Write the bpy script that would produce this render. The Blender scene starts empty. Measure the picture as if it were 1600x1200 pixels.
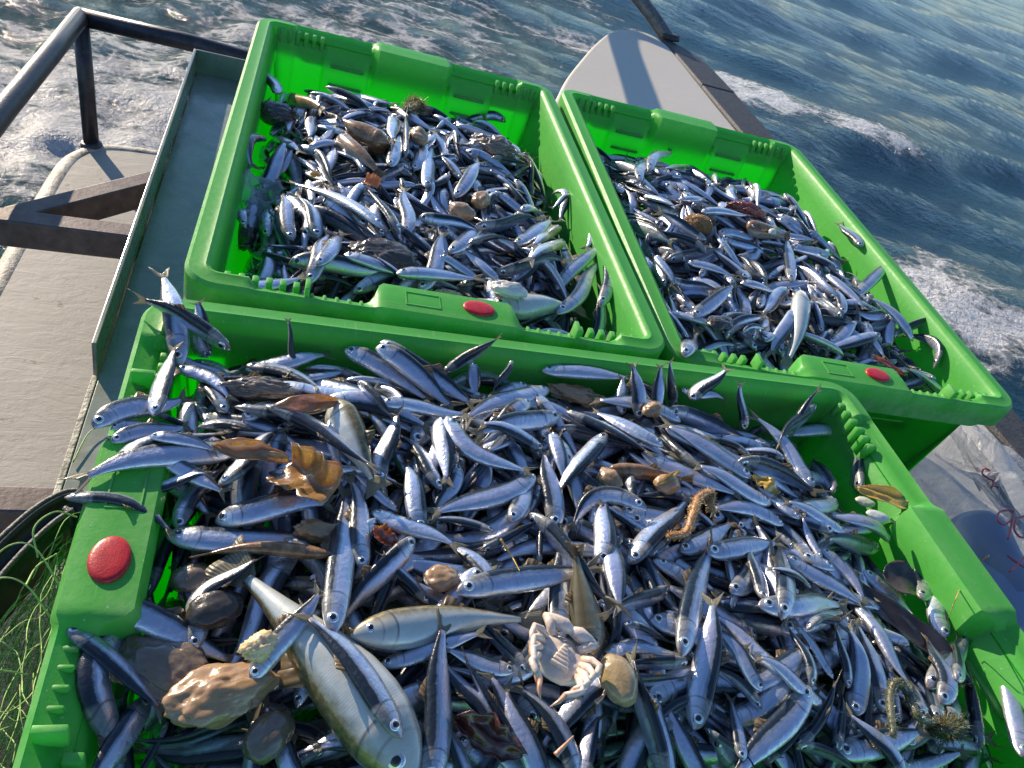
import bpy, bmesh, math, random
import numpy as np
from mathutils import Vector, Matrix, noise as mnoise
R = math.radians
random.seed(5)
nrng = np.random.default_rng(11)
scene = bpy.context.scene
C = scene.collection

# ------------------------------------------------------------------ camera
cam_data = bpy.data.cameras.new('camera')
cam_data.sensor_width = 36.0
cam_data.lens = 1225.66 / 1600 * 36
cam_data.clip_start = 0.02
cam_data.clip_end = 6000
cam = bpy.data.objects.new('camera', cam_data)
C.objects.link(cam)
ROT = [[0.943509, -0.10314, -0.314885], [-0.168893, 0.6679, -0.724834], [0.285071, 0.73707, 0.61275]]
CAMP = [0.09821, -0.63936, 0.47749]
cam.matrix_world = Matrix(((ROT[0][0], ROT[0][1], ROT[0][2], CAMP[0]),
                           (ROT[1][0], ROT[1][1], ROT[1][2], CAMP[1]),
                           (ROT[2][0], ROT[2][1], ROT[2][2], CAMP[2]), (0, 0, 0, 1)))
scene.camera = cam

# ------------------------------------------------------------------ sky, sun, exposure
SUN_ELEV = R(18)
SUN_DIR = Vector((-0.515, 0.857, 0)).normalized()          # horizontal direction towards the sun
world = bpy.data.worlds.new('World')
scene.world = world
world.use_nodes = True
wn = world.node_tree
sky = wn.nodes.new('ShaderNodeTexSky')
sky.sky_type = 'NISHITA'
sky.sun_disc = False
sky.ozone_density = 2.0
sky.dust_density = 0.3
sky.altitude = 1500
sky.sun_elevation = SUN_ELEV
sky.sun_rotation = math.atan2(SUN_DIR.x, SUN_DIR.y)
bg = wn.nodes['Background']
bg.inputs['Strength'].default_value = 0.12
tint = wn.nodes.new('ShaderNodeVectorMath'); tint.operation = 'MULTIPLY'
tint.inputs[1].default_value = (0.91, 1.0, 1.11)
wn.links.new(sky.outputs['Color'], tint.inputs[0])
wn.links.new(tint.outputs[0], bg.inputs['Color'])
sun_data = bpy.data.lights.new('sun', 'SUN')
sun_data.energy = 5.0
sun_data.angle = R(0.53)
sun_data.color = (1.0, 0.84, 0.64)
sun = bpy.data.objects.new('sun', sun_data)
C.objects.link(sun)
to_sun = Vector((SUN_DIR.x * math.cos(SUN_ELEV), SUN_DIR.y * math.cos(SUN_ELEV), math.sin(SUN_ELEV)))
sun.rotation_euler = to_sun.to_track_quat('Z', 'Y').to_euler()
scene.view_settings.view_transform = 'Standard'
scene.view_settings.look = 'None'
scene.view_settings.gamma = 1
scene.view_settings.use_curve_mapping = False
scene.view_settings.exposure = 0.74
scene.render.engine = 'CYCLES'

# ------------------------------------------------------------------ node helpers
class NT:
    def __init__(s, name):
        s.m = bpy.data.materials.new(name)
        s.m.use_nodes = True
        s.t = s.m.node_tree
        s.b = s.t.nodes['Principled BSDF']
        s.out = s.t.nodes['Material Output']
    def n(s, typ, **kw):
        x = s.t.nodes.new(typ)
        for k, v in kw.items():
            setattr(x, k, v)
        return x
    def l(s, a, b):
        s.t.links.new(a, b)
    def coord(s, out='Object', scale=(1, 1, 1), rot=(0, 0, 0)):
        tc = s.n('ShaderNodeTexCoord')
        mp = s.n('ShaderNodeMapping')
        mp.inputs['Scale'].default_value = scale
        mp.inputs['Rotation'].default_value = rot
        s.l(tc.outputs[out], mp.inputs['Vector'])
        return mp.outputs['Vector']
    def noise(s, vec, scale, detail=4, rough=0.55, dist=0.0):
        x = s.n('ShaderNodeTexNoise')
        x.inputs['Scale'].default_value = scale
        x.inputs['Detail'].default_value = detail
        x.inputs['Roughness'].default_value = rough
        x.inputs['Distortion'].default_value = dist
        if vec is not None:
            s.l(vec, x.inputs['Vector'])
        return x.outputs['Fac']
    def ramp(s, fac, stops, interp='LINEAR'):
        x = s.n('ShaderNodeValToRGB')
        cr = x.color_ramp
        cr.interpolation = interp
        while len(cr.elements) < len(stops):
            cr.elements.new(0.5)
        for e, (p, c) in zip(cr.elements, stops):
            e.position = p
            e.color = (c, c, c, 1) if isinstance(c, (int, float)) else (*c, 1)
        s.l(fac, x.inputs['Fac'])
        return x.outputs['Color']
    def math(s, op, a, b=None, c=None, clamp=False):
        x = s.n('ShaderNodeMath', operation=op, use_clamp=clamp)
        for i, v in enumerate((a, b, c)):
            if v is None:
                continue
            if isinstance(v, (int, float)):
                x.inputs[i].default_value = v
            else:
                s.l(v, x.inputs[i])
        return x.outputs[0]
    def mix(s, fac, a, b, blend='MIX'):
        x = s.n('ShaderNodeMix', data_type='RGBA', blend_type=blend)
        for nm, v in (('Factor', fac), ('A', a), ('B', b)):
            sock = [i for i in x.inputs if i.name == nm and (i.type == 'VALUE' if nm == 'Factor' else i.type == 'RGBA')][0]
            if isinstance(v, (int, float)):
                sock.default_value = v if nm == 'Factor' else (v, v, v, 1)
            elif isinstance(v, tuple):
                sock.default_value = (*v, 1)
            else:
                s.l(v, sock)
        return [o for o in x.outputs if o.type == 'RGBA'][0]
    def bump(s, h, strength=0.3, dist=0.001, normal=None):
        x = s.n('ShaderNodeBump')
        x.inputs['Strength'].default_value = strength
        x.inputs['Distance'].default_value = dist
        s.l(h, x.inputs['Height'])
        if normal is not None:
            s.l(normal, x.inputs['Normal'])
        return x.outputs['Normal']
    def set(s, **kw):
        for k, v in kw.items():
            sock = s.b.inputs[k.replace('_', ' ')]
            if isinstance(v, (int, float)):
                sock.default_value = v
            elif isinstance(v, tuple):
                sock.default_value = (*v, 1) if len(v) == 3 and sock.type == 'RGBA' else v
            else:
                s.l(v, sock)
        return s.m

def smooth(me, on=True):
    me.polygons.foreach_set('use_smooth', [on] * len(me.polygons))

def mesh_obj(name, verts, faces, mats, parent=None, sm=True, midx=None):
    me = bpy.data.meshes.new(name)
    me.from_pydata([tuple(v) for v in verts], [], [tuple(f) for f in faces])
    for m in (mats if isinstance(mats, (list, tuple)) else [mats]):
        me.materials.append(m)
    if midx is not None:
        me.polygons.foreach_set('material_index', midx)
    smooth(me, sm)
    o = bpy.data.objects.new(name, me)
    C.objects.link(o)
    if parent is not None:
        o.parent = parent
    return o

def bm_obj(name, bm, mat, parent=None, sm=False):
    me = bpy.data.meshes.new(name)
    bm.to_mesh(me)
    bm.free()
    for m in (mat if isinstance(mat, (list, tuple)) else [mat]):
        me.materials.append(m)
    smooth(me, sm)
    o = bpy.data.objects.new(name, me)
    C.objects.link(o)
    if parent is not None:
        o.parent = parent
    return o

def empty(name, loc=(0, 0, 0), rot=(0, 0, 0)):
    o = bpy.data.objects.new(name, None)
    o.empty_display_size = 0.02
    C.objects.link(o)
    o.location = loc
    o.rotation_euler = rot
    return o

def tag(o, label=None, cat=None, group=None, kind=None):
    if label: o['label'] = label
    if cat: o['category'] = cat
    if group: o['group'] = group
    if kind: o['kind'] = kind
    return o

def box_bm(x0, x1, y0, y1, z0, z1, bevel=0.0, bm=None):
    bm = bm or bmesh.new()
    r = bmesh.ops.create_cube(bm, size=1, matrix=Matrix.LocRotScale(
        Vector(((x0 + x1) / 2, (y0 + y1) / 2, (z0 + z1) / 2)), None, Vector((x1 - x0, y1 - y0, z1 - z0))))
    if bevel:
        es = list({e for v in r['verts'] for e in v.link_edges})
        bmesh.ops.bevel(bm, geom=es, offset=bevel, segments=2, affect='EDGES', profile=0.5)
    return bm

def tube_mesh(paths, radius, seg=8, closed_ends=True):
    """paths: list of (points, radius or list)"""
    V, F = [], []
    for pts, rad in paths:
        P = [Vector(q) for q in pts]
        n = len(P)
        base = len(V)
        up = Vector((0.13, 0.21, 0.97)).normalized()
        for i, q in enumerate(P):
            t = (P[min(i + 1, n - 1)] - P[max(i - 1, 0)])
            if t.length < 1e-9: t = Vector((0, 0, 1))
            t.normalize()
            a = up - t * up.dot(t)
            if a.length < 0.05:
                a = Vector((1, 0, 0)) - t * t.x
            a.normalize()
            b = t.cross(a)
            rr = rad[i] if isinstance(rad, (list, tuple)) else rad
            for k in range(seg):
                an = 2 * math.pi * k / seg
                V.append(q + (a * math.cos(an) + b * math.sin(an)) * rr)
        for i in range(n - 1):
            for k in range(seg):
                a0 = base + i * seg + k; a1 = base + i * seg + (k + 1) % seg
                F.append((a0, a1, a1 + seg, a0 + seg))
        if closed_ends:
            F.append(tuple(base + k for k in reversed(range(seg))))
            F.append(tuple(base + (n - 1) * seg + k for k in range(seg)))
    return V, F

def tube(name, pts, rad, mat, parent=None, seg=12):
    V, F = tube_mesh([(pts, rad)], rad, seg)
    return mesh_obj(name, V, F, mat, parent)

def catmull(pts, n=8):
    P = [Vector(p) for p in pts]
    P = [P[0] * 2 - P[1]] + P + [P[-1] * 2 - P[-2]]
    out = []
    for i in range(1, len(P) - 2):
        for k in range(n):
            t = k / n
            a, b, c, d = P[i - 1], P[i], P[i + 1], P[i + 2]
            out.append(0.5 * ((2 * b) + (c - a) * t + (2 * a - 5 * b + 4 * c - d) * t * t + (3 * b - a - 3 * c + d) * t ** 3))
    out.append(P[-2])
    return out

# ------------------------------------------------------------------ materials
def mat_green(name='green_plastic', through=0.30):
    m = NT(name)
    v = m.coord()
    n1 = m.noise(v, 9, 5, 0.6)
    n2 = m.noise(v, 160, 3, 0.7)
    sc = m.coord(scale=(400, 22, 90), rot=(0.2, 0.1, 0.5))
    n3 = m.noise(sc, 1.0, 2, 0.5)
    scr = m.ramp(n3, [(0.66, 0.0), (0.74, 1.0)])
    pat = m.ramp(m.noise(v, 14, 3, 0.5), [(0.42, 0.0), (0.62, 1.0)])
    sfac = m.math('MULTIPLY', scr, pat)
    col = m.mix(n1, (0.068, 0.35, 0.056), (0.105, 0.455, 0.075))
    col = m.mix(m.math('MULTIPLY', sfac, 0.5), col, (0.36, 0.56, 0.28))
    dirt = m.ramp(m.noise(v, 55, 6, 0.7), [(0.63, 0.0), (0.74, 1.0)])
    col = m.mix(m.math('MULTIPLY', dirt, 0.35), col, (0.10, 0.13, 0.06))
    fl_ = m.ramp(m.noise(v, 330, 2, 0.5), [(0.735, 0.0), (0.76, 1.0)])
    col = m.mix(m.math('MULTIPLY', fl_, 0.7), col, (0.55, 0.62, 0.55))
    geo = m.n('ShaderNodeNewGeometry')
    wear = m.math('MULTIPLY', m.ramp(geo.outputs['Pointiness'], [(0.52, 0.0), (0.60, 1.0)]), m.ramp(m.noise(v, 45, 4, 0.7), [(0.35, 0.0), (0.6, 1.0)]))
    col = m.mix(m.math('MULTIPLY', wear, 0.5), col, (0.36, 0.55, 0.26))
    rough = m.ramp(n2, [(0.3, 0.34), (0.7, 0.52)])
    bmp = m.bump(m.math('ADD', m.math('MULTIPLY', n2, 0.5), m.math('MULTIPLY', m.noise(v, 35, 3), 1.0)), 0.35, 0.0012)
    bmp = m.bump(sfac, -0.4, 0.0004, bmp)
    m.set(Base_Color=col, Roughness=rough, Normal=bmp, IOR=1.45)
    m.b.inputs['Specular IOR Level'].default_value = 0.4
    # thin moulded polythene lets light through
    tr = m.n('ShaderNodeBsdfTranslucent')
    m.l(m.mix(0.8, col, (0.04, 0.97, 0.03)), tr.inputs['Color'])
    mx = m.n('ShaderNodeMixShader')
    mx.inputs[0].default_value = through
    m.l(m.b.outputs[0], mx.inputs[1]); m.l(tr.outputs[0], mx.inputs[2])
    m.l(mx.outputs[0], m.out.inputs['Surface'])
    return m.m

def mat_simple(name, col, rough=0.5, metal=0.0, nscale=30, var=0.25, bump=0.3, bdist=0.001, coat=0.0, spec=0.5):
    m = NT(name)
    v = m.coord()
    n = m.noise(v, nscale, 6, 0.6)
    c0 = tuple(max(0, x * (1 - var)) for x in col); c1 = tuple(min(1, x * (1 + var)) for x in col)
    m.set(Base_Color=m.mix(m.ramp(n, [(0.3, 0.0), (0.7, 1.0)]), c0, c1), Roughness=rough, Metallic=metal,
          Normal=m.bump(m.noise(v, nscale * 3, 5, 0.6), bump, bdist), Coat_Weight=coat, Coat_Roughness=0.12)
    m.b.inputs['Specular IOR Level'].default_value = spec
    return m.m

def mat_deck():
    m = NT('painted_deck')
    v = m.coord()
    brush = m.noise(m.coord(scale=(16, 34, 14), rot=(0, 0, 0.25)), 1.0, 5, 0.65, 0.6)
    fine = m.noise(v, 90, 5, 0.7)
    big = m.noise(v, 2.2, 4, 0.5)
    col = m.mix(m.ramp(big, [(0.3, 0.0), (0.7, 1.0)]), (0.27, 0.25, 0.215), (0.35, 0.325, 0.28))
    spot = m.ramp(m.noise(v, 24, 5, 0.6), [(0.645, 0.0), (0.68, 1.0)])
    col = m.mix(m.math('MULTIPLY', spot, 0.75), col, (0.13, 0.09, 0.06))
    light = m.ramp(m.noise(m.coord(scale=(9, 30, 9)), 1, 4, 0.6), [(0.62, 0.0), (0.72, 1.0)])
    col = m.mix(m.math('MULTIPLY', light, 0.3), col, (0.52, 0.49, 0.44))
    h = m.math('ADD', m.math('MULTIPLY', brush, 1.0), m.math('MULTIPLY', fine, 0.25))
    sx = m.n('ShaderNodeSeparateXYZ'); m.l(v, sx.inputs[0])
    stb = m.math('GREATER_THAN', sx.outputs[0], 0.5)
    col = m.mix(stb, col, m.mix(0.6, col, (0.62, 0.58, 0.50)))
    return m.set(Base_Color=col, Roughness=0.62, Normal=m.bump(h, 0.55, 0.0025))

def mat_tray():
    m = NT('tray_paint')
    v = m.coord()
    big = m.noise(v, 11, 6, 0.65, 0.8)
    col = m.mix(m.ramp(big, [(0.35, 0.0), (0.65, 1.0)]), (0.18, 0.20, 0.165), (0.27, 0.29, 0.25))
    rust = m.ramp(m.noise(v, 21, 7, 0.7), [(0.62, 0.0), (0.72, 1.0)])
    col = m.mix(m.math('MULTIPLY', rust, 0.6), col, (0.075, 0.055, 0.03))
    rough = m.ramp(m.noise(v, 11, 5, 0.6), [(0.35, 0.12), (0.65, 0.42)])
    return m.set(Base_Color=col, Roughness=rough, Normal=m.bump(m.noise(v, 40, 5), 0.35, 0.0015))

def mat_fish(kind):
    m = NT(kind + '_skin')
    at = m.n('ShaderNodeAttribute', attribute_name='sd')
    sp = m.n('ShaderNodeSeparateXYZ')
    m.l(at.outputs['Vector'], sp.inputs[0])
    s, d, rnd = sp.outputs[0], sp.outputs[1], sp.outputs[2]
    v = m.coord()
    nz = m.noise(v, 160, 3, 0.6)
    nb = m.noise(v, 45, 3, 0.55)
    dd = m.math('ADD', d, m.math('MULTIPLY', m.math('SUBTRACT', nz, 0.5), 0.28))
    dd = m.math('MULTIPLY_ADD', dd, 0.5, 0.5)
    hue = m.n('ShaderNodeMath', operation='FRACT'); m.l(m.math('MULTIPLY', rnd, 7.31), hue.inputs[0])
    head = m.ramp(s, [(0.0, 1.0), (0.19, 1.0), (0.215, 0.0)])
    gillx = m.math('ADD', s, m.math('MULTIPLY', m.math('MULTIPLY', d, d), 0.035))
    gill = m.ramp(gillx, [(0.196, 0.0), (0.206, 1.0), (0.213, 0.0)])
    gill2 = m.ramp(gillx, [(0.132, 0.0), (0.139, 1.0), (0.146, 0.0)])
    mouth = m.ramp(s, [(0.0, 1.0), (0.035, 0.0)])
    if kind == 'sprat':
        flank = m.mix(m.ramp(nb, [(0.35, 0.0), (0.65, 1.0)]), (0.46, 0.53, 0.68), (0.64, 0.65, 0.74))
        flank = m.mix(m.math('MULTIPLY', hue.outputs[0], 0.3), flank, (0.62, 0.50, 0.62))
        flank = m.mix(m.ramp(m.noise(v, 26, 2, 0.5), [(0.55, 0.0), (0.75, 0.5)]), flank, (0.30, 0.56, 0.66))
        back = m.mix(hue.outputs[0], (0.006, 0.014, 0.026), (0.018, 0.026, 0.036))
        c = m.mix(m.ramp(dd, [(0.60, 0.0), (0.67, 0.5), (0.74, 1.0)]), flank, back)
        # blue green band between back and flank
        c = m.mix(m.math('MULTIPLY', m.ramp(dd, [(0.58, 0.0), (0.64, 1.0), (0.71, 0.0)]), 0.45), c, (0.10, 0.24, 0.30))
        c = m.mix(m.math('MULTIPLY', m.ramp(dd, [(0.0, 1.0), (0.12, 1.0), (0.22, 0.0)]), 0.6), c, (0.75, 0.76, 0.76))
        spots = m.ramp(m.noise(v, 420, 3, 0.6), [(0.60, 0.0), (0.68, 1.0)])
        hs = m.math('MULTIPLY', m.math('MULTIPLY', spots, m.math('MULTIPLY_ADD', head, 0.75, 0.10)), m.ramp(dd, [(0.35, 0.0), (0.6, 1.0)]))
        c = m.mix(hs, c, (0.03, 0.035, 0.05))
        c = m.mix(m.math('MULTIPLY', m.math('MULTIPLY', head, m.noise(v, 90, 3)), 0.55), c, (0.66, 0.66, 0.62))
        c = m.mix(m.math('MULTIPLY', mouth, 0.55), c, (0.30, 0.16, 0.10))
        tail = m.ramp(s, [(0.82, 0.0), (0.90, 1.0)])
        c = m.mix(m.math('MULTIPLY', tail, 0.4), c, (0.42, 0.30, 0.32))
        metal = m.ramp(dd, [(0.60, 0.78), (0.74, 0.10)])
        met = m.math('MULTIPLY', metal, 1.0)
        rough = m.math('MULTIPLY_ADD', m.noise(v, 220, 3), 0.22, 0.20)
    elif kind == 'whiting':
        fl = m.mix(m.ramp(nb, [(0.3, 0.0), (0.7, 1.0)]), (0.48, 0.52, 0.48), (0.66, 0.67, 0.61))
        sp_ = m.mix(m.ramp(m.noise(v, 240, 4, 0.7), [(0.45, 0.0), (0.6, 1.0)]), (0.15, 0.12, 0.055), (0.24, 0.20, 0.10))
        c = m.mix(m.ramp(dd, [(0.68, 0.0), (0.86, 1.0)]), fl, sp_)
        c = m.mix(m.math('MULTIPLY', m.math('MULTIPLY', head, m.noise(v, 60, 3)), 0.5), c, (0.34, 0.27, 0.14))
        met = 0.35; rough = m.math('MULTIPLY_ADD', m.noise(v, 220, 3), 0.2, 0.2)
    elif kind == 'pout':
        fl = m.mix(m.ramp(nb, [(0.3, 0.0), (0.7, 1.0)]), (0.30, 0.24, 0.12), (0.46, 0.41, 0.27))
        c = m.mix(m.ramp(dd, [(0.55, 0.0), (0.85, 1.0)]), fl, (0.12, 0.10, 0.05))
        c = m.mix(m.math('MULTIPLY', mouth, 0.7), c, (0.45, 0.26, 0.12))
        met = 0.3; rough = 0.25
    else:
        st = m.ramp(m.noise(m.coord(scale=(1, 1, 1)), 130, 4, 0.65), [(0.4, 0.0), (0.65, 1.0)])
        c = m.mix(st, (0.17, 0.085, 0.035), (0.34, 0.20, 0.10))
        c = m.mix(m.ramp(dd, [(0.0, 0.7), (0.3, 0.0)]), c, (0.50, 0.42, 0.33))
        met = 0.1; rough = 0.25
    g = m.math('MAXIMUM', gill, m.math('MULTIPLY', gill2, 0.6))
    g = m.math('MULTIPLY', g, m.ramp(dd, [(0.1, 0.3), (0.4, 1.0)]))
    c = m.mix(m.math('MULTIPLY', g, 0.8), c, (0.03, 0.03, 0.045))
    # scale rows
    wv = m.n('ShaderNodeTexWave', wave_type='BANDS', bands_direction='X')
    cb = m.n('ShaderNodeCombineXYZ'); m.l(s, cb.inputs[0]); m.l(m.math('MULTIPLY', d, 0.02), cb.inputs[1])
    m.l(cb.outputs[0], wv.inputs['Vector']); wv.inputs['Scale'].default_value = 34.0; wv.inputs['Distortion'].default_value = 2.0
    vor = m.n('ShaderNodeTexVoronoi'); cb2 = m.n('ShaderNodeCombineXYZ')
    m.l(m.math('MULTIPLY', s, 46), cb2.inputs[0]); m.l(m.math('MULTIPLY', d, 6), cb2.inputs[1]); m.l(m.math('MULTIPLY', rnd, 50), cb2.inputs[2])
    m.l(cb2.outputs[0], vor.inputs['Vector']); vor.inputs['Scale'].default_value = 1.0
    body = m.math('SUBTRACT', 1.0, head)
    h = m.math('MULTIPLY', m.math('ADD', m.math('MULTIPLY', wv.outputs['Fac'], 0.35), m.math('MULTIPLY', vor.outputs['Distance'], 0.8)), m.math('MULTIPLY', body, m.ramp(m.noise(v, 30, 2), [(0.4, 0.15), (0.65, 1.0)])))
    b1 = m.bump(h, 0.3, 0.0003)
    b2 = m.bump(m.math('ADD', m.noise(v, 300, 4, 0.65), m.math('MULTIPLY', m.noise(v, 70, 2), 2.0)), 0.4, 0.0012, b1)
    if kind != 'sprat': b2 = m.bump(m.noise(v, 200, 3, 0.6), 0.12, 0.0006, b1)
    b3 = m.bump(g, -0.6, 0.0006, b2)
    m.set(Base_Color=c, Metallic=met, Roughness=rough, Normal=b3, Coat_Weight=0.55, Coat_Roughness=0.09, Coat_IOR=1.36)
    return m.m

def mat_fin(col=(0.45, 0.42, 0.30), alpha=0.75):
    m = NT('fin_membrane')
    at = m.n('ShaderNodeAttribute', attribute_name='sd')
    sp = m.n('ShaderNodeSeparateXYZ'); m.l(at.outputs['Vector'], sp.inputs[0])
    ray = m.math('SINE', m.math('MULTIPLY', sp.outputs[1], 42.0))
    c = m.mix(m.math('MULTIPLY_ADD', ray, 0.5, 0.5), tuple(x * 0.45 for x in col), col)
    m.set(Base_Color=c, Roughness=0.35, Normal=m.bump(ray, 0.6, 0.0004), Coat_Weight=0.4)
    tr = m.n('ShaderNodeBsdfTranslucent'); m.l(c, tr.inputs['Color'])
    mx = m.n('ShaderNodeMixShader'); mx.inputs[0].default_value = 0.4
    m.l(m.b.outputs[0], mx.inputs[1]); m.l(tr.outputs[0], mx.inputs[2])
    tp = m.n('ShaderNodeBsdfTransparent')
    mx2 = m.n('ShaderNodeMixShader'); m.l(m.math('MULTIPLY_ADD', ray, 0.13, 0.17), mx2.inputs[0])
    m.l(mx.outputs[0], mx2.inputs[1]); m.l(tp.outputs[0], mx2.inputs[2])
    m.l(mx2.outputs[0], m.out.inputs['Surface'])
    return m.m

def mat_jelly(name, col, col2, trans=0.25, bump=0.6, scale=60, coat=0.9):
    m = NT(name)
    v = m.coord()
    n = m.noise(v, scale, 5, 0.6)
    c = m.mix(m.ramp(n, [(0.3, 0.0), (0.7, 1.0)]), col, col2)
    c = m.mix(m.math('MULTIPLY', m.ramp(m.noise(v, scale * 5, 3, 0.7), [(0.6, 0.0), (0.75, 1.0)]), 0.5), c, tuple(x * 0.3 for x in col))
    m.set(Base_Color=c, Roughness=0.26, Coat_Weight=coat, Coat_Roughness=0.05,
          Normal=m.bump(m.math('ADD', m.noise(v, scale * 6, 5, 0.65), m.noise(v, scale * 1.5, 3)), bump, 0.0012))
    m.set(Subsurface_Weight=trans, Subsurface_Scale=0.006)
    m.b.inputs['Subsurface Radius'].default_value = (1.0, 0.5, 0.2)
    return m.m

def mat_water():
    m = NT('sea_water')
    v = m.coord()
    at = m.n('ShaderNodeAttribute', attribute_name='foam')
    sp = m.n('ShaderNodeSeparateXYZ'); m.l(at.outputs['Vector'], sp.inputs[0])
    region, wake = sp.outputs[0], sp.outputs[1]
    vs = m.coord(scale=(1.0, 1.0, 1.0))
    wrp = m.noise(m.coord(scale=(2.6, 6.0, 1), rot=(0, 0, R(22))), 1.0, 9, 0.7, 0.7)
    fine = m.noise(v, 17.0, 7, 0.72, 0.4)
    wv_ = m.n('ShaderNodeVectorMath', operation='MULTIPLY_ADD')
    nz_ = m.n('ShaderNodeTexNoise'); nz_.inputs['Scale'].default_value = 3.0; nz_.inputs['Detail'].default_value = 5; m.l(v, nz_.inputs['Vector'])
    m.l(nz_.outputs['Color'], wv_.inputs[0]); wv_.inputs[1].default_value = (0.35, 0.35, 0); m.l(v, wv_.inputs[2])
    def lace(sc):
        vo = m.n('ShaderNodeTexVoronoi', feature='DISTANCE_TO_EDGE'); vo.inputs['Scale'].default_value = sc
        m.l(wv_.outputs[0], vo.inputs['Vector'])
        return m.ramp(vo.outputs['Distance'], [(0.0, 1.0), (0.10, 0.45), (0.35, 0.0)])
    lc = m.math('ADD', m.math('MULTIPLY', lace(3.2), 0.6), m.math('MULTIPLY', lace(11.0), 0.4))
    fac = m.math('ADD', m.math('ADD', m.math('MULTIPLY', wrp, 0.62), m.math('MULTIPLY', fine, 0.28)), m.math('MULTIPLY', lc, 0.16))
    th = m.math('MULTIPLY_ADD', region, -0.42, 0.82)
    foam = m.math('MULTIPLY', m.math('SUBTRACT', fac, th), 9.0, clamp=True)
    veil = m.math('MULTIPLY', m.math('SUBTRACT', fac, m.math('SUBTRACT', th, 0.12)), 3.0, clamp=True)
    deep = m.mix(m.ramp(m.noise(v, 0.35, 3), [(0.35, 0.0), (0.65, 1.0)]), (0.002, 0.028, 0.056), (0.004, 0.046, 0.070))
    deep = m.mix(wake, deep, (0.026, 0.095, 0.100))
    deep = m.mix(m.math('MULTIPLY', veil, 0.55), deep, (0.10, 0.22, 0.225))
    c = m.mix(foam, deep, (0.90, 0.89, 0.87))
    rough = m.math('MULTIPLY_ADD', foam, 0.28, 0.07)
    # ripples
    r1 = m.noise(m.coord(scale=(5.5, 7.0, 1), rot=(0, 0, R(20))), 1.0, 7, 0.66, 0.3)
    r2 = m.noise(m.coord(scale=(15, 19, 1), rot=(0, 0, R(25))), 1.0, 5, 0.65, 0.4)
    r3 = m.noise(v, 48.0, 4, 0.7, 0.5)
    b1 = m.bump(r1, 0.6, 0.075)
    b2 = m.bump(r2, 0.8, 0.028, b1)
    x = m.n('ShaderNodeBump'); x.inputs['Distance'].default_value = 0.050
    m.l(m.math('MULTIPLY_ADD', wake, 1.0, 0.16, clamp=True), x.inputs['Strength']); m.l(r3, x.inputs['Height']); m.l(b2, x.inputs['Normal'])
    bub = m.n('ShaderNodeTexVoronoi'); bub.inputs['Scale'].default_value = 38.0; m.l(v, bub.inputs['Vector'])
    lum = m.noise(v, 9.0, 6, 0.7)
    hgt = m.math('ADD', m.math('MULTIPLY', lum, 2.2), m.math('MULTIPLY', bub.outputs['Distance'], -0.15))
    b4 = m.bump(m.math('MULTIPLY', hgt, m.math('ADD', foam, m.math('MULTIPLY', wake, 0.35))), 0.9, 0.075, x.outputs['Normal'])
    m.set(Base_Color=c, Roughness=rough, Normal=b4, IOR=1.333)
    m.b.inputs['Specular IOR Level'].default_value = 0.34
    return m.m

M_GREEN = mat_green()
M_GREEN_OUT = mat_green('green_plastic_outside', 0.88)
M_RED = mat_simple('red_badge', (0.42, 0.012, 0.015), 0.35, 0, 220, 0.25, 0.35, 0.0006)
M_DECK = mat_deck()
M_TRAY = mat_tray()
M_RUBBER = mat_simple('black_rubber', (0.028, 0.027, 0.030), 0.6, 0, 40, 0.6, 0.9, 0.004)
M_RAIL = mat_simple('rail_steel', (0.045, 0.043, 0.052), 0.42, 0.5, 60, 0.4, 0.5, 0.0015)
M_RAILG = mat_simple('grey_rail', (0.16, 0.15, 0.14), 0.4, 0.4, 60, 0.4, 0.5, 0.0015)
M_BAR = mat_simple('weathered_bar', (0.115, 0.090, 0.085), 0.5, 0.3, 45, 0.4, 0.5, 0.001)
M_HULL = mat_simple('hull_paint', (0.06, 0.07, 0.08), 0.5, 0, 8, 0.3)
M_CHIP = mat_simple('chipped_white_edge', (0.40, 0.36, 0.29), 0.6, 0, 45, 0.6, 0.8, 0.003)
M_SPRAT = mat_fish('sprat')
M_WHITING = mat_fish('whiting')
M_POUT = mat_fish('pout')
M_GOBY = mat_fish('goby')
M_FIN = mat_fin()
M_FIN2 = mat_fin((0.30, 0.22, 0.12))
M_IRIS = mat_simple('eye_iris', (0.70, 0.72, 0.74), 0.22, 0.75, 900, 0.25, 0.2, 0.0002, 1.0)
M_PUPIL = mat_simple('eye_pupil', (0.004, 0.004, 0.008), 0.06, 0, 30, 0.1, 0.0, 0.0001, 1.0)
M_NET = mat_simple('green_twine', (0.40, 0.55, 0.18), 0.5, 0, 200, 0.35)
M_TUB = mat_simple('black_tub', (0.012, 0.016, 0.014), 0.42, 0, 30, 0.5, 0.4, 0.002)
M_TUBRIM = mat_simple('worn_tub_edge', (0.085, 0.078, 0.072), 0.5, 0, 90, 0.5, 0.7, 0.002)

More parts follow.
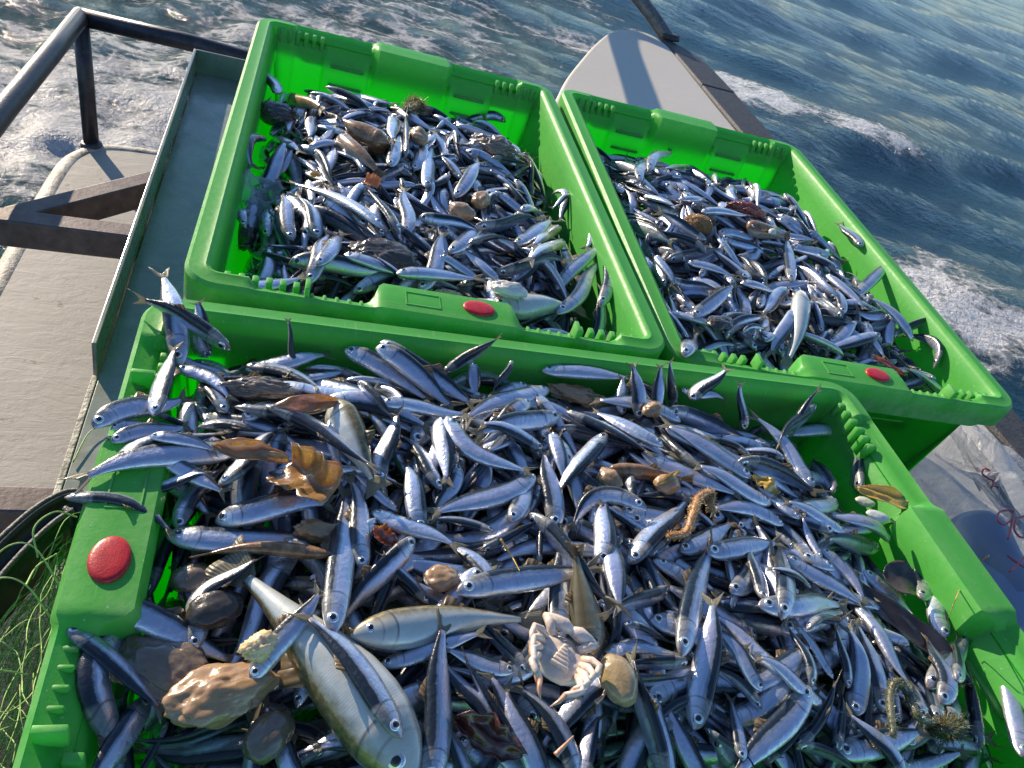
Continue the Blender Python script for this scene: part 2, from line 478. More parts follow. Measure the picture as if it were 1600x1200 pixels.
# ------------------------------------------------------------------ the sea
def build_water():
    cx, cy = 0.5, 0.0
    NA, NR = 900, 460
    r = 1.1 * (2600 / 1.1) ** (np.linspace(0, 1, NR) ** 1.25)
    th = np.linspace(0, 2 * np.pi, NA, endpoint=False)
    RR, TT = np.meshgrid(r, th, indexing='ij')
    X = cx + RR * np.cos(TT); Y = cy + RR * np.sin(TT)
    sp = np.maximum(np.gradient(r)[:, None] * np.ones_like(TT), RR * 2 * np.pi / NA)
    Z = np.full_like(X, -1.3)
    rg = np.random.default_rng(4)
    wk0 = 1 / (1 + np.exp(2.2 * (X - (1.0 + 0.27 * (Y - 1.5)))))
    for k in range(26):
        lam = 0.28 * (14.0 ** (k / 25))
        an = R(76) + rg.normal(0, 0.40)
        ph = rg.uniform(0, 6.28)
        amp = 0.0085 * lam ** 0.9 * rg.uniform(0.6, 1.3)
        fade = np.clip((lam / sp - 2.5) / 3, 0, 1) * np.exp(-RR / (60 * lam))
        q = (X * np.cos(an) + Y * np.sin(an)) * 2 * np.pi / lam + ph + 0.9 * np.sin(X * 0.7 / lam ** .5 + k) * np.sin(Y * 0.6 / lam ** .5 + 2 * k)
        Z += amp * (1 - .55 * wk0) * fade * (1.6 * np.exp(np.sin(q) - 1) - 0.75)
    def seg(ax, ay, bx, by, w):
        dx, dy = bx - ax, by - ay
        t = np.clip(((X - ax) * dx + (Y - ay) * dy) / (dx * dx + dy * dy), 0, 1)
        return np.exp(-(((X - ax - t * dx) ** 2 + (Y - ay - t * dy) ** 2) / w ** 2))
    sg = lambda x: 1 / (1 + np.exp(-x))
    edge = X - (1.0 + 0.27 * (Y - 1.5))
    wake = sg(-edge * 2.2) * sg((Y - 0.2) * 2) * np.exp(-np.maximum(Y - 9, 0) / 6)
    reg = 0.58 * wake + 0.30 * seg(-.3, 3.4, 2.0, 6.6, .9) * wake + 0.35 * seg(-1.6, 3.0, -.4, 2.6, .6)
    reg += 0.66 * seg(2.6, 6.0, 4.1, 5.9, .45) + 0.74 * seg(4.0, 5.7, 5.3, 5.35, .42) + 0.4 * seg(5.0, 5.5, 6.1, 5.3, .25)
    reg += 0.9 * seg(4.0, 2.35, 4.8, 2.5, .5) + 0.7 * seg(3.4, 2.6, 4.2, 3.1, .35) + 0.35 * seg(3.6, 4.4, 4.2, 4.3, .3)
    reg += 0.5 * seg(2.5, 8.2, 3.3, 6.9, .5)
    reg = np.clip(reg, 0, 1)
    rough = rg.normal(0, 1, Z.shape)
    for k in range(12):
        lam = rg.uniform(.12, .5); an = rg.uniform(0, 6.28)
        fade = np.clip((lam / sp - 2) / 3, 0, 1)
        Z += wake * fade * .010 * lam ** .6 * np.sin((X * np.cos(an) + Y * np.sin(an)) * 6.28 / lam + rg.uniform(0, 6) + 1.5 * np.sin(X * 3 + k) * np.sin(Y * 3 - k))
    V = np.stack([X, Y, Z], -1).reshape(-1, 3)
    i = np.arange(NR - 1)[:, None] * NA; j = np.arange(NA)[None, :]
    F = np.stack([i + j, i + NA + j, i + NA + (j + 1) % NA, i + (j + 1) % NA], -1).reshape(-1, 4)
    me = bpy.data.meshes.new('sea')
    fast_mesh(me, V, F)
    a = me.attributes.new('foam', 'FLOAT_VECTOR', 'POINT')
    a.data.foreach_set('vector', np.stack([reg, wake, 0 * wake], -1).reshape(-1).astype(np.float32))
    me.materials.append(mat_water())
    o = bpy.data.objects.new('sea', me); C.objects.link(o)
    tag(o, kind='structure')

def fast_mesh(me, V, F):
    """V (n,3); F list of quads array (m,4)"""
    me.vertices.add(len(V)); me.vertices.foreach_set('co', np.asarray(V, np.float32).reshape(-1))
    me.loops.add(F.size); me.loops.foreach_set('vertex_index', F.reshape(-1).astype(np.int32))
    me.polygons.add(len(F))
    me.polygons.foreach_set('loop_start', (np.arange(len(F)) * F.shape[1]).astype(np.int32))
    me.polygons.foreach_set('use_smooth', np.ones(len(F), bool))
    me.update(calc_edges=True)
    me.validate()

build_water()

# ------------------------------------------------------------------ the boat
DZ = -0.5
def prism(name, outline, z0, z1, mats, parent=None, bevel=0.012, top_index=0, seg=2, kind='structure'):
    bm = bmesh.new()
    vs = [bm.verts.new((x, y, z1)) for x, y in outline]
    f = bm.faces.new(vs)
    if f.normal.z < 0: f.normal_flip()
    bm.normal_update()
    if f.normal.z < 0:
        bmesh.ops.reverse_faces(bm, faces=[f])
    r = bmesh.ops.extrude_face_region(bm, geom=[f])
    for v in [g for g in r['geom'] if isinstance(g, bmesh.types.BMVert)]:
        v.co.z = z0
    bmesh.ops.recalc_face_normals(bm, faces=bm.faces)
    if bevel:
        es = [e for e in bm.edges if all(abs(v.co.z - z1) < 1e-6 for v in e.verts)]
        bmesh.ops.bevel(bm, geom=es, offset=bevel, segments=seg, affect='EDGES', profile=0.5)
    o = bm_obj(name, bm, mats, parent)
    if kind: o['kind'] = kind
    return o

left_edge = catmull([(-.352, -1.2, 0), (-.350, 0.2, 0), (-.345, .66, 0), (-.341, 1.05, 0), (-.322, 1.165, 0), (-.27, 1.215, 0), (-.16, 1.232, 0)], 6)
tip = catmull([(.977, 1.96, 0), (1.091, 2.24, 0), (1.186, 2.476, 0), (1.32, 2.76, 0), (1.485, 3.09, 0), (1.656, 3.378, 0), (1.80, 3.50, 0), (1.91, 3.52, 0), (1.97, 3.42, 0), (1.975, 3.2, 0), (1.945, 2.43, 0), (1.93, 1.5, 0), (1.917, .523, 0), (1.90, -1.2, 0)], 6)
outline = [(p.x, p.y) for p in left_edge] + [(.05, 1.25), (.45, 1.35), (.85, 1.68)] + [(p.x, p.y) for p in tip]
deck = prism('deck', outline, -0.62, DZ, M_DECK, bevel=0.014, seg=3)
hull_o = [(x * 0.985 + .012, y - .04) for x, y in outline]
prism('hull', hull_o, -1.9, -0.622, M_HULL, bevel=0)
# worn pale edge along the port side of the deck
pts = [Vector((p.x + .006, p.y - (.008 if p.y > 1.1 else 0), DZ - .0225)) for p in left_edge if p.y > -0.9]
V, F = tube_mesh([(pts, 0.026)], .026, 14)
o = mesh_obj('deck_edge', V, F, M_CHIP); o['kind'] = 'structure'

# rubber fender along the starboard side, in butted lengths
fend = empty('rubber_fender', (2.0, 1.0, DZ))
tag(fend, 'thick black rubber fender along the edge of the pale deck by the open sea', 'fender')
inner = [Vector((1.955, 3.45, 0)), Vector((1.975, 3.3, 0)), Vector((1.972, 3.0, 0)), Vector((1.958, 2.43, 0)), Vector((1.943, 1.5, 0)), Vector((1.93, .523, 0)), Vector((1.914, -1.2, 0))]
outer = [Vector((2.03, 3.48, 0)), Vector((2.13, 3.3, 0)), Vector((2.155, 3.0, 0)), Vector((2.14, 2.42, 0)), Vector((2.11, 1.5, 0)), Vector((2.07, .52, 0)), Vector((2.05, -1.2, 0))]
ci, co = catmull(inner, 6), catmull(outer, 6)
cuts = [0, 14, 26, len(ci) - 1]
for a, b in zip(cuts[:-1], cuts[1:]):
    bm = bmesh.new()
    A = ci[a:b + 1]; B = co[a:b + 1]
    A = [v.copy() for v in A]; B = [v.copy() for v in B]
    if b != cuts[-1]:
        A[-1] = A[-1].lerp(A[-2], .05); B[-1] = B[-1].lerp(B[-2], .05)
    ol = [(v.x, v.y) for v in A] + [(v.x, v.y) for v in reversed(B)]
    vs = [bm.verts.new((x - 2.0, y - 1.0, 0.006)) for x, y in ol]
    f = bm.faces.new(vs)
    r = bmesh.ops.extrude_face_region(bm, geom=[f])
    for v in [g for g in r['geom'] if isinstance(g, bmesh.types.BMVert)]: v.co.z = -.16
    bmesh.ops.recalc_face_normals(bm, faces=bm.faces)
    es = [e for e in bm.edges if all(abs(v.co.z - .006) < 1e-6 for v in e.verts)]
    bmesh.ops.bevel(bm, geom=es, offset=.012, segments=3, affect='EDGES', profile=.5)
    bm_obj('fender_length', bm, M_RUBBER, fend)

# railings
port = empty('railing', (-.30, 1.20, DZ))
tag(port, 'dark steel tube railing on the corner of the port deck above the foaming wake', 'railing')
def tl(name, pts, rad, mat, par, seg=14):
    q = [Vector(p) - par.location for p in pts]
    return tube(name, q, rad, mat, par, seg)
tp_ = Vector((-.318, 1.222, -.222))
tl('post', [(-.303, 1.20, DZ - .004), tp_], .0165, M_RAIL, port)
tl('weld_collar', [(-.303, 1.20, DZ - .003), (-.3035, 1.2002, DZ + .007), (-.304, 1.2004, DZ + .009)], [.024, .022, .017], M_RAIL, port)
tl('top_rail', [tp_ + Vector((-.006, 0, .0)), (-.1, 1.222, -.224), (.15, 1.20, -.232), (.6, 1.17, -.245)], .0185, M_RAIL, port)
tl('side_rail', [tp_ + Vector((0, .006, 0)), (-.318, 1.0, -.214), (-.322, .70, -.205), (-.326, -.6, -.175)], .0185, M_RAIL, port)
stb = empty('railing', (1.93, 3.38, DZ))
tag(stb, 'bent grey tube railing rising from the tip of the starboard deck', 'railing')
tl('stanchion', catmull([(2.03, 3.50, DZ - .003), (1.93, 3.60, -.43), (1.83, 3.73, -.37), (1.72, 3.87, -.32), (1.60, 4.02, -.22)], 6), .036, M_RAILG, stb)
tl('foot', [(2.03, 3.50, DZ + .004), (2.028, 3.502, DZ + .03)], [.052, .048], M_RUBBER, stb)
tl('top_rail', catmull([(1.60, 4.02, -.22), (1.45, 4.22, -.16), (1.22, 4.38, -.148), (1.13, 4.20, -.15), (.98, 3.42, -.15), (.86, 2.8, -.15)], 6), .036, M_RAIL, stb)

# square section frame under the tray
fr_ = empty('support_frame', (-.30, .56, -.27))
tag(fr_, 'weathered brown square section steel frame reaching from the port side under the grey tray', 'frame')
def bar(name, a, b, w, h, mat, par, bev=.003):
    a = Vector(a); b = Vector(b); d = b - a
    bm = box_bm(-w / 2, w / 2, 0, d.length, -h / 2, h / 2, bev)
    q = d.to_track_quat('Y', 'Z')
    bmesh.ops.transform(bm, matrix=Matrix.Translation(a - par.location) @ q.to_matrix().to_4x4(), verts=bm.verts)
    return bm_obj(name, bm, mat, par)
bar('cross_bar', (-0.3084, 0.4944, -0.285), (0.0141, 0.51, -0.285), .036, .046, M_BAR, fr_)
bar('brace', (-0.266, 0.504, -0.285), (-0.0089, 0.7768, -0.285), .034, .0455, M_BAR, fr_)
bar('cross_bar', (-0.1692, -0.0383, -0.285), (-0.021, -0.0324, -0.285), .036, .046, M_BAR, fr_)


# metal tray
tray = empty('metal_tray', (0, .5, -.21))
tag(tray, 'shallow grey green metal tray with raised lip under the fish crates', 'tray')
def bx(name, x0, x1, y0, y1, z0, z1, mat, par, bev=.0015):
    L = par.location
    return bm_obj(name, box_bm(x0 - L.x, x1 - L.x, y0 - L.y, y1 - L.y, z0 - L.z, z1 - L.z, bev), mat, par)
bx('tray_floor', -.069, 1.02, -.55, 1.035, -.222, -.2105, M_TRAY, tray)
bx('side_lip', -.0755, -.0702, .112, 1.040, -.222, -.165, M_TRAY, tray, .001)
bx('end_lip', -.0700, 1.02, 1.0355, 1.0405, -.222, -.165, M_TRAY, tray, .001)
bx('floor_edge', -.0757, -.0692, -.55, .108, -.224, -.2095, M_CHIP, tray, .001)
for k, (x, y) in enumerate([(.25, -.3), (.9, -.3), (.25, .9), (.9, .9)]):
    bx('leg', x - .02, x + .02, y - .02, y + .02, DZ + .001, -.2225, M_BAR, tray)

# ------------------------------------------------------------------ crates
CL, CW = 0.8, 0.5333
def crate_shell():
    r = 0.035
    st = []       # stations: (kind, data, u)  u = coordinate across the end wall
    def arc(cx, cy, a0):
        for k in range(1, 8):
            st.append(('c', (cx, cy, a0 + math.pi / 2 * k / 8), None))
    # x0 end: from y=CW-r to r
    ys = list(np.arange(r, CW - r + 1e-6, 0.0045)); ys[-1] = CW - r
    for y in reversed(ys): st.append(('x0', y, y))
    arc(0, 0, math.pi)
    for x in np.linspace(r, CL - r, 26): st.append(('y0', x, None))
    arc(1, 0, 1.5 * math.pi)
    for y in ys: st.append(('x1', y, y))
    arc(1, 1, 0)
    for x in np.linspace(CL - r, r, 26): st.append(('y1', x, None))
    arc(0, 1, .5 * math.pi)
    def pos(s, d):
        k, v, u = s
        if k == 'x0': return (d, v)
        if k == 'x1': return (CL - d, v)
        if k == 'y0': return (v, d)
        if k == 'y1': return (v, CW - d)
        fx, fy, a = v
        rr = max(r - d, 0.006)
        cx = (d + rr) if fx == 0 else CL - d - rr
        cy = (d + rr) if fy == 0 else CW - d - rr
        return (cx + rr * math.cos(a), cy + rr * math.sin(a))
    def sst(a, b, x):
        t = min(max((x - a) / (b - a), 0), 1); return t * t * (3 - 2 * t)
    rings = []
    for s in st:
        k, v, u = s
        sk = .034; blk = rec = pan = 0.0
        if k in ('x0', 'x1'):
            c = abs(u - CW / 2)
            e0 = .0 if k == 'x0' else -.011
            blk = 1 - sst(.072 + e0, .080 + e0, c)
            rec = sst(.079 + e0, .086 + e0, c) * (1 - sst(.196, .205, c))
            sk = .034 + .005 * (1 - sst(.205, .215, c))
            pan = .009 * sst(.068, .072, c) * (1 - sst(.150, .154, c)) + .006 * sst(.2, .204, c)
        elif k in ('y0', 'y1'):
            sk = .032 + .002 * (1 - sst(.0, .03, min(v, CL - v)))
        P = [(.0500, -.200), (.0262, -.014), (.0040, -.014), (.0036, -sk), (.0, -sk),
             (-.003 * blk, -.004), (.004 - .003 * blk, .0 + .004 * blk - .001 * rec),
             (.0145, .0 + .0045 * blk - .007 * rec), (.0195 - .003 * rec, .0016 + .003 * blk - .0085 * rec),
             (.0235 + .0205 * blk - .004 * rec, .0 + .004 * blk - .009 * rec),
             (.0272 + .021 * blk - .003 * rec, -.006 - .006 * rec),
             (.0310 + .015 * blk + pan * .5, -.030 - .004 * blk),
             (.0345 + .006 * blk + pan, -.075), (.0535 + pan * .6, -.192)]
        rings.append([(*pos(s, d), z) for d, z in P])
    K = len(rings[0]); N = len(rings)
    V = [p for rg in rings for p in rg]
    F = []
    for i in range(N):
        j = (i + 1) % N
        for k in range(K - 1):
            F.append((i * K + k, i * K + k + 1, j * K + k + 1, j * K + k))
    F.append([i * K for i in range(N)])
    F.append([i * K + K - 1 for i in reversed(range(N))])
    bm = bmesh.new()
    vs = [bm.verts.new(v) for v in V]
    for f in F: bm.faces.new([vs[i] for i in f])
    bmesh.ops.recalc_face_normals(bm, faces=bm.faces)
    for end in (0, 1):
        X = (lambda d: d) if end == 0 else (lambda d: CL - d)
        def bb(d0, d1, y0, y1, z0, z1, bev=.0015):
            a, b = sorted((X(d0), X(d1)))
            box_bm(a, b, y0, y1, z0, z1, bev, bm)
        for sgn in (-1, 1):
            for k in range(5 if end == 0 else 0):       # small pegs on the lowered rim
                y = CW / 2 + sgn * (.092 + .0125 * k)
                bb(.0065, .0175, y - .0020, y + .0020, -.010, -.0035)
            y = CW / 2 + sgn * .1475      # upright tab
            if end == 0: bb(.006, .024, y - .0025, y + .0025, -.009, .009, .001)
            for k in range(6):       # teeth near the corner
                y = CW / 2 + sgn * (.158 + .0135 * k)
                if abs(y - CW / 2) > .2665 - .036: continue
                bb(.0225, .0335, y - .0033, y + .0033, -.026, -.0035, .0015)
            y0, y1 = sorted((CW / 2 + sgn * .082, CW / 2 + sgn * .140))
            bb(.033, .043, y0, y1, -.047, -.042, .0018)
            bb(.034, .046, y0, y1, -.078, -.073, .0018)
        # embossed frame on the block
        y = CW / 2 + .028
        if end == 0:
         for a0, a1, b0, b1 in ((.012, .0132, y - .019, y + .019), (.034, .0352, y - .019, y + .019), (.0132, .034, y - .019, y - .0178), (.0132, .034, y + .0178, y + .019)):
            bb(a0, a1, b0, b1, .0035, .0052, 0)
    me = bpy.data.meshes.new('shell')
    bm.to_mesh(me); bm.free()
    me.materials.append(M_GREEN); me.materials.append(M_GREEN_OUT)
    K1 = K - 1
    mi = [0] * len(me.polygons)
    for q in range(N * K1):
        if q % K1 == 0: mi[q] = 1
    me.polygons.foreach_set('material_index', mi)
    smooth(me, True)
    try: me.set_sharp_from_angle(angle=R(38))
    except Exception: pass
    return me

def badge_mesh():
    bm = bmesh.new()
    rings = [(1.0, -.002), (1.0, .0006), (.95, .0015), (.80, .0021), (.4, .0024)]
    n = 32
    rows = []
    for f, z in rings:
        rows.append([bm.verts.new((.0128 * f * math.cos(2 * math.pi * k / n), .0182 * f * math.sin(2 * math.pi * k / n), z)) for k in range(n)])
    for a, b in zip(rows[:-1], rows[1:]):
        for k in range(n): bm.faces.new((a[k], a[(k + 1) % n], b[(k + 1) % n], b[k]))
    bm.faces.new(rows[-1])
    me = bpy.data.meshes.new('badge'); bm.to_mesh(me); bm.free()
    me.materials.append(M_RED); smooth(me)
    return me

shell_me = crate_shell(); badge_me = badge_mesh()
def crate(mat, label):
    o = empty('fish_crate'); o.matrix_world = mat
    tag(o, label, 'crate', 'green plastic fish crates on the tray')
    s = bpy.data.objects.new('shell', shell_me); C.objects.link(s); s.parent = o
    for X, Y in ((.0235, CW / 2 - .034),):
        b = bpy.data.objects.new('badge', badge_me); C.objects.link(b); b.parent = o
        b.location = (X, Y, .0052)
        b['label'] = 'red oval badge'
    return o
def frame_mat(x0, y0, r, z0, ta, tb):
    X = Vector((-math.sin(r), math.cos(r), tb)).normalized()
    U = Vector((math.cos(r), math.sin(r), ta)).normalized()
    Y = -U; Z = X.cross(Y).normalized(); Y = Z.cross(X)
    org = Vector((x0, y0, z0)) + U * CW
    return Matrix(((X.x, Y.x, Z.x, org.x), (X.y, Y.y, Z.y, org.y), (X.z, Y.z, Z.z, org.z), (0, 0, 0, 1)))
MA = Matrix.Translation((0, -CW, 0)); MB_ = frame_mat(*(0.02347, 0.02532, -0.03017, 0.0, 0.0, 0.0)); MC_ = frame_mat(*(0.5617, 0.01355, -0.04319, -0.00832, 0.00732, 0.01618))
DEEP = [(0, MA, CL, CW), (1, MB_, CL, CW), (2, MC_, CL, CW)]
crate(MA, 'green fish crate nearest the camera, heaped with sprats, a crab and brown jelly lumps')
crate(MB_, 'green fish crate beside the grey metal tray, sprats mixed with amber stones and weed')
crate(MC_, 'green fish crate nearest the sea with a brown fuzzy clump lying on its sprats')

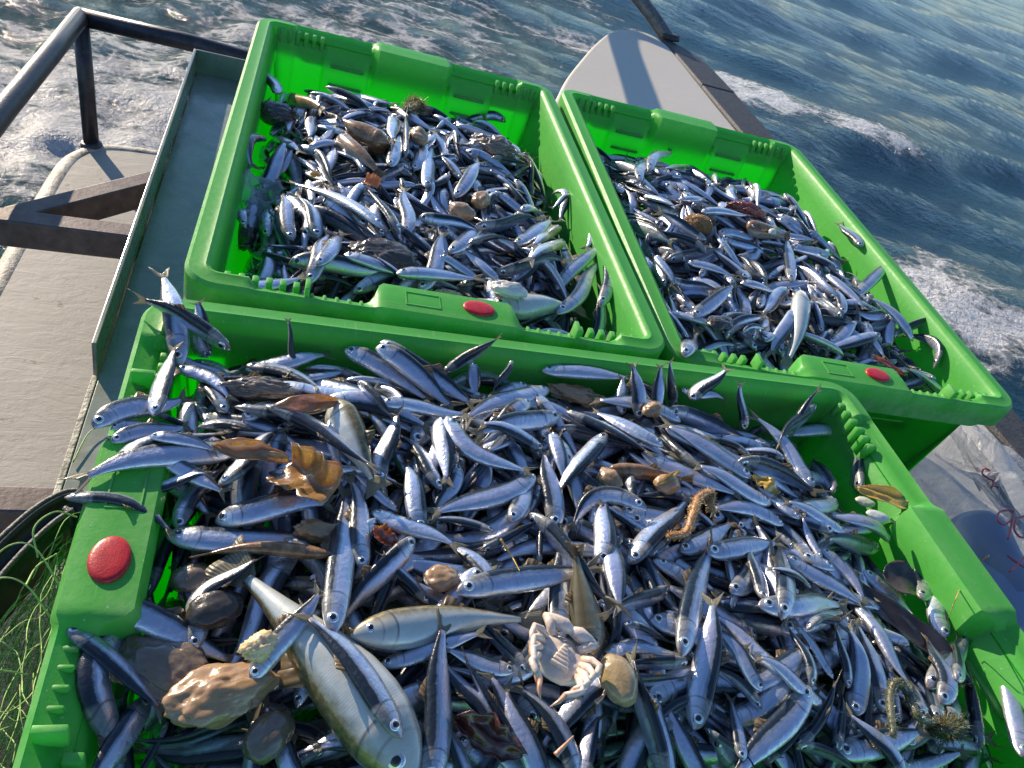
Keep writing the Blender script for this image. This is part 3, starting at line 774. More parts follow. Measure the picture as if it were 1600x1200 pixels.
# ------------------------------------------------------------------ fish
# one row each: crate, kind, role, head x y, tail x y, bend, s-bend, half height, roll, heights along the back
TABLE = """
0 1 0 440 -891 189 -578 -7 2 246 -20 -17 -9 -9 -14
0 1 0 356 -718 635 -683 10 -1 141 20 20 18 11 8
1 1 0 704 167 990 278 9 -1 183 10 -47 -53 -69 -93
0 2 0 332 -591 145 -569 -13 1 56 60 21 7 -7 -25
0 1 0 333 -287 401 -465 0 0 160 45 34 32 27 23
1 2 0 215 1265 313 1005 7 -1 110 60 -105 -77 -39 -19
1 2 0 504 899 367 1016 11 -1 202 40 -29 -40 -36 -34
0 3 0 709 -733 705 -570 0 -1 145 20 -4 2 20 43
0 2 0 838 -366 1006 -379 5 -1 75 60 -4 7 2 5
1 2 0 368 926 476 706 -11 0 120 30 -48 -35 -28 -40
2 2 0 1671 779 1849 798 9 1 145 40 -16 -21 -27 -27
2 1 0 1703 439 1515 116 11 -1 153 -20 -20 -25 -46 -63
0 0 1 102 -823 100 -595 46 9 114 38 -80 -25 -44 -84
0 0 1 521 -633 339 -629 18 0 89 164 -105 -102 -102 -97
0 0 1 90 -561 151 -710 1 3 74 184 -167 -151 -126 -123
0 0 1 570 -99 809 -84 18 4 103 178 -94 -56 -76 -98
0 0 1 1168 -844 1398 -776 -7 2 117 154 -53 -59 -85 -116
0 0 1 665 -231 644 -432 8 -14 103 179 -33 -14 -18 -22
0 0 1 754 -341 895 -486 28 -15 92 18 -45 -27 -19 -27
0 0 1 1234 -867 1428 -789 5 2 111 146 -57 -53 -87 -112
0 0 1 582 -631 414 -802 23 7 123 100 -43 -30 -31 -43
0 0 1 362 -307 577 -339 12 -3 104 15 -23 -38 -36 -26
0 0 1 786 -793 583 -722 17 1 105 32 -40 -27 -4 -8
0 0 1 741 -820 540 -811 -27 9 89 -2 -55 -29 -16 -26
0 0 1 748 -695 534 -737 -18 -3 94 152 -54 -61 -53 -17
0 0 1 322 -397 296 -168 -4 -6 114 167 1 -4 -36 -74
0 0 1 1399 -611 1204 -569 6 -4 104 201 -101 -61 -52 -58
0 0 1 356 -821 192 -774 -12 -7 92 51 -102 -89 -99 -126
0 0 1 943 -391 1150 -291 -37 -12 102 179 -9 -15 -13 -33
0 0 1 1114 -747 1280 -587 -15 -1 104 -18 -26 -35 -48 -47
0 0 1 755 -273 764 -494 13 -2 102 -12 -17 -10 -25 -35
0 0 1 475 -768 256 -831 16 -2 109 -15 -17 -42 -76 -85
0 0 1 327 -601 120 -616 -20 8 91 47 -34 -46 -77 -100
0 0 1 613 -823 440 -778 -10 -10 89 119 -18 -16 -17 -12
0 0 1 124 -288 291 -392 7 -6 87 43 -30 -2 13 16
0 0 1 147 -256 343 -355 -7 0 108 179 -34 -6 8 21
0 0 1 254 -330 267 -531 -14 -4 99 6 14 -1 -38 -42
0 0 1 853 -661 1026 -729 1 -13 85 176 0 -8 -34 -52
0 0 1 239 -425 469 -429 13 -4 107 -67 1 -2 -1 -24
0 0 1 690 -631 500 -716 -6 11 95 131 -35 -33 -20 -15
0 0 1 552 -676 404 -576 9 3 85 8 -6 -11 -17 -23
0 0 1 380 -238 567 -155 11 1 109 -3 -30 -44 -65 -77
0 0 1 278 -806 95 -796 4 0 88 8 -93 -101 -113 -93
0 0 1 421 -144 504 -300 0 10 71 -111 -56 -31 -17 -9
0 0 1 271 -379 219 -567 -17 1 104 219 -7 -21 -51 -71
0 0 1 1257 -554 1141 -404 28 -6 95 184 -23 -34 -60 -77
0 0 1 604 -566 409 -575 27 9 94 -37 -16 -15 -11 -14
0 0 1 1330 -732 1429 -584 11 -2 89 22 -71 -72 -97 -101
0 0 1 905 -826 1092 -725 -14 -3 102 -14 -37 -18 1 -6
0 0 1 746 -633 839 -829 7 8 111 227 -26 -5 -16 -31
0 0 1 910 -224 1127 -185 -15 8 108 -22 -52 -49 -61 -60
0 0 1 1042 -359 1026 -126 21 6 118 52 2 -13 -47 -76
0 0 1 691 -759 645 -922 14 5 87 203 -18 -32 -54 -71
0 0 1 868 -160 1017 -309 -19 3 107 167 -68 -43 -19 -4
0 0 1 1155 -547 1018 -397 -9 0 111 35 -46 -30 -17 -1
0 0 1 467 -403 397 -562 0 -7 77 35 -33 -29 -37 -37
0 0 1 150 -691 119 -868 2 -3 93 29 -118 -129 -131 -142
0 0 1 668 -495 570 -657 -5 -4 89 -2 -36 -24 -14 -8
0 0 1 569 -489 761 -535 33 6 96 171 -34 -34 -43 -46
0 0 1 1298 -783 1172 -598 -10 2 129 187 -66 -63 -40 -36
0 0 1 729 -344 754 -518 -3 -2 82 -2 -62 -60 -63 -64
0 0 1 1077 -632 1210 -460 -8 -15 95 18 -25 -29 -35 -56
0 0 1 941 -791 1107 -709 -8 2 84 -1 -25 2 11 -8
0 0 1 588 -310 524 -524 23 5 109 203 -13 -20 -38 -44
0 0 1 619 -377 652 -584 -24 6 95 -5 -30 -23 -18 -13
0 0 1 781 -798 1001 -796 29 1 114 196 -17 -20 -19 3
0 0 1 293 -762 87 -798 6 -10 102 81 -94 -85 -81 -65
0 0 1 394 -707 308 -555 -3 2 81 171 -23 -32 -21 -42
0 0 1 847 -565 817 -739 12 1 74 107 -20 -11 -12 -15
0 0 1 399 -398 317 -575 -5 -3 99 179 -19 -9 -24 -37
0 0 1 290 -392 353 -583 -17 5 104 -51 17 -15 -20 -24
0 0 1 1453 -631 1307 -516 11 -3 94 230 -105 -87 -60 -57
0 0 1 553 -595 382 -716 30 -3 100 7 9 1 -18 -35
0 0 1 791 -530 565 -588 -27 1 103 205 -28 -21 -10 -3
0 0 1 675 -896 483 -814 8 12 96 179 -64 -50 -34 -25
0 0 1 221 -557 162 -714 7 -2 91 142 -41 -47 -68 -82
0 0 1 192 -336 297 -219 3 1 79 22 23 11 -14 -31
0 0 1 590 -304 598 -85 29 2 106 198 -35 -43 -66 -71
0 0 1 1035 -603 1132 -440 31 1 101 -5 -22 -30 -18 -9
0 0 1 409 -405 384 -592 2 8 84 131 -1 -10 -6 -7
0 0 1 1181 -265 1043 -90 20 2 115 -40 -33 -47 -72 -100
0 0 1 611 -338 521 -480 -2 4 79 52 2 1 -15 -33
0 0 1 1488 -400 1445 -191 1 -6 105 206 -164 -141 -117 -115
0 0 1 1211 -545 1154 -323 -5 -12 99 2 -20 -35 -37 -35
0 0 1 1208 -275 1044 -230 -21 -2 80 33 -31 -20 -31 -34
0 0 1 1458 -257 1239 -283 -19 2 114 189 -97 -85 -76 -68
0 0 1 269 -449 268 -634 11 -2 81 28 -24 -37 -42 -33
0 0 1 637 -686 497 -776 30 5 89 169 -14 -2 -10 -32
0 0 1 90 -602 151 -390 8 4 98 130 -80 -70 -39 -17
0 0 1 96 -234 139 -440 -9 2 95 216 -47 -31 -36 -28
0 0 1 480 -459 397 -633 -12 5 77 130 -27 -11 -13 -21
0 0 1 831 -511 915 -678 -5 11 82 171 -12 -15 -20 -2
0 0 1 701 -179 927 -206 12 6 97 0 -25 -32 -48 -28
0 0 1 148 -276 270 -117 20 -8 102 140 -29 -23 -62 -70
0 0 1 204 -237 368 -123 -22 6 93 -13 -52 -48 -53 -53
0 0 1 805 -149 1017 -91 -13 6 108 213 -65 -81 -68 -73
0 0 1 834 -464 1046 -469 3 2 94 12 2 -6 -14 -23
0 0 1 222 -393 178 -604 7 -9 124 53 13 3 -26 -41
0 0 1 113 -101 288 -123 -13 1 87 19 -113 -103 -79 -66
0 0 1 708 -547 602 -694 17 6 84 1 -20 -21 -16 -27
0 0 1 113 -233 269 -170 -20 7 95 74 -18 -8 -9 -21
0 0 1 265 -546 368 -703 18 7 89 73 -10 -9 -13 -23
0 0 1 1267 -239 1107 -121 5 1 104 -9 -40 -53 -86 -93
0 0 1 767 -732 541 -657 6 -5 104 147 -32 -21 -5 0
0 0 1 882 -796 707 -857 -5 -7 83 94 -37 -25 -56 -75
0 0 1 291 -736 147 -770 5 -9 78 138 -57 -59 -72 -96
0 0 1 265 -975 242 -767 5 2 93 138 -106 -105 -74 -55
0 0 1 178 -312 377 -247 -31 -6 96 139 27 28 15 4
0 0 1 856 -459 986 -627 -12 -2 100 184 3 -17 -18 -16
0 0 1 855 -558 997 -447 4 -3 81 93 6 0 -2 -5
0 0 1 768 -105 579 -115 10 7 106 191 -45 -51 -87 -75
0 0 1 476 -330 533 -124 -21 4 116 32 -11 -18 -45 -73
0 0 1 742 -148 805 -322 3 -4 84 184 -20 -20 -32 -25
0 0 1 287 -554 182 -744 8 -9 97 13 -16 -28 -48 -75
0 0 1 98 -770 164 -582 -14 -4 87 206 -139 -107 -80 -73
0 0 1 521 -481 360 -627 15 -3 105 181 -31 -21 -10 -8
0 0 1 839 -815 681 -935 -11 -9 90 15 -28 -40 -68 -84
0 0 1 1276 -817 1493 -845 9 0 100 1 -48 -62 -96 -102
0 0 1 805 -100 1005 -94 -5 -5 97 176 -70 -75 -74 -70
0 0 1 610 -539 424 -564 6 -2 77 120 -10 -15 -13 0
0 0 1 175 -424 106 -608 -4 0 100 56 -50 -69 -88 -104
0 0 1 780 -761 596 -869 -20 -2 92 13 -12 -2 -19 -31
0 0 1 868 -725 1039 -724 -27 2 68 153 -9 -8 -15 -43
0 0 1 427 -249 263 -112 -10 -8 97 167 -7 -28 -45 -61
0 0 1 670 -450 477 -500 33 -4 91 170 -10 -11 -24 -15
0 0 1 96 -102 174 -302 10 15 98 194 -66 -48 -15 0
0 0 1 243 -205 437 -179 -41 3 101 183 -9 -8 -3 -15
0 0 1 431 -583 374 -722 -3 0 86 101 -1 -15 -26 -37
0 0 1 291 -140 101 -91 -30 4 77 118 -51 -70 -103 -106
0 0 1 772 -559 845 -702 -2 2 64 179 -14 -16 -19 -23
0 0 1 310 -267 516 -299 22 6 100 198 0 10 10 -1
0 0 1 103 -883 96 -701 14 -7 98 176 -121 -93 -85 -107
0 0 1 867 -569 1071 -553 31 0 90 189 -3 -17 -17 -24
0 0 1 864 -563 1002 -714 23 3 83 3 -1 -11 -30 -36
1 0 1 604 149 395 136 7 -5 110 89 -149 -141 -143 -154
1 0 1 990 136 763 130 8 1 109 174 -120 -119 -129 -137
1 0 1 395 221 576 339 -6 -6 102 198 -93 -64 -60 -56
1 0 1 703 149 482 190 -10 1 105 205 -111 -107 -106 -88
1 0 1 440 147 597 255 -14 0 88 176 -104 -94 -82 -76
1 0 1 168 636 150 445 3 -4 110 -19 -139 -123 -155 -167
1 0 1 163 202 198 410 -25 -1 93 -17 -149 -125 -112 -115
0 0 1 125 -332 243 -363 7 3 70 150 -6 7 17 26
0 0 1 164 -309 107 -191 0 0 75 20 9 6 -5 -23
0 0 1 117 -753 66 -884 0 -1 81 150 -69 -54 -46 -27
0 0 1 721 -781 852 -773 0 -1 72 90 17 9 1 -2
0 0 1 1269 -837 1328 -720 0 0 76 20 -25 -31 -48 -54
0 0 1 -15 -373 105 -261 8 7 94 20 16 15 2 -4
0 0 1 25 -436 175 -350 19 3 100 150 14 11 4 12
0 0 1 119 -522 180 -396 13 0 80 160 -25 -16 -16 -15
0 0 1 168 -470 261 -344 0 -8 89 150 18 31 28 23
0 0 1 170 -516 343 -479 4 -5 102 20 -14 11 6 -1
0 0 1 107 -536 334 -529 -11 2 105 10 -22 -17 -12 -13
0 0 1 15 -687 144 -789 4 -2 80 150 -10 -18 -37 -43
0 0 1 428 -861 384 -722 -13 0 66 90 -22 -15 -16 -15
0 0 1 399 -744 545 -712 0 0 67 0 -10 5 19 22
0 0 1 577 -764 475 -734 0 1 62 170 9 9 13 22
0 0 1 471 -651 403 -574 0 -1 59 30 -3 1 8 10
0 0 1 311 -894 251 -757 0 2 67 160 -46 -47 -56 -62
0 0 1 516 -910 473 -817 0 2 59 10 -38 -26 -15 -12
0 0 1 576 -869 503 -740 0 0 70 90 -15 -5 6 15
0 0 1 760 -697 858 -715 0 1 52 150 20 19 4 -4
0 0 1 1055 -694 1252 -632 0 -2 93 20 1 0 -19 -32
0 0 1 1205 -820 1236 -656 -7 1 96 10 -31 -25 -21 -17
0 0 1 1351 -829 1457 -742 0 -2 79 0 -48 -62 -78 -78
0 0 1 713 -210 585 -326 0 -7 89 170 6 16 5 -4
0 0 1 786 -532 753 -694 0 3 95 0 4 20 32 34
0 0 1 13 -397 116 -339 7 4 68 20 13 13 8 3
0 0 1 84 -419 183 -483 3 1 68 20 11 9 11 11
0 0 1 189 -381 -26 -484 -15 3 105 172 -3 11 19 10
0 0 1 -28 -496 123 -550 24 0 90 140 2 2 -1 -12
0 0 1 17 -643 230 -716 7 2 101 10 -8 -18 -42 -59
0 0 1 163 -705 152 -540 4 -6 76 20 -39 -37 -46 -27
0 0 1 453 -558 343 -685 -6 2 89 140 21 15 -3 -14
0 0 1 412 -856 281 -683 -12 3 98 20 25 31 31 31
0 0 1 545 -842 470 -731 0 -4 77 30 -11 -2 5 18
0 0 1 596 -768 529 -659 0 -3 66 90 13 7 5 11
0 0 1 655 -719 726 -479 0 2 105 15 4 0 -3 -9
0 0 1 870 -622 721 -691 0 2 80 110 5 15 27 18
0 0 1 816 -682 974 -738 0 5 97 10 5 10 12 7
0 0 1 1030 -688 852 -614 0 3 105 172 -34 -18 -4 10
0 0 1 725 -739 852 -740 15 6 73 -20 -15 1 7 10
0 0 1 850 -756 733 -752 0 -1 67 100 11 11 6 1
0 0 1 783 -791 801 -916 0 -2 73 -10 -5 -13 -29 -44
0 0 1 603 -916 560 -774 0 -4 86 170 -33 -12 -1 5
0 0 1 652 -903 573 -776 -17 2 86 20 -24 -11 -4 -1
0 0 1 962 -800 904 -706 -13 3 64 170 7 15 22 25
0 0 1 896 -892 925 -791 0 0 60 10 -7 -11 -15 -18
0 0 1 1012 -665 1246 -634 3 -6 105 10 24 18 -4 -22
0 0 1 1085 -706 1228 -647 0 5 70 110 21 17 -7 -22
0 0 1 1045 -688 1178 -474 0 1 105 20 23 22 -7 -23
0 0 1 1260 -500 1304 -619 24 2 73 10 -31 -37 -38 -40
0 0 1 1141 -829 1201 -669 -16 4 98 -10 -20 -22 -12 -9
0 0 1 1339 -776 1558 -650 0 1 105 0 -43 -43 -61 -62
0 0 1 1330 -811 1419 -668 -9 -5 97 10 -28 -26 -38 -53
0 0 1 1381 -776 1518 -661 0 -3 82 30 -17 -35 -54 -70
0 0 1 1003 -875 1124 -773 -9 -1 82 90 -20 -18 -9 -4
0 0 1 1081 -882 1265 -854 0 1 105 10 -30 -25 -22 -21
0 0 1 1218 -892 1370 -874 0 0 69 0 -59 -71 -70 -64
0 0 1 1347 -366 1522 -369 0 1 101 -20 -73 -82 -102 -123
0 0 1 511 -441 437 -308 -13 7 88 30 4 6 0 0
0 0 1 738 -112 587 -277 -20 -1 101 170 -31 -26 -25 -14
0 0 1 571 -640 510 -532 -9 0 71 0 11 8 0 -18
0 0 1 416 -273 597 -228 0 4 84 0 28 15 -3 -13
0 0 1 428 -72 618 -207 10 -6 105 40 4 -7 -24 -21
0 0 1 777 -220 572 -333 -7 -1 105 150 -10 4 23 23
0 0 1 720 -316 580 -313 -8 1 81 0 -6 11 31 36
0 0 1 752 -585 819 -427 0 -5 96 160 14 18 8 6
0 0 1 923 -314 1113 -412 0 2 105 0 1 -3 2 1
0 0 1 926 -543 1078 -458 0 0 100 0 -2 -6 -12 -9
0 0 1 1166 -142 1380 -165 17 2 105 10 -86 -93 -91 -99
0 0 1 621 -503 694 -368 0 0 82 0 9 2 -10 -20
0 0 1 185 -136 343 -72 -9 -3 97 0 -48 -34 -31 -42
1 0 1 533 1162 519 878 0 6 105 0 -54 -41 -25 -12
1 0 1 257 375 214 586 0 7 97 0 -75 -66 -62 -74
1 0 1 311 361 247 550 -18 6 105 20 -50 -43 -45 -48
1 0 1 369 284 523 237 6 2 92 0 -36 -36 -38 -37
1 0 1 502 393 425 610 0 0 104 40 -22 -14 -19 -22
1 0 1 526 439 540 689 0 -5 105 0 -45 -44 -46 -44
1 0 1 975 152 1042 346 -13 -6 92 20 -108 -100 -64 -51
1 0 1 1038 754 843 417 0 -2 105 0 -115 -82 -40 -21
1 0 1 1010 669 985 405 10 0 105 20 -110 -108 -102 -104
2 0 1 1146 22 1292 231 0 4 105 0 -5 -19 -60 -53
2 0 1 1404 1062 1700 1557 0 16 105 0 -14 -22 -64 -103
0 0 1 58 -464 158 -447 -3 -2 58 170 5 -3 12 13
0 0 1 64 -393 164 -404 5 -1 53 10 27 30 23 16
0 0 1 151 -660 233 -575 5 7 68 150 -23 -20 -6 -7
0 0 1 331 -721 355 -435 -2 3 105 10 32 21 8 4
0 0 1 237 -763 317 -651 0 4 79 10 -7 9 26 35
0 0 1 449 -903 484 -691 0 -4 100 20 -7 -1 18 34
0 0 1 508 -650 760 -587 5 3 105 15 22 18 12 19
0 0 1 656 -482 753 -677 3 4 98 90 0 16 20 26
0 0 1 991 -622 1124 -516 0 -6 98 10 -3 -4 -13 -10
0 0 1 1029 -652 1074 -519 0 -2 81 20 22 11 6 -7
0 0 1 778 -907 758 -737 5 -5 91 100 -31 -7 14 23
0 0 1 859 -923 811 -796 0 -4 78 160 -58 -48 -28 -14
0 0 1 651 -898 708 -811 2 -2 60 160 -13 -19 -20 -20
0 0 1 1007 -777 931 -662 -14 2 79 185 20 1 -1 2
0 0 1 1055 -796 1052 -680 -14 2 67 30 8 17 10 24
0 0 1 1163 -530 1306 -627 7 -2 99 0 -22 -32 -36 -40
0 0 1 1144 -787 1165 -681 -7 -2 62 30 -15 -11 -3 8
0 0 1 1280 -619 1291 -790 4 5 98 -20 -46 -35 -33 -25
0 0 1 1365 -528 1463 -635 0 0 83 10 -57 -64 -74 -94
0 0 1 1470 -669 1556 -503 -7 7 105 170 -63 -66 -67 -64
0 0 1 1413 -867 1502 -684 -7 -1 105 60 -74 -79 -74 -68
0 0 1 1070 -818 953 -756 -6 3 76 190 -3 9 25 32
0 0 1 1181 -927 1109 -823 -3 -4 72 0 -31 -15 -7 -7
0 0 1 1342 -329 1261 -126 -36 5 105 180 -41 -43 -35 -26
0 0 1 1130 -323 1353 -353 19 2 105 90 5 -2 -24 -41
0 0 1 1410 -339 1209 -438 0 4 101 180 -64 -45 -23 -7
0 0 1 1342 -461 1197 -410 -7 0 88 185 -29 -19 -4 1
0 0 1 1502 -438 1334 -398 -7 -3 99 190 -78 -48 -43 -44
0 0 1 1473 -448 1265 -487 -3 2 95 120 -88 -62 -35 -21
0 0 1 408 -438 442 -272 0 5 97 150 9 3 15 22
0 0 1 529 -270 517 -441 0 -2 92 20 5 13 14 9
0 0 1 536 -279 684 -397 -36 -5 105 -10 18 16 14 12
0 0 1 466 -529 456 -374 -3 1 89 180 4 12 10 -3
0 0 1 547 -385 491 -498 3 3 73 160 6 2 -6 -13
0 0 1 593 -515 474 -508 -10 1 68 30 -5 -2 2 11
0 0 1 395 -492 527 -569 3 -4 88 -10 2 7 11 15
0 0 1 378 -608 354 -425 -7 6 83 10 12 13 10 18
0 0 1 362 -72 534 -189 14 0 105 30 -27 -24 -34 -37
0 0 1 417 -98 577 -208 9 0 105 30 9 5 -20 -29
0 0 1 639 -176 549 -72 0 3 84 10 -23 -43 -58 -76
0 0 1 782 -119 565 -273 -11 3 105 180 -28 -16 -6 -2
0 0 1 802 -190 941 -335 5 0 105 150 -21 -9 5 14
0 0 1 964 -305 852 -185 0 1 94 185 15 12 0 -16
0 0 1 1000 -242 1195 -289 0 1 105 10 4 -4 -16 -18
0 0 1 748 -272 745 -402 0 0 75 0 -6 1 0 -13
0 0 1 999 -428 857 -431 -16 0 82 40 -13 -4 -4 12
0 0 1 1179 -411 1009 -351 -5 5 103 185 -11 0 13 19
0 0 1 1194 -454 1020 -440 -21 -4 100 180 -22 -14 -4 -7
0 0 1 561 -559 686 -492 0 -2 64 90 3 5 5 7
0 0 1 80 -180 12 61 -4 2 105 0 -16 13 14 12
0 0 1 187 -139 319 -230 20 0 93 160 -32 -25 -11 5
0 0 1 560 -102 662 -72 0 3 105 120 -31 -1 32 60
0 0 1 775 -72 998 -72 6 2 105 0 -21 -15 -12 -12
1 0 1 597 695 653 1008 0 -3 105 180 -40 -45 -49 -46
1 0 1 686 690 793 930 0 -2 105 0 -52 -35 -30 -36
1 0 1 174 679 224 885 0 -1 105 0 -136 -112 -84 -69
1 0 1 297 195 344 397 7 -4 98 0 -68 -46 -48 -44
1 0 1 311 217 377 422 0 -2 97 0 -31 -32 -43 -58
1 0 1 544 213 619 448 -8 -5 105 0 -58 -42 -30 -22
1 0 1 627 362 757 558 0 -3 105 0 -34 -29 -33 -41
1 0 1 126 102 294 215 5 2 91 0 -34 -59 -64 -59
1 0 1 924 345 1104 585 0 6 105 0 -81 -64 -52 -44
1 0 1 1003 608 814 325 0 2 105 0 -81 -53 -20 -9
1 0 1 822 469 981 673 0 -1 105 0 -39 -43 -45 -53
0 0 1 834 -754 1009 -508 10 1 105 20 28 22 9 2
0 0 1 846 -839 923 -651 -5 0 105 160 -23 2 27 36
0 0 1 1051 -797 865 -922 0 3 101 170 10 -1 -11 -27
0 0 1 1471 -588 1600 -395 0 -9 105 0 -60 -69 -61 -61
0 0 1 224 -323 403 -447 13 5 99 150 46 42 44 45
0 0 1 687 -389 477 -502 6 5 105 180 -1 1 2 11
0 0 1 1074 -175 870 -137 -16 -5 105 180 -32 -23 -22 -29
0 0 1 1151 -357 987 -226 -5 -3 105 175 0 5 13 8
0 0 1 1051 -149 1293 -175 17 9 105 70 -27 -49 -63 -75
0 0 1 856 -267 714 -437 0 3 100 30 1 2 3 -11
0 0 1 706 -497 719 -316 0 -1 104 10 -10 -6 -3 -3
0 0 1 969 -553 1159 -507 6 -1 105 10 10 4 -5 -6
0 0 1 61 -342 68 -151 0 0 86 150 20 19 14 11
0 0 1 77 -214 172 -290 20 2 70 10 9 11 16 12
0 0 1 141 -224 187 -114 0 -1 68 160 -15 -26 -43 -52
0 0 1 973 -179 963 -72 0 1 89 0 -31 1 18 34
1 0 1 458 383 221 666 -19 1 105 190 -10 -19 -48 -79
1 0 1 485 225 708 287 9 -3 105 0 -28 -30 -44 -43
1 0 1 888 211 1113 521 0 -10 105 10 -65 -62 -65 -49
1 0 1 952 9 1041 220 0 3 103 0 -36 -45 -78 -98
2 0 1 1270 242 1469 420 0 1 105 20 -34 -31 -22 -15
2 0 1 1623 334 1475 142 0 6 105 -10 -22 -33 -45 -60
0 0 1 870 -473 733 -506 -56 -3 81 150 22 14 -7 -13
0 0 1 815 -574 991 -415 0 2 105 150 2 8 7 4
0 0 1 156 -152 -15 -57 -8 2 105 80 11 26 29 27
0 0 2 425 -274 591 -100 -1 -7 127 96 -88 -102 -133 -158
0 0 2 535 -534 350 -634 14 -3 93 2 -104 -102 -105 -110
0 0 2 820 -683 771 -852 16 6 85 171 -104 -103 -107 -115
0 0 2 1016 -407 992 -212 22 -4 77 93 -103 -100 -101 -99
0 0 2 131 -441 276 -549 10 -4 83 135 -123 -113 -105 -103
0 0 2 642 -842 441 -873 -21 1 109 173 -114 -112 -116 -122
0 0 2 727 -684 699 -865 -8 -4 77 -57 -102 -101 -106 -116
0 0 2 943 -747 1158 -689 22 5 108 180 -102 -101 -106 -114
0 0 2 880 -757 924 -967 3 7 92 111 -98 -107 -130 -151
0 0 2 1443 -332 1279 -472 -7 -1 95 2 -186 -156 -135 -128
0 0 2 437 -319 644 -282 10 6 98 178 -95 -97 -103 -108
0 0 2 127 -719 87 -585 -10 -7 61 62 -158 -158 -166 -170
0 0 2 672 -428 718 -594 5 -2 84 12 -94 -92 -101 -107
0 0 2 919 -270 945 -456 -10 2 86 -85 -104 -95 -83 -88
0 0 2 1092 -868 1167 -706 16 -5 79 150 -113 -106 -113 -120
0 0 2 432 -687 232 -665 -11 1 95 -56 -91 -93 -116 -134
0 0 2 725 -162 937 -170 -3 2 108 179 -109 -112 -130 -139
0 0 2 1215 -542 1094 -376 12 8 88 177 -118 -112 -112 -113
0 0 2 112 -521 229 -675 26 0 93 -35 -141 -124 -122 -128
0 0 2 354 -300 518 -199 -2 3 89 -38 -85 -79 -69 -76
0 0 2 830 -373 1046 -399 -4 11 108 63 -80 -68 -81 -98
0 0 2 183 -540 138 -691 -4 7 68 78 -104 -109 -130 -145
0 0 2 1450 -535 1253 -489 -1 4 94 67 -191 -166 -142 -129
0 0 2 133 -550 121 -350 -24 -4 103 88 -124 -114 -102 -102
0 0 2 1319 -112 1162 -102 -14 2 66 44 -202 -195 -189 -184
0 0 2 244 -405 273 -167 -6 -9 122 211 -67 -57 -54 -69
0 0 2 892 -518 923 -291 28 -2 114 161 -102 -88 -64 -61
0 0 2 940 -420 1130 -403 -12 4 82 192 -75 -86 -104 -115
0 0 2 725 -704 523 -821 -4 19 116 116 -63 -48 -49 -76
0 0 2 182 -317 348 -448 -27 19 106 108 -69 -52 -61 -66
0 0 2 664 -421 561 -573 12 4 77 41 -105 -94 -86 -90
0 0 2 95 -326 283 -272 27 -3 83 232 -111 -95 -73 -50
0 0 2 809 -717 1021 -721 -21 -3 107 1 -93 -94 -90 -89
0 0 2 162 -389 204 -190 10 5 93 91 -101 -84 -68 -70
0 0 2 887 -822 1063 -825 -1 1 76 189 -61 -62 -77 -88
0 0 2 601 -150 809 -205 -17 -3 94 167 -129 -113 -103 -86
0 0 2 582 -223 654 -453 12 15 115 72 -109 -95 -83 -81
0 0 2 183 -418 239 -227 -2 -1 93 16 -63 -53 -61 -77
0 0 2 993 -733 1115 -573 -1 -6 104 -15 -77 -85 -103 -113
0 0 2 317 -908 190 -744 19 -5 94 192 -152 -146 -154 -164
0 0 2 1178 -732 1231 -529 14 4 83 197 -112 -116 -120 -119
0 0 2 923 -552 800 -723 -9 6 91 12 -77 -92 -101 -107
0 0 2 906 -252 834 -404 -18 -6 70 67 -108 -98 -81 -78
0 0 2 162 -274 380 -310 2 2 124 151 -56 -38 -48 -58
0 0 2 1342 -826 1486 -939 8 -4 85 188 -149 -171 -194 -207
0 0 2 615 -750 441 -665 -19 2 102 -79 -44 -69 -83 -98
0 0 2 910 -441 1066 -558 -1 5 96 24 -93 -82 -90 -98
0 0 2 558 -239 737 -289 -15 4 87 146 -77 -73 -96 -106
0 0 2 704 -210 888 -88 28 8 106 57 -82 -96 -123 -153
0 0 2 1080 -282 1126 -137 -16 -6 83 163 -108 -108 -124 -141
0 0 2 1055 -430 1075 -200 -16 7 106 27 -93 -93 -91 -104
0 0 2 457 -102 645 -155 14 -4 91 46 -133 -138 -136 -124
0 0 2 282 -427 311 -613 -8 -9 90 99 -60 -75 -96 -110
0 0 2 961 -160 859 -344 39 0 95 43 -116 -90 -65 -63
0 0 2 402 -303 561 -204 22 2 81 33 -74 -55 -65 -86
0 0 2 1134 -504 1058 -296 -1 -9 114 68 -102 -91 -77 -76
0 0 2 603 -282 750 -428 28 8 82 202 -77 -82 -89 -85
0 0 2 949 -820 1146 -786 0 -9 93 -29 -50 -55 -78 -92
0 0 2 816 -211 935 -356 -4 -8 76 48 -85 -86 -71 -74
0 0 2 847 -724 1025 -857 -27 10 96 -90 -75 -62 -48 -60
0 0 2 797 -292 959 -205 -5 1 84 131 -85 -77 -88 -85
0 0 2 768 -332 732 -512 18 -3 93 185 -92 -79 -76 -78
0 0 2 1333 -452 1198 -285 -6 1 94 83 -114 -97 -107 -114
0 0 2 793 -569 978 -690 -9 -6 99 175 -97 -87 -80 -89
0 0 2 1156 -755 1158 -533 -3 6 109 82 -109 -99 -85 -88
0 0 2 1350 -714 1204 -573 -5 5 84 53 -118 -107 -107 -115
0 0 2 811 -312 958 -449 6 -6 81 152 -95 -60 -43 -48
0 0 2 753 -772 615 -881 -14 2 84 91 -93 -91 -103 -120
0 0 2 553 -801 442 -649 5 -14 91 169 -54 -63 -85 -91
0 0 2 714 -716 527 -783 -10 0 77 65 -54 -52 -34 -39
0 0 2 1365 -636 1357 -442 27 6 82 -37 -148 -135 -139 -138
0 0 2 1337 -811 1333 -603 -9 -4 98 131 -121 -116 -112 -115
0 0 2 585 -228 782 -231 13 7 94 25 -95 -84 -78 -95
0 0 2 483 -689 245 -718 13 -13 108 194 -81 -88 -122 -144
0 0 2 104 -403 201 -233 -14 3 100 -65 -93 -59 -41 -51
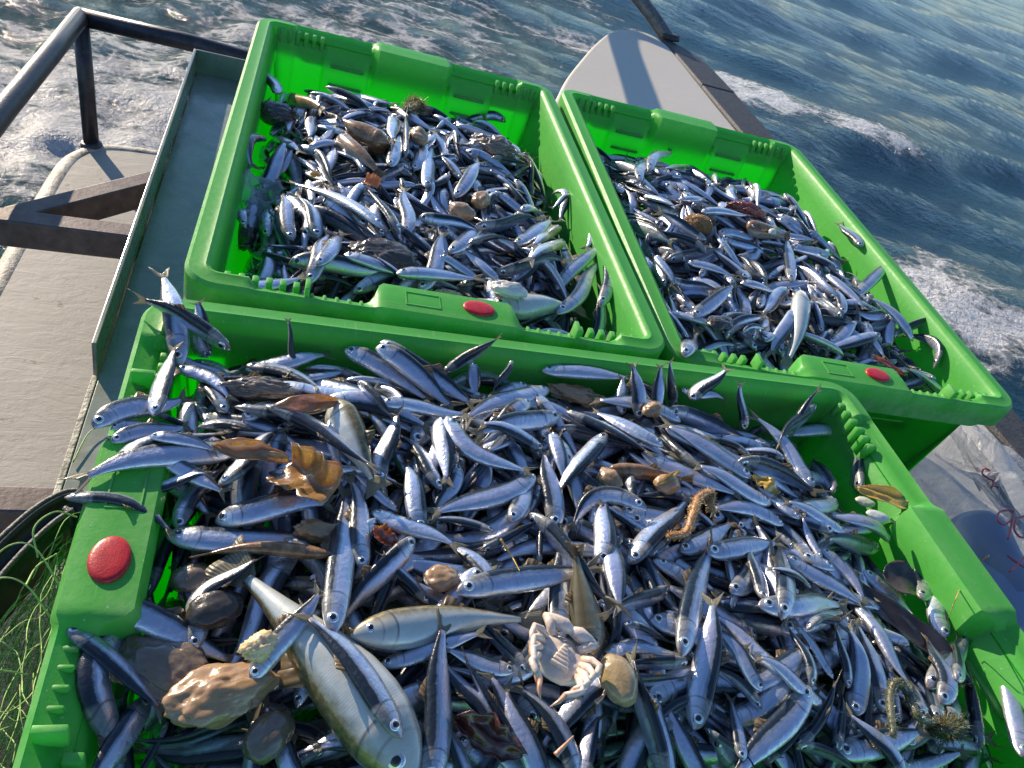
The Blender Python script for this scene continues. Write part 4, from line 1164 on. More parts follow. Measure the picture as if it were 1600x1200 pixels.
0 0 2 1243 -679 1284 -489 -2 5 85 65 -116 -90 -82 -85
0 0 2 406 -292 453 -509 -7 10 103 3 -70 -81 -86 -83
0 0 2 557 -533 336 -577 14 7 113 102 -70 -66 -55 -60
0 0 2 596 -699 389 -727 -10 6 88 184 -67 -64 -72 -79
0 0 2 600 -234 775 -328 -1 2 97 10 -71 -71 -61 -59
0 0 2 1003 -778 1209 -853 10 5 96 192 -76 -62 -71 -103
0 0 2 1167 -653 1217 -436 4 -5 106 38 -62 -78 -99 -103
0 0 2 1080 -735 1251 -621 49 4 103 172 -100 -85 -56 -55
0 0 2 529 -611 361 -571 -9 -5 80 166 -85 -57 -39 -40
0 0 2 610 -345 819 -463 -34 5 105 -30 -54 -45 -70 -75
0 0 2 409 -192 519 -333 5 1 88 75 -75 -55 -63 -65
0 0 2 362 -328 316 -522 -4 -7 84 -25 -59 -50 -62 -85
0 0 2 741 -553 586 -666 -15 11 90 106 -99 -85 -77 -77
0 0 2 1504 -129 1333 -208 -15 4 95 33 -224 -206 -189 -176
0 0 2 1432 -258 1492 -93 -2 -1 87 142 -167 -175 -199 -222
0 0 2 315 -663 159 -746 11 -5 77 163 -97 -112 -141 -156
0 0 2 137 -137 97 -316 -18 0 78 169 -88 -85 -93 -105
0 0 2 860 -417 1066 -342 23 5 105 146 -29 -42 -63 -64
0 0 2 995 -533 1126 -404 -3 3 84 205 -80 -78 -67 -76
0 0 2 1453 -333 1468 -534 -1 -6 99 218 -164 -179 -206 -218
0 0 2 606 -598 515 -445 -13 1 83 198 -59 -59 -69 -87
0 0 2 108 -429 86 -222 2 -1 94 71 -100 -95 -85 -78
0 0 2 1395 -263 1231 -330 19 5 94 173 -142 -119 -108 -88
0 0 2 355 -834 171 -817 -1 -4 81 9 -128 -121 -111 -118
0 0 2 608 -610 420 -554 13 -3 88 -71 -91 -63 -39 -36
0 0 2 1427 -822 1422 -656 3 2 77 158 -158 -169 -188 -195
0 0 2 1331 -406 1143 -315 16 6 102 209 -91 -83 -98 -99
0 0 2 779 -289 898 -458 -11 -9 97 -39 -88 -61 -38 -34
0 0 2 803 -271 932 -155 -6 -3 87 -9 -88 -89 -114 -132
0 0 2 1217 -930 1368 -758 7 -4 100 205 -124 -110 -108 -126
0 0 2 318 -267 505 -323 8 -6 86 11 -83 -68 -65 -55
0 0 2 830 -701 726 -881 -42 -6 99 170 -73 -83 -99 -110
0 0 2 918 -220 1068 -86 13 -2 85 145 -89 -108 -139 -154
0 0 2 441 -148 239 -117 -10 6 96 5 -136 -121 -111 -115
0 0 2 563 -279 696 -432 -3 10 85 123 -81 -52 -22 -16
0 0 2 1190 -661 1089 -477 27 -2 106 166 -59 -51 -61 -71
0 0 2 528 -818 388 -665 14 0 94 235 -77 -85 -74 -70
0 0 2 1385 -731 1321 -592 1 -1 68 211 -122 -97 -90 -90
0 0 2 808 -316 997 -324 14 3 87 75 -85 -63 -56 -41
0 0 2 111 -239 278 -130 33 0 91 23 -85 -95 -109 -116
0 0 2 503 -185 713 -172 6 2 96 25 -95 -108 -95 -81
0 0 2 922 -512 997 -331 11 -12 85 116 -76 -51 -42 -44
0 0 2 619 -329 759 -419 0 -3 78 -46 -34 -54 -63 -58
0 0 2 537 -723 315 -794 -13 3 118 159 -51 -54 -70 -107
0 0 2 1305 -899 1390 -717 35 -3 85 63 -128 -95 -96 -103
0 0 2 558 -227 710 -386 23 7 104 -50 -37 -24 -40 -46
0 0 2 636 -652 467 -663 -13 -2 88 -49 -86 -75 -86 -89
0 0 2 1387 -786 1329 -612 4 -3 88 -66 -119 -100 -83 -80
0 0 2 1229 -842 1383 -733 4 1 80 66 -97 -98 -81 -80
0 0 2 304 -384 470 -215 17 -3 110 109 -44 -42 -42 -44
0 0 2 1283 -887 1271 -691 34 -2 103 -53 -103 -95 -100 -103
0 0 2 317 -834 165 -659 -6 11 125 -17 -106 -118 -125 -127
0 0 2 446 -110 237 -149 3 8 113 189 -111 -101 -96 -97
0 0 2 948 -90 1138 -100 26 8 92 104 -75 -37 -68 -87
0 0 2 717 -646 527 -600 10 -2 100 192 -101 -86 -61 -42
0 0 2 445 -178 577 -321 16 -11 76 117 -54 -44 -55 -64
0 0 2 1323 -310 1333 -474 6 0 72 84 -91 -96 -111 -116
0 0 2 1072 -855 1070 -640 22 -9 98 187 -72 -59 -74 -70
0 0 2 494 -713 352 -859 -16 -3 103 97 -27 -33 -68 -92
0 0 2 1324 -668 1167 -517 -35 7 95 26 -101 -75 -58 -68
0 0 2 1459 -94 1501 -269 6 4 79 29 -210 -189 -189 -207
0 0 2 242 -249 380 -320 -15 -4 66 54 -26 -18 -23 -32
0 0 2 902 -519 891 -696 4 -3 96 91 -59 -52 -50 -74
0 0 2 1036 -805 1215 -797 0 5 93 13 -38 -45 -69 -70
0 0 2 819 -424 940 -529 -8 -9 72 198 -54 -52 -54 -74
0 0 2 385 -300 447 -440 -2 1 77 194 -66 -69 -66 -72
0 0 2 1463 -675 1484 -470 16 -3 103 -12 -197 -189 -200 -200
0 0 2 1044 -481 1061 -294 20 1 93 83 -59 -58 -63 -74
0 0 2 373 -902 238 -757 20 -10 96 83 -119 -102 -96 -99
0 0 2 875 -394 753 -512 3 -7 74 9 -34 -49 -73 -89
0 0 2 1393 -607 1212 -502 4 2 97 126 -132 -103 -73 -66
0 0 2 1040 -680 969 -523 -11 -5 70 186 -55 -60 -82 -100
0 0 2 767 -617 659 -773 8 6 85 200 -78 -79 -45 -29
0 0 2 414 -523 247 -592 11 -1 75 4 -76 -69 -56 -60
0 0 2 425 -250 459 -89 -1 0 69 -87 -50 -64 -89 -100
0 0 2 433 -112 229 -88 -21 -4 101 186 -99 -108 -126 -137
0 0 2 1401 -705 1251 -577 -22 -1 97 183 -125 -90 -72 -63
0 0 2 648 -245 852 -244 22 -6 95 172 -69 -69 -81 -77
0 0 2 675 -765 476 -695 8 -8 87 -17 -19 -21 -37 -38
0 0 2 938 -779 1111 -846 0 -11 93 -67 -74 -39 -31 -51
0 0 2 1051 -674 1232 -602 -12 1 89 111 -58 -44 -33 -41
0 0 2 487 -445 376 -547 20 -4 67 158 -81 -77 -67 -62
0 0 2 1348 -477 1150 -390 -42 6 94 163 -111 -72 -53 -64
0 0 2 361 -599 164 -627 7 -5 99 126 -58 -70 -92 -110
0 0 2 890 -99 680 -143 0 -4 102 25 -136 -101 -82 -95
0 0 2 601 -512 476 -650 17 4 91 81 -43 -39 -44 -65
0 0 2 1497 -700 1495 -503 -1 -5 95 164 -218 -225 -227 -232
0 0 2 723 -780 567 -873 -5 0 99 14 -65 -63 -76 -99
0 0 2 1431 -555 1290 -414 11 -7 74 170 -146 -127 -107 -87
0 0 2 719 -239 837 -404 -1 -10 110 -52 -55 -49 -37 -29
0 0 2 689 -869 507 -817 0 4 88 -11 -99 -73 -60 -71
0 0 2 1119 -761 1185 -614 11 5 68 116 -75 -72 -44 -31
0 0 2 1181 -361 1086 -204 -15 6 85 80 -78 -70 -76 -90
0 0 2 191 -388 344 -203 -15 -9 116 206 -31 -22 -34 -65
0 0 2 922 -690 1101 -705 8 1 86 -38 -86 -75 -65 -73
0 0 2 243 -343 407 -270 17 -2 81 89 6 0 -28 -29
0 0 2 1326 -902 1209 -709 -15 -2 112 5 -99 -63 -73 -92
0 0 2 313 -579 158 -762 11 1 102 78 -61 -84 -113 -136
0 0 2 1255 -147 1092 -84 -15 3 78 11 -163 -156 -142 -110
0 0 2 357 -249 462 -370 -2 2 79 25 -35 -41 -60 -79
0 0 2 574 -283 538 -503 -16 -5 101 -52 -61 -66 -61 -65
0 0 2 1293 -700 1395 -482 -3 0 108 10 -70 -70 -109 -126
0 0 2 999 -751 1153 -904 20 7 107 218 -60 -32 -42 -67
0 0 2 130 -284 296 -386 -30 6 90 112 -59 -26 -17 -36
0 0 2 1475 -295 1313 -314 17 4 84 36 -169 -147 -129 -115
0 0 2 520 -161 680 -256 6 4 85 9 -90 -82 -63 -44
0 0 2 525 -205 693 -113 -16 4 84 82 -68 -74 -94 -117
0 0 2 1310 -335 1164 -188 -6 -5 95 17 -97 -101 -108 -114
0 0 2 514 -296 727 -338 4 -23 101 165 -58 -36 -11 -36
0 0 2 1497 -334 1469 -492 17 2 86 131 -216 -219 -212 -196
0 0 2 660 -237 835 -297 8 -1 81 200 -31 -47 -74 -71
0 0 2 808 -403 843 -640 -1 3 111 127 -39 -56 -74 -76
0 0 2 1316 -818 1313 -673 5 4 67 -3 -59 -85 -96 -69
0 0 2 764 -299 950 -384 0 -8 88 -9 -24 -33 -33 -27
0 0 2 395 -121 169 -119 -14 -5 114 1 -81 -89 -109 -122
0 0 2 431 -977 297 -787 -2 -5 103 14 -134 -111 -100 -97
0 0 2 1305 -819 1199 -689 11 -1 76 -5 -37 -49 -72 -88
0 0 2 918 -559 1106 -441 20 0 113 193 -76 -70 -57 -52
0 0 2 1245 -731 1139 -551 8 -2 102 -69 -92 -71 -43 -50
0 0 2 712 -316 914 -256 36 -1 104 11 -26 -48 -70 -84
0 0 2 702 -670 594 -837 22 -3 84 109 -68 -30 -24 -24
0 0 2 1482 -199 1312 -227 -4 -3 88 197 -166 -159 -140 -129
0 0 2 1044 -902 1192 -780 -14 -3 85 189 -88 -55 -43 -50
0 0 2 1112 -746 1037 -551 2 9 100 -28 -57 -49 -57 -64
0 0 2 369 -580 280 -766 -22 1 108 -60 -44 -73 -90 -102
0 0 2 842 -507 923 -356 9 3 74 153 -52 -32 -11 -8
0 0 2 875 -364 891 -531 -18 3 79 67 -6 -2 -25 -42
0 0 2 220 -386 357 -490 6 -7 88 52 -16 -35 -52 -63
0 0 2 828 -407 874 -586 5 1 72 -10 -21 -40 -58 -58
0 0 2 174 -407 278 -603 2 -1 97 106 -86 -81 -83 -67
0 0 2 554 -771 380 -854 -11 8 89 11 -34 -59 -73 -88
0 0 2 1319 -860 1350 -690 -40 -9 83 195 -66 -73 -79 -73
0 0 2 573 -157 771 -152 -1 4 78 136 -93 -89 -77 -60
0 0 2 927 -773 1134 -777 13 -2 101 -21 -91 -60 -40 -44
0 0 2 1336 -923 1468 -763 -17 6 99 5 -143 -129 -158 -160
0 0 2 646 -774 455 -827 -3 0 94 20 -32 -51 -42 -70
0 0 2 1439 -755 1216 -682 -13 13 110 59 -120 -77 -67 -64
0 0 2 530 -496 380 -553 -3 -3 65 151 -62 -61 -57 -58
0 0 2 401 -657 209 -582 -25 2 86 141 -66 -51 -50 -76
0 0 2 352 -681 153 -705 13 3 81 204 -75 -79 -103 -124
0 0 2 754 -458 559 -546 27 -12 88 180 -65 -69 -63 -46
0 0 2 633 -790 452 -740 -8 1 75 234 -30 -23 -17 -5
0 0 2 1170 -835 1264 -642 5 -4 92 181 -52 -62 -70 -89
0 0 2 611 -597 499 -486 -1 -5 72 118 -31 -31 -61 -63
0 0 2 154 -614 231 -781 25 -4 78 86 -102 -102 -92 -112
0 0 2 1303 -760 1290 -577 -7 7 80 -19 -71 -67 -53 -54
0 0 2 1204 -811 1239 -602 -1 -3 106 -14 -50 -47 -64 -64
0 0 2 1450 -472 1263 -431 13 7 96 -89 -137 -116 -93 -86
0 0 2 1027 -951 1160 -809 8 -1 71 49 -80 -63 -31 -25
0 0 2 858 -858 1049 -846 5 9 105 200 -95 -57 -41 -57
0 0 2 234 -489 269 -678 4 0 95 -38 -64 -54 -51 -60
0 0 2 626 -299 712 -90 5 -15 117 161 -13 -28 -57 -63
0 0 2 908 -690 1052 -698 -9 -2 71 135 -86 -67 -54 -48
0 0 2 1304 -334 1201 -152 16 5 102 30 -86 -81 -95 -127
0 0 2 564 -920 399 -817 -29 -9 94 186 -91 -71 -64 -65
0 0 2 1311 -283 1174 -138 -8 -5 85 43 -92 -99 -114 -141
0 0 2 820 -296 1009 -239 12 -6 94 217 -68 -47 -51 -79
0 0 2 1466 -280 1250 -311 8 0 99 179 -144 -121 -95 -86
0 0 2 863 -798 698 -865 16 1 72 -13 -75 -75 -87 -108
0 0 2 153 -424 319 -390 12 0 77 -26 -63 -35 -13 -21
0 0 2 855 -716 1078 -784 7 6 126 225 -50 -35 -23 -15
0 0 2 190 -370 190 -173 11 -3 87 68 -17 -22 -48 -72
0 0 2 595 -641 423 -575 17 6 94 123 -40 -41 -34 -29
0 0 2 341 -729 188 -787 -7 -8 77 9 -91 -98 -116 -138
0 0 2 942 -655 888 -784 16 7 64 32 -41 -25 -19 -30
0 0 2 1510 -718 1433 -909 2 -2 95 -83 -193 -171 -153 -149
0 0 2 98 -269 196 -415 -9 -6 79 204 -70 -54 -37 -20
0 0 2 782 -614 617 -657 -1 7 76 124 -67 -74 -68 -68
0 0 2 831 -587 722 -754 22 10 99 180 -60 -66 -79 -90
0 0 2 1420 -314 1237 -437 10 -5 103 17 -121 -108 -68 -67
0 0 2 682 -814 591 -956 17 -2 73 171 -81 -97 -118 -128
0 0 2 676 -578 504 -545 2 -5 83 86 -63 -37 -25 -34
0 0 2 707 -817 617 -969 14 0 88 132 -84 -101 -121 -134
0 0 2 306 -405 378 -597 -3 7 94 55 -51 -43 -41 -52
0 0 2 706 -573 568 -680 -7 7 75 221 -61 -55 -38 -21
0 0 2 1438 -123 1229 -97 -12 2 107 -3 -185 -169 -168 -162
0 0 2 920 -261 971 -441 8 -11 85 127 -33 -44 -41 -59
0 0 2 939 -847 1113 -946 -3 -5 89 83 -35 -77 -80 -91
0 0 2 707 -148 909 -137 -24 5 89 124 -46 -62 -93 -113
0 0 2 863 -355 1027 -282 36 0 75 89 -23 -24 -44 -63
0 0 2 832 -600 933 -738 3 1 80 204 -52 -44 -24 -3
0 0 2 676 -557 515 -666 2 8 80 115 -57 -47 -32 -29
0 0 2 1032 -204 1094 -379 17 1 92 15 -88 -72 -46 -29
0 0 2 878 -362 917 -504 5 -9 58 153 -9 -20 -49 -51
0 0 2 482 -353 479 -541 -19 -1 93 17 -93 -75 -59 -67
0 0 2 1228 -615 1107 -437 -9 7 102 87 -53 -52 -59 -38
0 0 2 767 -356 871 -510 11 -3 91 93 -16 -11 -13 -26
0 0 2 414 -449 238 -553 -3 3 92 57 -56 -42 -45 -41
0 0 2 462 -718 286 -657 5 7 101 56 -26 -39 -43 -52
0 0 2 193 -375 373 -406 7 -4 75 4 -4 0 -4 -36
0 0 2 313 -113 484 -121 -18 2 74 182 -71 -77 -95 -125
0 0 2 612 -871 466 -722 42 0 81 162 -80 -56 -35 -17
0 0 2 235 -142 383 -254 0 -3 79 -2 -76 -63 -57 -30
0 0 2 736 -489 700 -683 1 10 86 176 -71 -71 -65 -55
0 0 2 465 -465 391 -632 -3 1 77 -57 -47 -42 -38 -62
0 0 2 1062 -950 1276 -842 -26 -2 111 167 -95 -103 -75 -44
0 0 2 806 -395 738 -625 11 4 96 -22 -4 -29 -58 -59
0 0 2 335 -300 378 -504 -11 -8 96 -82 18 8 -33 -36
0 0 2 534 -453 344 -483 12 7 105 86 -49 -46 -40 -24
0 0 2 759 -649 847 -857 -12 4 102 155 -71 -58 -56 -77
0 0 2 319 -212 528 -324 9 -8 98 -20 -23 -11 -19 -24
0 0 2 1237 -356 1122 -166 7 -8 99 73 -81 -68 -58 -77
0 0 2 1377 -438 1197 -508 -13 0 91 206 -99 -81 -87 -70
0 0 2 1457 -318 1303 -458 5 -8 110 -62 -134 -118 -93 -67
0 0 2 883 -206 1100 -236 6 -2 100 214 -79 -69 -76 -83
0 0 2 926 -272 1118 -298 -9 13 80 110 -27 -40 -57 -52
0 0 2 1512 -700 1343 -560 -16 1 117 164 -188 -167 -150 -122
0 0 2 747 -281 813 -94 13 8 93 -27 -29 -47 -62 -72
0 0 2 1131 -299 1222 -122 13 -2 100 203 -47 -62 -93 -110
0 0 2 1426 -366 1297 -497 -6 -7 81 214 -112 -80 -76 -92
0 0 2 1168 -385 1194 -200 2 -7 89 202 -60 -61 -59 -78
0 0 2 1133 -550 1142 -368 20 -1 84 164 -69 -45 -36 -45
0 0 2 1109 -379 952 -283 -3 0 88 197 -6 -7 -25 -30
0 0 2 423 -402 372 -601 -10 -9 98 92 -39 -35 -36 -62
0 0 2 895 -418 1081 -522 -10 3 89 79 -29 -39 -50 -65
0 0 2 519 -812 372 -947 5 6 96 -41 -29 -57 -76 -90
0 0 2 964 -843 1087 -942 -12 4 80 11 -32 -50 -70 -77
0 0 2 212 -333 388 -409 0 -5 94 3 -9 2 12 -24
0 0 2 597 -698 404 -575 4 -7 102 117 -24 -26 -44 -33
0 0 2 783 -683 999 -655 -1 -3 106 160 -25 -24 -28 -54
0 0 2 115 -324 255 -413 -13 4 76 193 -34 -24 -16 -11
0 0 2 567 -462 407 -555 13 1 79 11 -74 -52 -44 -36
0 0 2 1464 -180 1378 -336 15 -5 85 213 -154 -137 -116 -103
0 0 2 296 -696 133 -732 -18 0 78 161 -61 -71 -94 -115
0 0 2 1364 -515 1208 -524 8 3 73 -34 -105 -90 -62 -51
0 0 2 285 -408 487 -334 19 -6 115 178 -7 -6 -29 -28
0 0 2 1063 -719 1217 -618 6 -4 71 210 -48 -37 -18 -19
0 0 2 1446 -624 1374 -425 4 -3 101 177 -137 -130 -107 -91
0 0 2 818 -535 833 -727 17 6 89 26 -41 -37 -25 -35
0 0 2 711 -581 607 -747 -3 -10 93 71 -48 -45 -36 -7
0 0 2 494 -580 322 -607 24 -6 76 133 -21 -29 -37 -26
0 0 2 1482 -484 1360 -326 3 11 94 161 -161 -135 -100 -94
0 0 2 1087 -736 1062 -578 -9 5 69 -8 -52 -32 -36 -46
0 0 2 1041 -326 1142 -156 -14 -9 98 15 -32 -48 -62 -81
0 0 2 961 -315 1149 -231 -18 3 96 -11 -19 -19 -32 -43
0 0 2 795 -287 965 -380 -22 1 85 -44 -48 -20 -8 -5
0 0 2 1039 -457 1199 -311 10 0 97 5 -26 -14 -28 -25
0 0 2 414 -270 330 -142 3 1 80 86 -13 -27 -57 -63
0 0 2 936 -787 1093 -797 6 2 74 12 -62 -50 -31 -11
0 0 2 693 -893 551 -834 -5 -3 73 186 -86 -66 -47 -40
0 0 2 653 -563 607 -698 4 2 67 122 -35 -32 -55 -57
0 0 2 1285 -557 1240 -393 1 9 78 44 -51 -61 -59 -48
0 0 2 218 -891 157 -720 14 -1 84 181 -153 -145 -145 -119
0 0 2 399 -311 338 -481 4 1 84 12 -5 -1 -9 -20
0 0 2 1363 -564 1171 -530 -1 2 86 -28 -83 -59 -38 -27
0 0 2 767 -765 909 -893 -3 -6 92 6 -48 -48 -78 -97
0 0 2 917 -534 1104 -618 -9 -2 119 102 -49 -42 -40 -36
0 0 2 1469 -616 1339 -469 3 5 89 203 -133 -112 -99 -84
0 0 2 424 -133 229 -97 -12 -4 86 197 -71 -67 -74 -91
0 0 2 1487 -733 1504 -878 8 2 64 159 -173 -169 -184 -208
0 0 2 1290 -839 1507 -857 -17 0 95 160 -70 -90 -115 -137
0 0 2 788 -689 727 -837 -7 1 79 147 -24 -37 -29 -51
0 0 2 1005 -799 1179 -739 13 4 77 161 -9 -11 -21 -51
0 0 2 971 -639 1174 -711 1 1 100 73 -39 -28 -17 -18
0 0 2 142 -99 336 -142 9 7 83 91 -124 -104 -80 -70
0 0 2 858 -511 763 -671 -8 4 82 10 -33 -38 -58 -60
0 0 2 518 -836 334 -870 18 3 100 197 -27 -39 -61 -73
0 0 2 1425 -436 1340 -614 -6 5 82 -74 -110 -90 -70 -50
0 0 2 1219 -333 1205 -108 -2 0 113 98 -55 -68 -83 -109
0 0 2 1229 -506 1173 -304 -10 -10 96 89 -42 -60 -38 -31
0 0 2 844 -124 647 -117 11 -3 95 21 -73 -57 -58 -92
0 0 2 451 -815 282 -852 21 -1 77 169 -54 -68 -72 -77
0 0 2 900 -395 1043 -473 8 -4 80 75 -12 -24 -46 -41
0 0 2 668 -429 624 -603 14 5 79 6 -46 -52 -41 -33
0 0 2 942 -803 1095 -938 29 -5 87 203 -60 -43 -57 -67
0 0 2 1475 -170 1339 -298 5 15 98 87 -142 -118 -110 -98
0 0 2 799 -610 850 -800 -37 0 100 -7 -35 -26 -33 -59
0 0 2 1135 -894 1249 -737 15 -2 95 88 -54 -40 -32 -44
0 0 2 1163 -363 1045 -234 -11 6 69 169 -30 -32 -35 -50
0 0 2 215 -369 223 -568 -2 -10 84 31 0 -19 -28 -47
0 0 2 1362 -942 1511 -809 15 5 90 193 -109 -100 -116 -147
0 0 2 1357 -695 1228 -636 -1 6 64 -58 -48 -44 -54 -42
0 0 2 399 -268 535 -438 -6 3 94 -61 -3 -23 -56 -51
0 0 2 330 -644 175 -770 12 -6 98 -71 -39 -47 -77 -100
0 0 2 952 -505 1099 -688 40 -9 91 47 -55 -49 -28 -9
0 0 2 345 -107 517 -125 -7 -3 83 129 -49 -61 -88 -107
0 0 2 617 -273 803 -229 27 -3 87 88 3 -8 -34 -55
0 0 2 383 -537 287 -698 22 0 88 143 -19 -21 -36 -29
0 0 2 839 -795 946 -949 1 0 81 18 -56 -59 -66 -60
0 0 2 489 -97 691 -132 -3 9 89 86 -118 -108 -96 -57
0 0 2 724 -462 897 -572 0 1 94 57 -35 -21 -21 -28
0 0 2 127 -458 220 -297 10 -3 87 110 -53 -36 -2 7
0 0 2 1478 -691 1321 -590 -8 -9 93 20 -139 -123 -100 -84
0 0 2 1083 -696 1075 -489 -9 5 106 -73 -1 -3 -28 -50
0 0 2 709 -458 724 -662 4 8 101 106 -36 -38 -50 -74
0 0 2 820 -532 950 -597 5 2 73 113 -2 -10 -25 -40
0 0 2 1207 -462 1215 -267 -12 7 90 -18 -48 -39 -44 -44
0 0 2 903 -659 868 -818 -26 1 76 -85 -4 -16 -44 -45
0 0 2 1072 -475 1205 -372 -4 -6 74 18 -15 -26 -50 -32
0 0 2 120 -417 238 -533 21 -1 71 70 -44 -49 -22 -18
0 0 2 1107 -611 1110 -451 -7 10 74 119 -1 -12 -13 -9
0 0 2 1351 -95 1172 -103 -3 -2 73 99 -149 -148 -151 -143
0 0 2 766 -226 958 -190 -10 2 86 75 -38 -49 -36 -42
0 0 2 1510 -529 1333 -463 3 -1 91 75 -160 -144 -116 -101
0 0 2 975 -103 1152 -118 0 -2 79 -7 -96 -110 -142 -155
0 0 2 560 -333 500 -546 -10 11 112 40 -27 -32 -34 -38
0 0 2 684 -911 508 -823 16 1 76 154 -78 -76 -52 -30
0 0 2 912 -572 1095 -683 -6 -9 97 166 -18 -34 -10 8
0 0 2 482 -819 307 -830 1 -1 83 -8 -38 -40 -44 -56
0 0 2 1482 -713 1489 -902 -2 -2 100 3 -178 -149 -136 -160
0 0 2 1432 -789 1453 -582 20 -5 104 156 -122 -132 -113 -109
0 0 2 1130 -151 1289 -88 -3 -11 77 140 -136 -127 -111 -107
0 0 2 1512 -271 1391 -386 5 -5 87 168 -169 -149 -131 -116
0 0 2 341 -620 208 -707 11 -5 76 81 -21 -30 -34 -53
0 0 2 289 -110 465 -85 9 -5 82 -63 -53 -60 -86 -107
0 0 2 88 -541 96 -355 7 3 93 74 -128 -121 -95 -69
0 0 2 706 -177 874 -184 19 -4 75 -10 -35 -39 -55 -60
0 0 2 669 -454 766 -258 -8 2 105 -68 -31 -30 -26 -10
0 0 2 982 -938 1032 -807 -6 -9 63 64 -59 -42 -29 -20
0 0 2 510 -461 391 -603 -9 11 82 187 -20 -28 -26 -54
0 0 2 1249 -241 1099 -150 7 -1 85 219 -55 -55 -69 -101
0 0 2 558 -289 507 -485 -20 0 93 -67 -44 -37 -30 -15
0 0 2 115 -258 92 -85 -18 1 85 171 -51 -62 -84 -107
0 0 2 994 -232 1108 -89 -17 -4 97 187 -36 -57 -86 -83
0 0 2 1339 -248 1257 -434 3 3 108 196 -94 -79 -59 -41
0 0 2 357 -957 221 -792 -18 17 102 60 -107 -79 -67 -69
0 0 2 915 -435 1083 -502 17 -10 83 97 -14 -33 -35 -42
0 0 2 194 -599 191 -769 10 -4 77 124 -65 -74 -82 -94
0 0 2 810 -453 1001 -461 -5 -2 75 203 -4 -21 -29 -20
0 0 2 155 -394 110 -617 -39 10 88 5 -46 -77 -106 -117
0 0 2 1468 -120 1348 -292 5 -2 97 -101 -158 -137 -106 -93
0 0 2 119 -567 107 -361 5 -9 86 91 -113 -81 -61 -52
0 0 2 834 -806 955 -930 23 3 76 158 -30 -40 -57 -67
0 0 2 1486 -127 1312 -121 6 10 82 100 -148 -145 -148 -147
0 0 2 1251 -173 1072 -133 -20 7 87 57 -126 -103 -112 -77
0 0 2 1042 -234 963 -87 -3 6 92 166 -35 -48 -67 -63
0 0 2 1415 -109 1263 -252 6 4 102 191 -146 -145 -122 -88
0 0 2 1459 -390 1478 -568 6 -7 79 195 -146 -149 -157 -173
0 0 2 124 -434 310 -481 -25 3 88 83 -51 -43 -12 -4
0 0 2 336 -329 490 -337 -14 1 73 68 7 1 -9 -28
0 0 2 171 -318 194 -147 4 7 78 188 -7 -19 -41 -61
0 0 2 1325 -116 1208 -313 3 7 97 24 -125 -105 -66 -53
0 0 2 823 -507 762 -671 -12 -3 93 74 -5 -25 -24 -2
0 0 2 1090 -305 996 -188 13 -2 78 63 -16 -18 -11 -21
0 0 2 508 -277 561 -477 -3 16 95 201 -46 -17 -12 -20
0 0 2 256 -888 119 -797 6 -3 80 32 -103 -107 -110 -82
0 0 2 1459 -730 1408 -911 0 4 71 136 -152 -138 -112 -123
0 0 2 566 -827 497 -952 -7 4 72 59 -32 -44 -69 -74
0 0 2 358 -142 560 -110 0 -1 94 -61 -50 -51 -79 -94
0 0 2 338 -826 154 -865 18 -4 75 71 -58 -71 -90 -113
0 0 2 1404 -446 1241 -467 30 -4 76 183 -99 -83 -77 -58
0 0 2 526 -310 471 -501 -3 7 96 3 -2 -6 -24 -16
0 0 2 1121 -352 1263 -248 -5 4 84 116 -7 -19 -41 -57
0 0 2 1399 -352 1237 -305 -17 9 75 19 -87 -80 -61 -66
0 0 2 773 -535 708 -692 -15 4 78 179 -26 -42 -46 -45
0 0 2 213 -552 103 -715 9 -1 109 169 -62 -72 -97 -120
0 0 2 1346 -168 1169 -319 10 4 116 74 -87 -62 -32 -15
0 0 2 1293 -511 1209 -371 -20 2 76 137 -67 -55 -35 -24
0 0 2 197 -212 352 -93 -19 9 81 12 -19 -34 -59 -49
0 0 2 1430 -375 1300 -248 30 -7 96 64 -92 -67 -52 -47
0 0 2 398 -513 290 -610 14 0 66 -44 11 1 -14 -23
0 0 2 859 -798 741 -950 0 -12 77 10 -34 -60 -92 -98
0 0 2 1470 -366 1502 -551 11 1 79 48 -146 -164 -183 -173
0 0 2 825 -844 976 -887 1 -9 76 45 -49 -44 -33 -39
0 0 2 828 -823 643 -915 8 1 84 180 -32 -59 -75 -66
0 0 2 1507 -113 1320 -105 -1 -3 78 -19 -192 -173 -148 -137
0 0 2 254 -527 231 -709 7 -1 85 182 -31 -32 -55 -48
0 0 2 1488 -297 1495 -95 9 11 73 144 -133 -150 -168 -188
0 0 2 1412 -103 1191 -129 -12 7 109 36 -136 -125 -109 -98
0 0 2 873 -844 1043 -950 -28 -3 95 73 -28 -41 -64 -79
0 0 2 424 -272 607 -268 12 3 76 -48 3 -15 -29 -16
0 0 2 298 -768 295 -637 -12 -1 65 -2 -70 -51 -36 -38
0 0 2 1493 -724 1506 -541 -2 -1 95 143 -167 -160 -169 -174
0 0 2 1485 -516 1504 -326 32 -1 90 100 -131 -129 -134 -166
0 0 2 903 -300 1029 -427 11 -6 82 -48 -13 -15 -9 -11
0 0 2 1438 -658 1477 -510 27 2 82 83 -89 -89 -114 -125
0 0 2 988 -644 1061 -488 3 -10 70 227 -13 -17 -13 -13
0 0 2 850 -212 994 -325 9 3 95 -11 -24 -13 -5 -12
0 0 2 491 -322 455 -510 1 0 95 -72 -23 -19 -4 1
0 0 2 1413 -565 1239 -471 -2 -5 82 190 -78 -72 -71 -44
0 0 2 94 -659 243 -682 -6 -2 73 93 -101 -77 -63 -54
0 0 2 931 -109 1107 -160 2 -9 97 145 -51 -53 -69 -72
0 0 2 386 -101 564 -115 0 5 79 110 -65 -83 -75 -79
0 0 2 1273 -459 1282 -273 28 -9 94 198 -25 -36 -64 -63
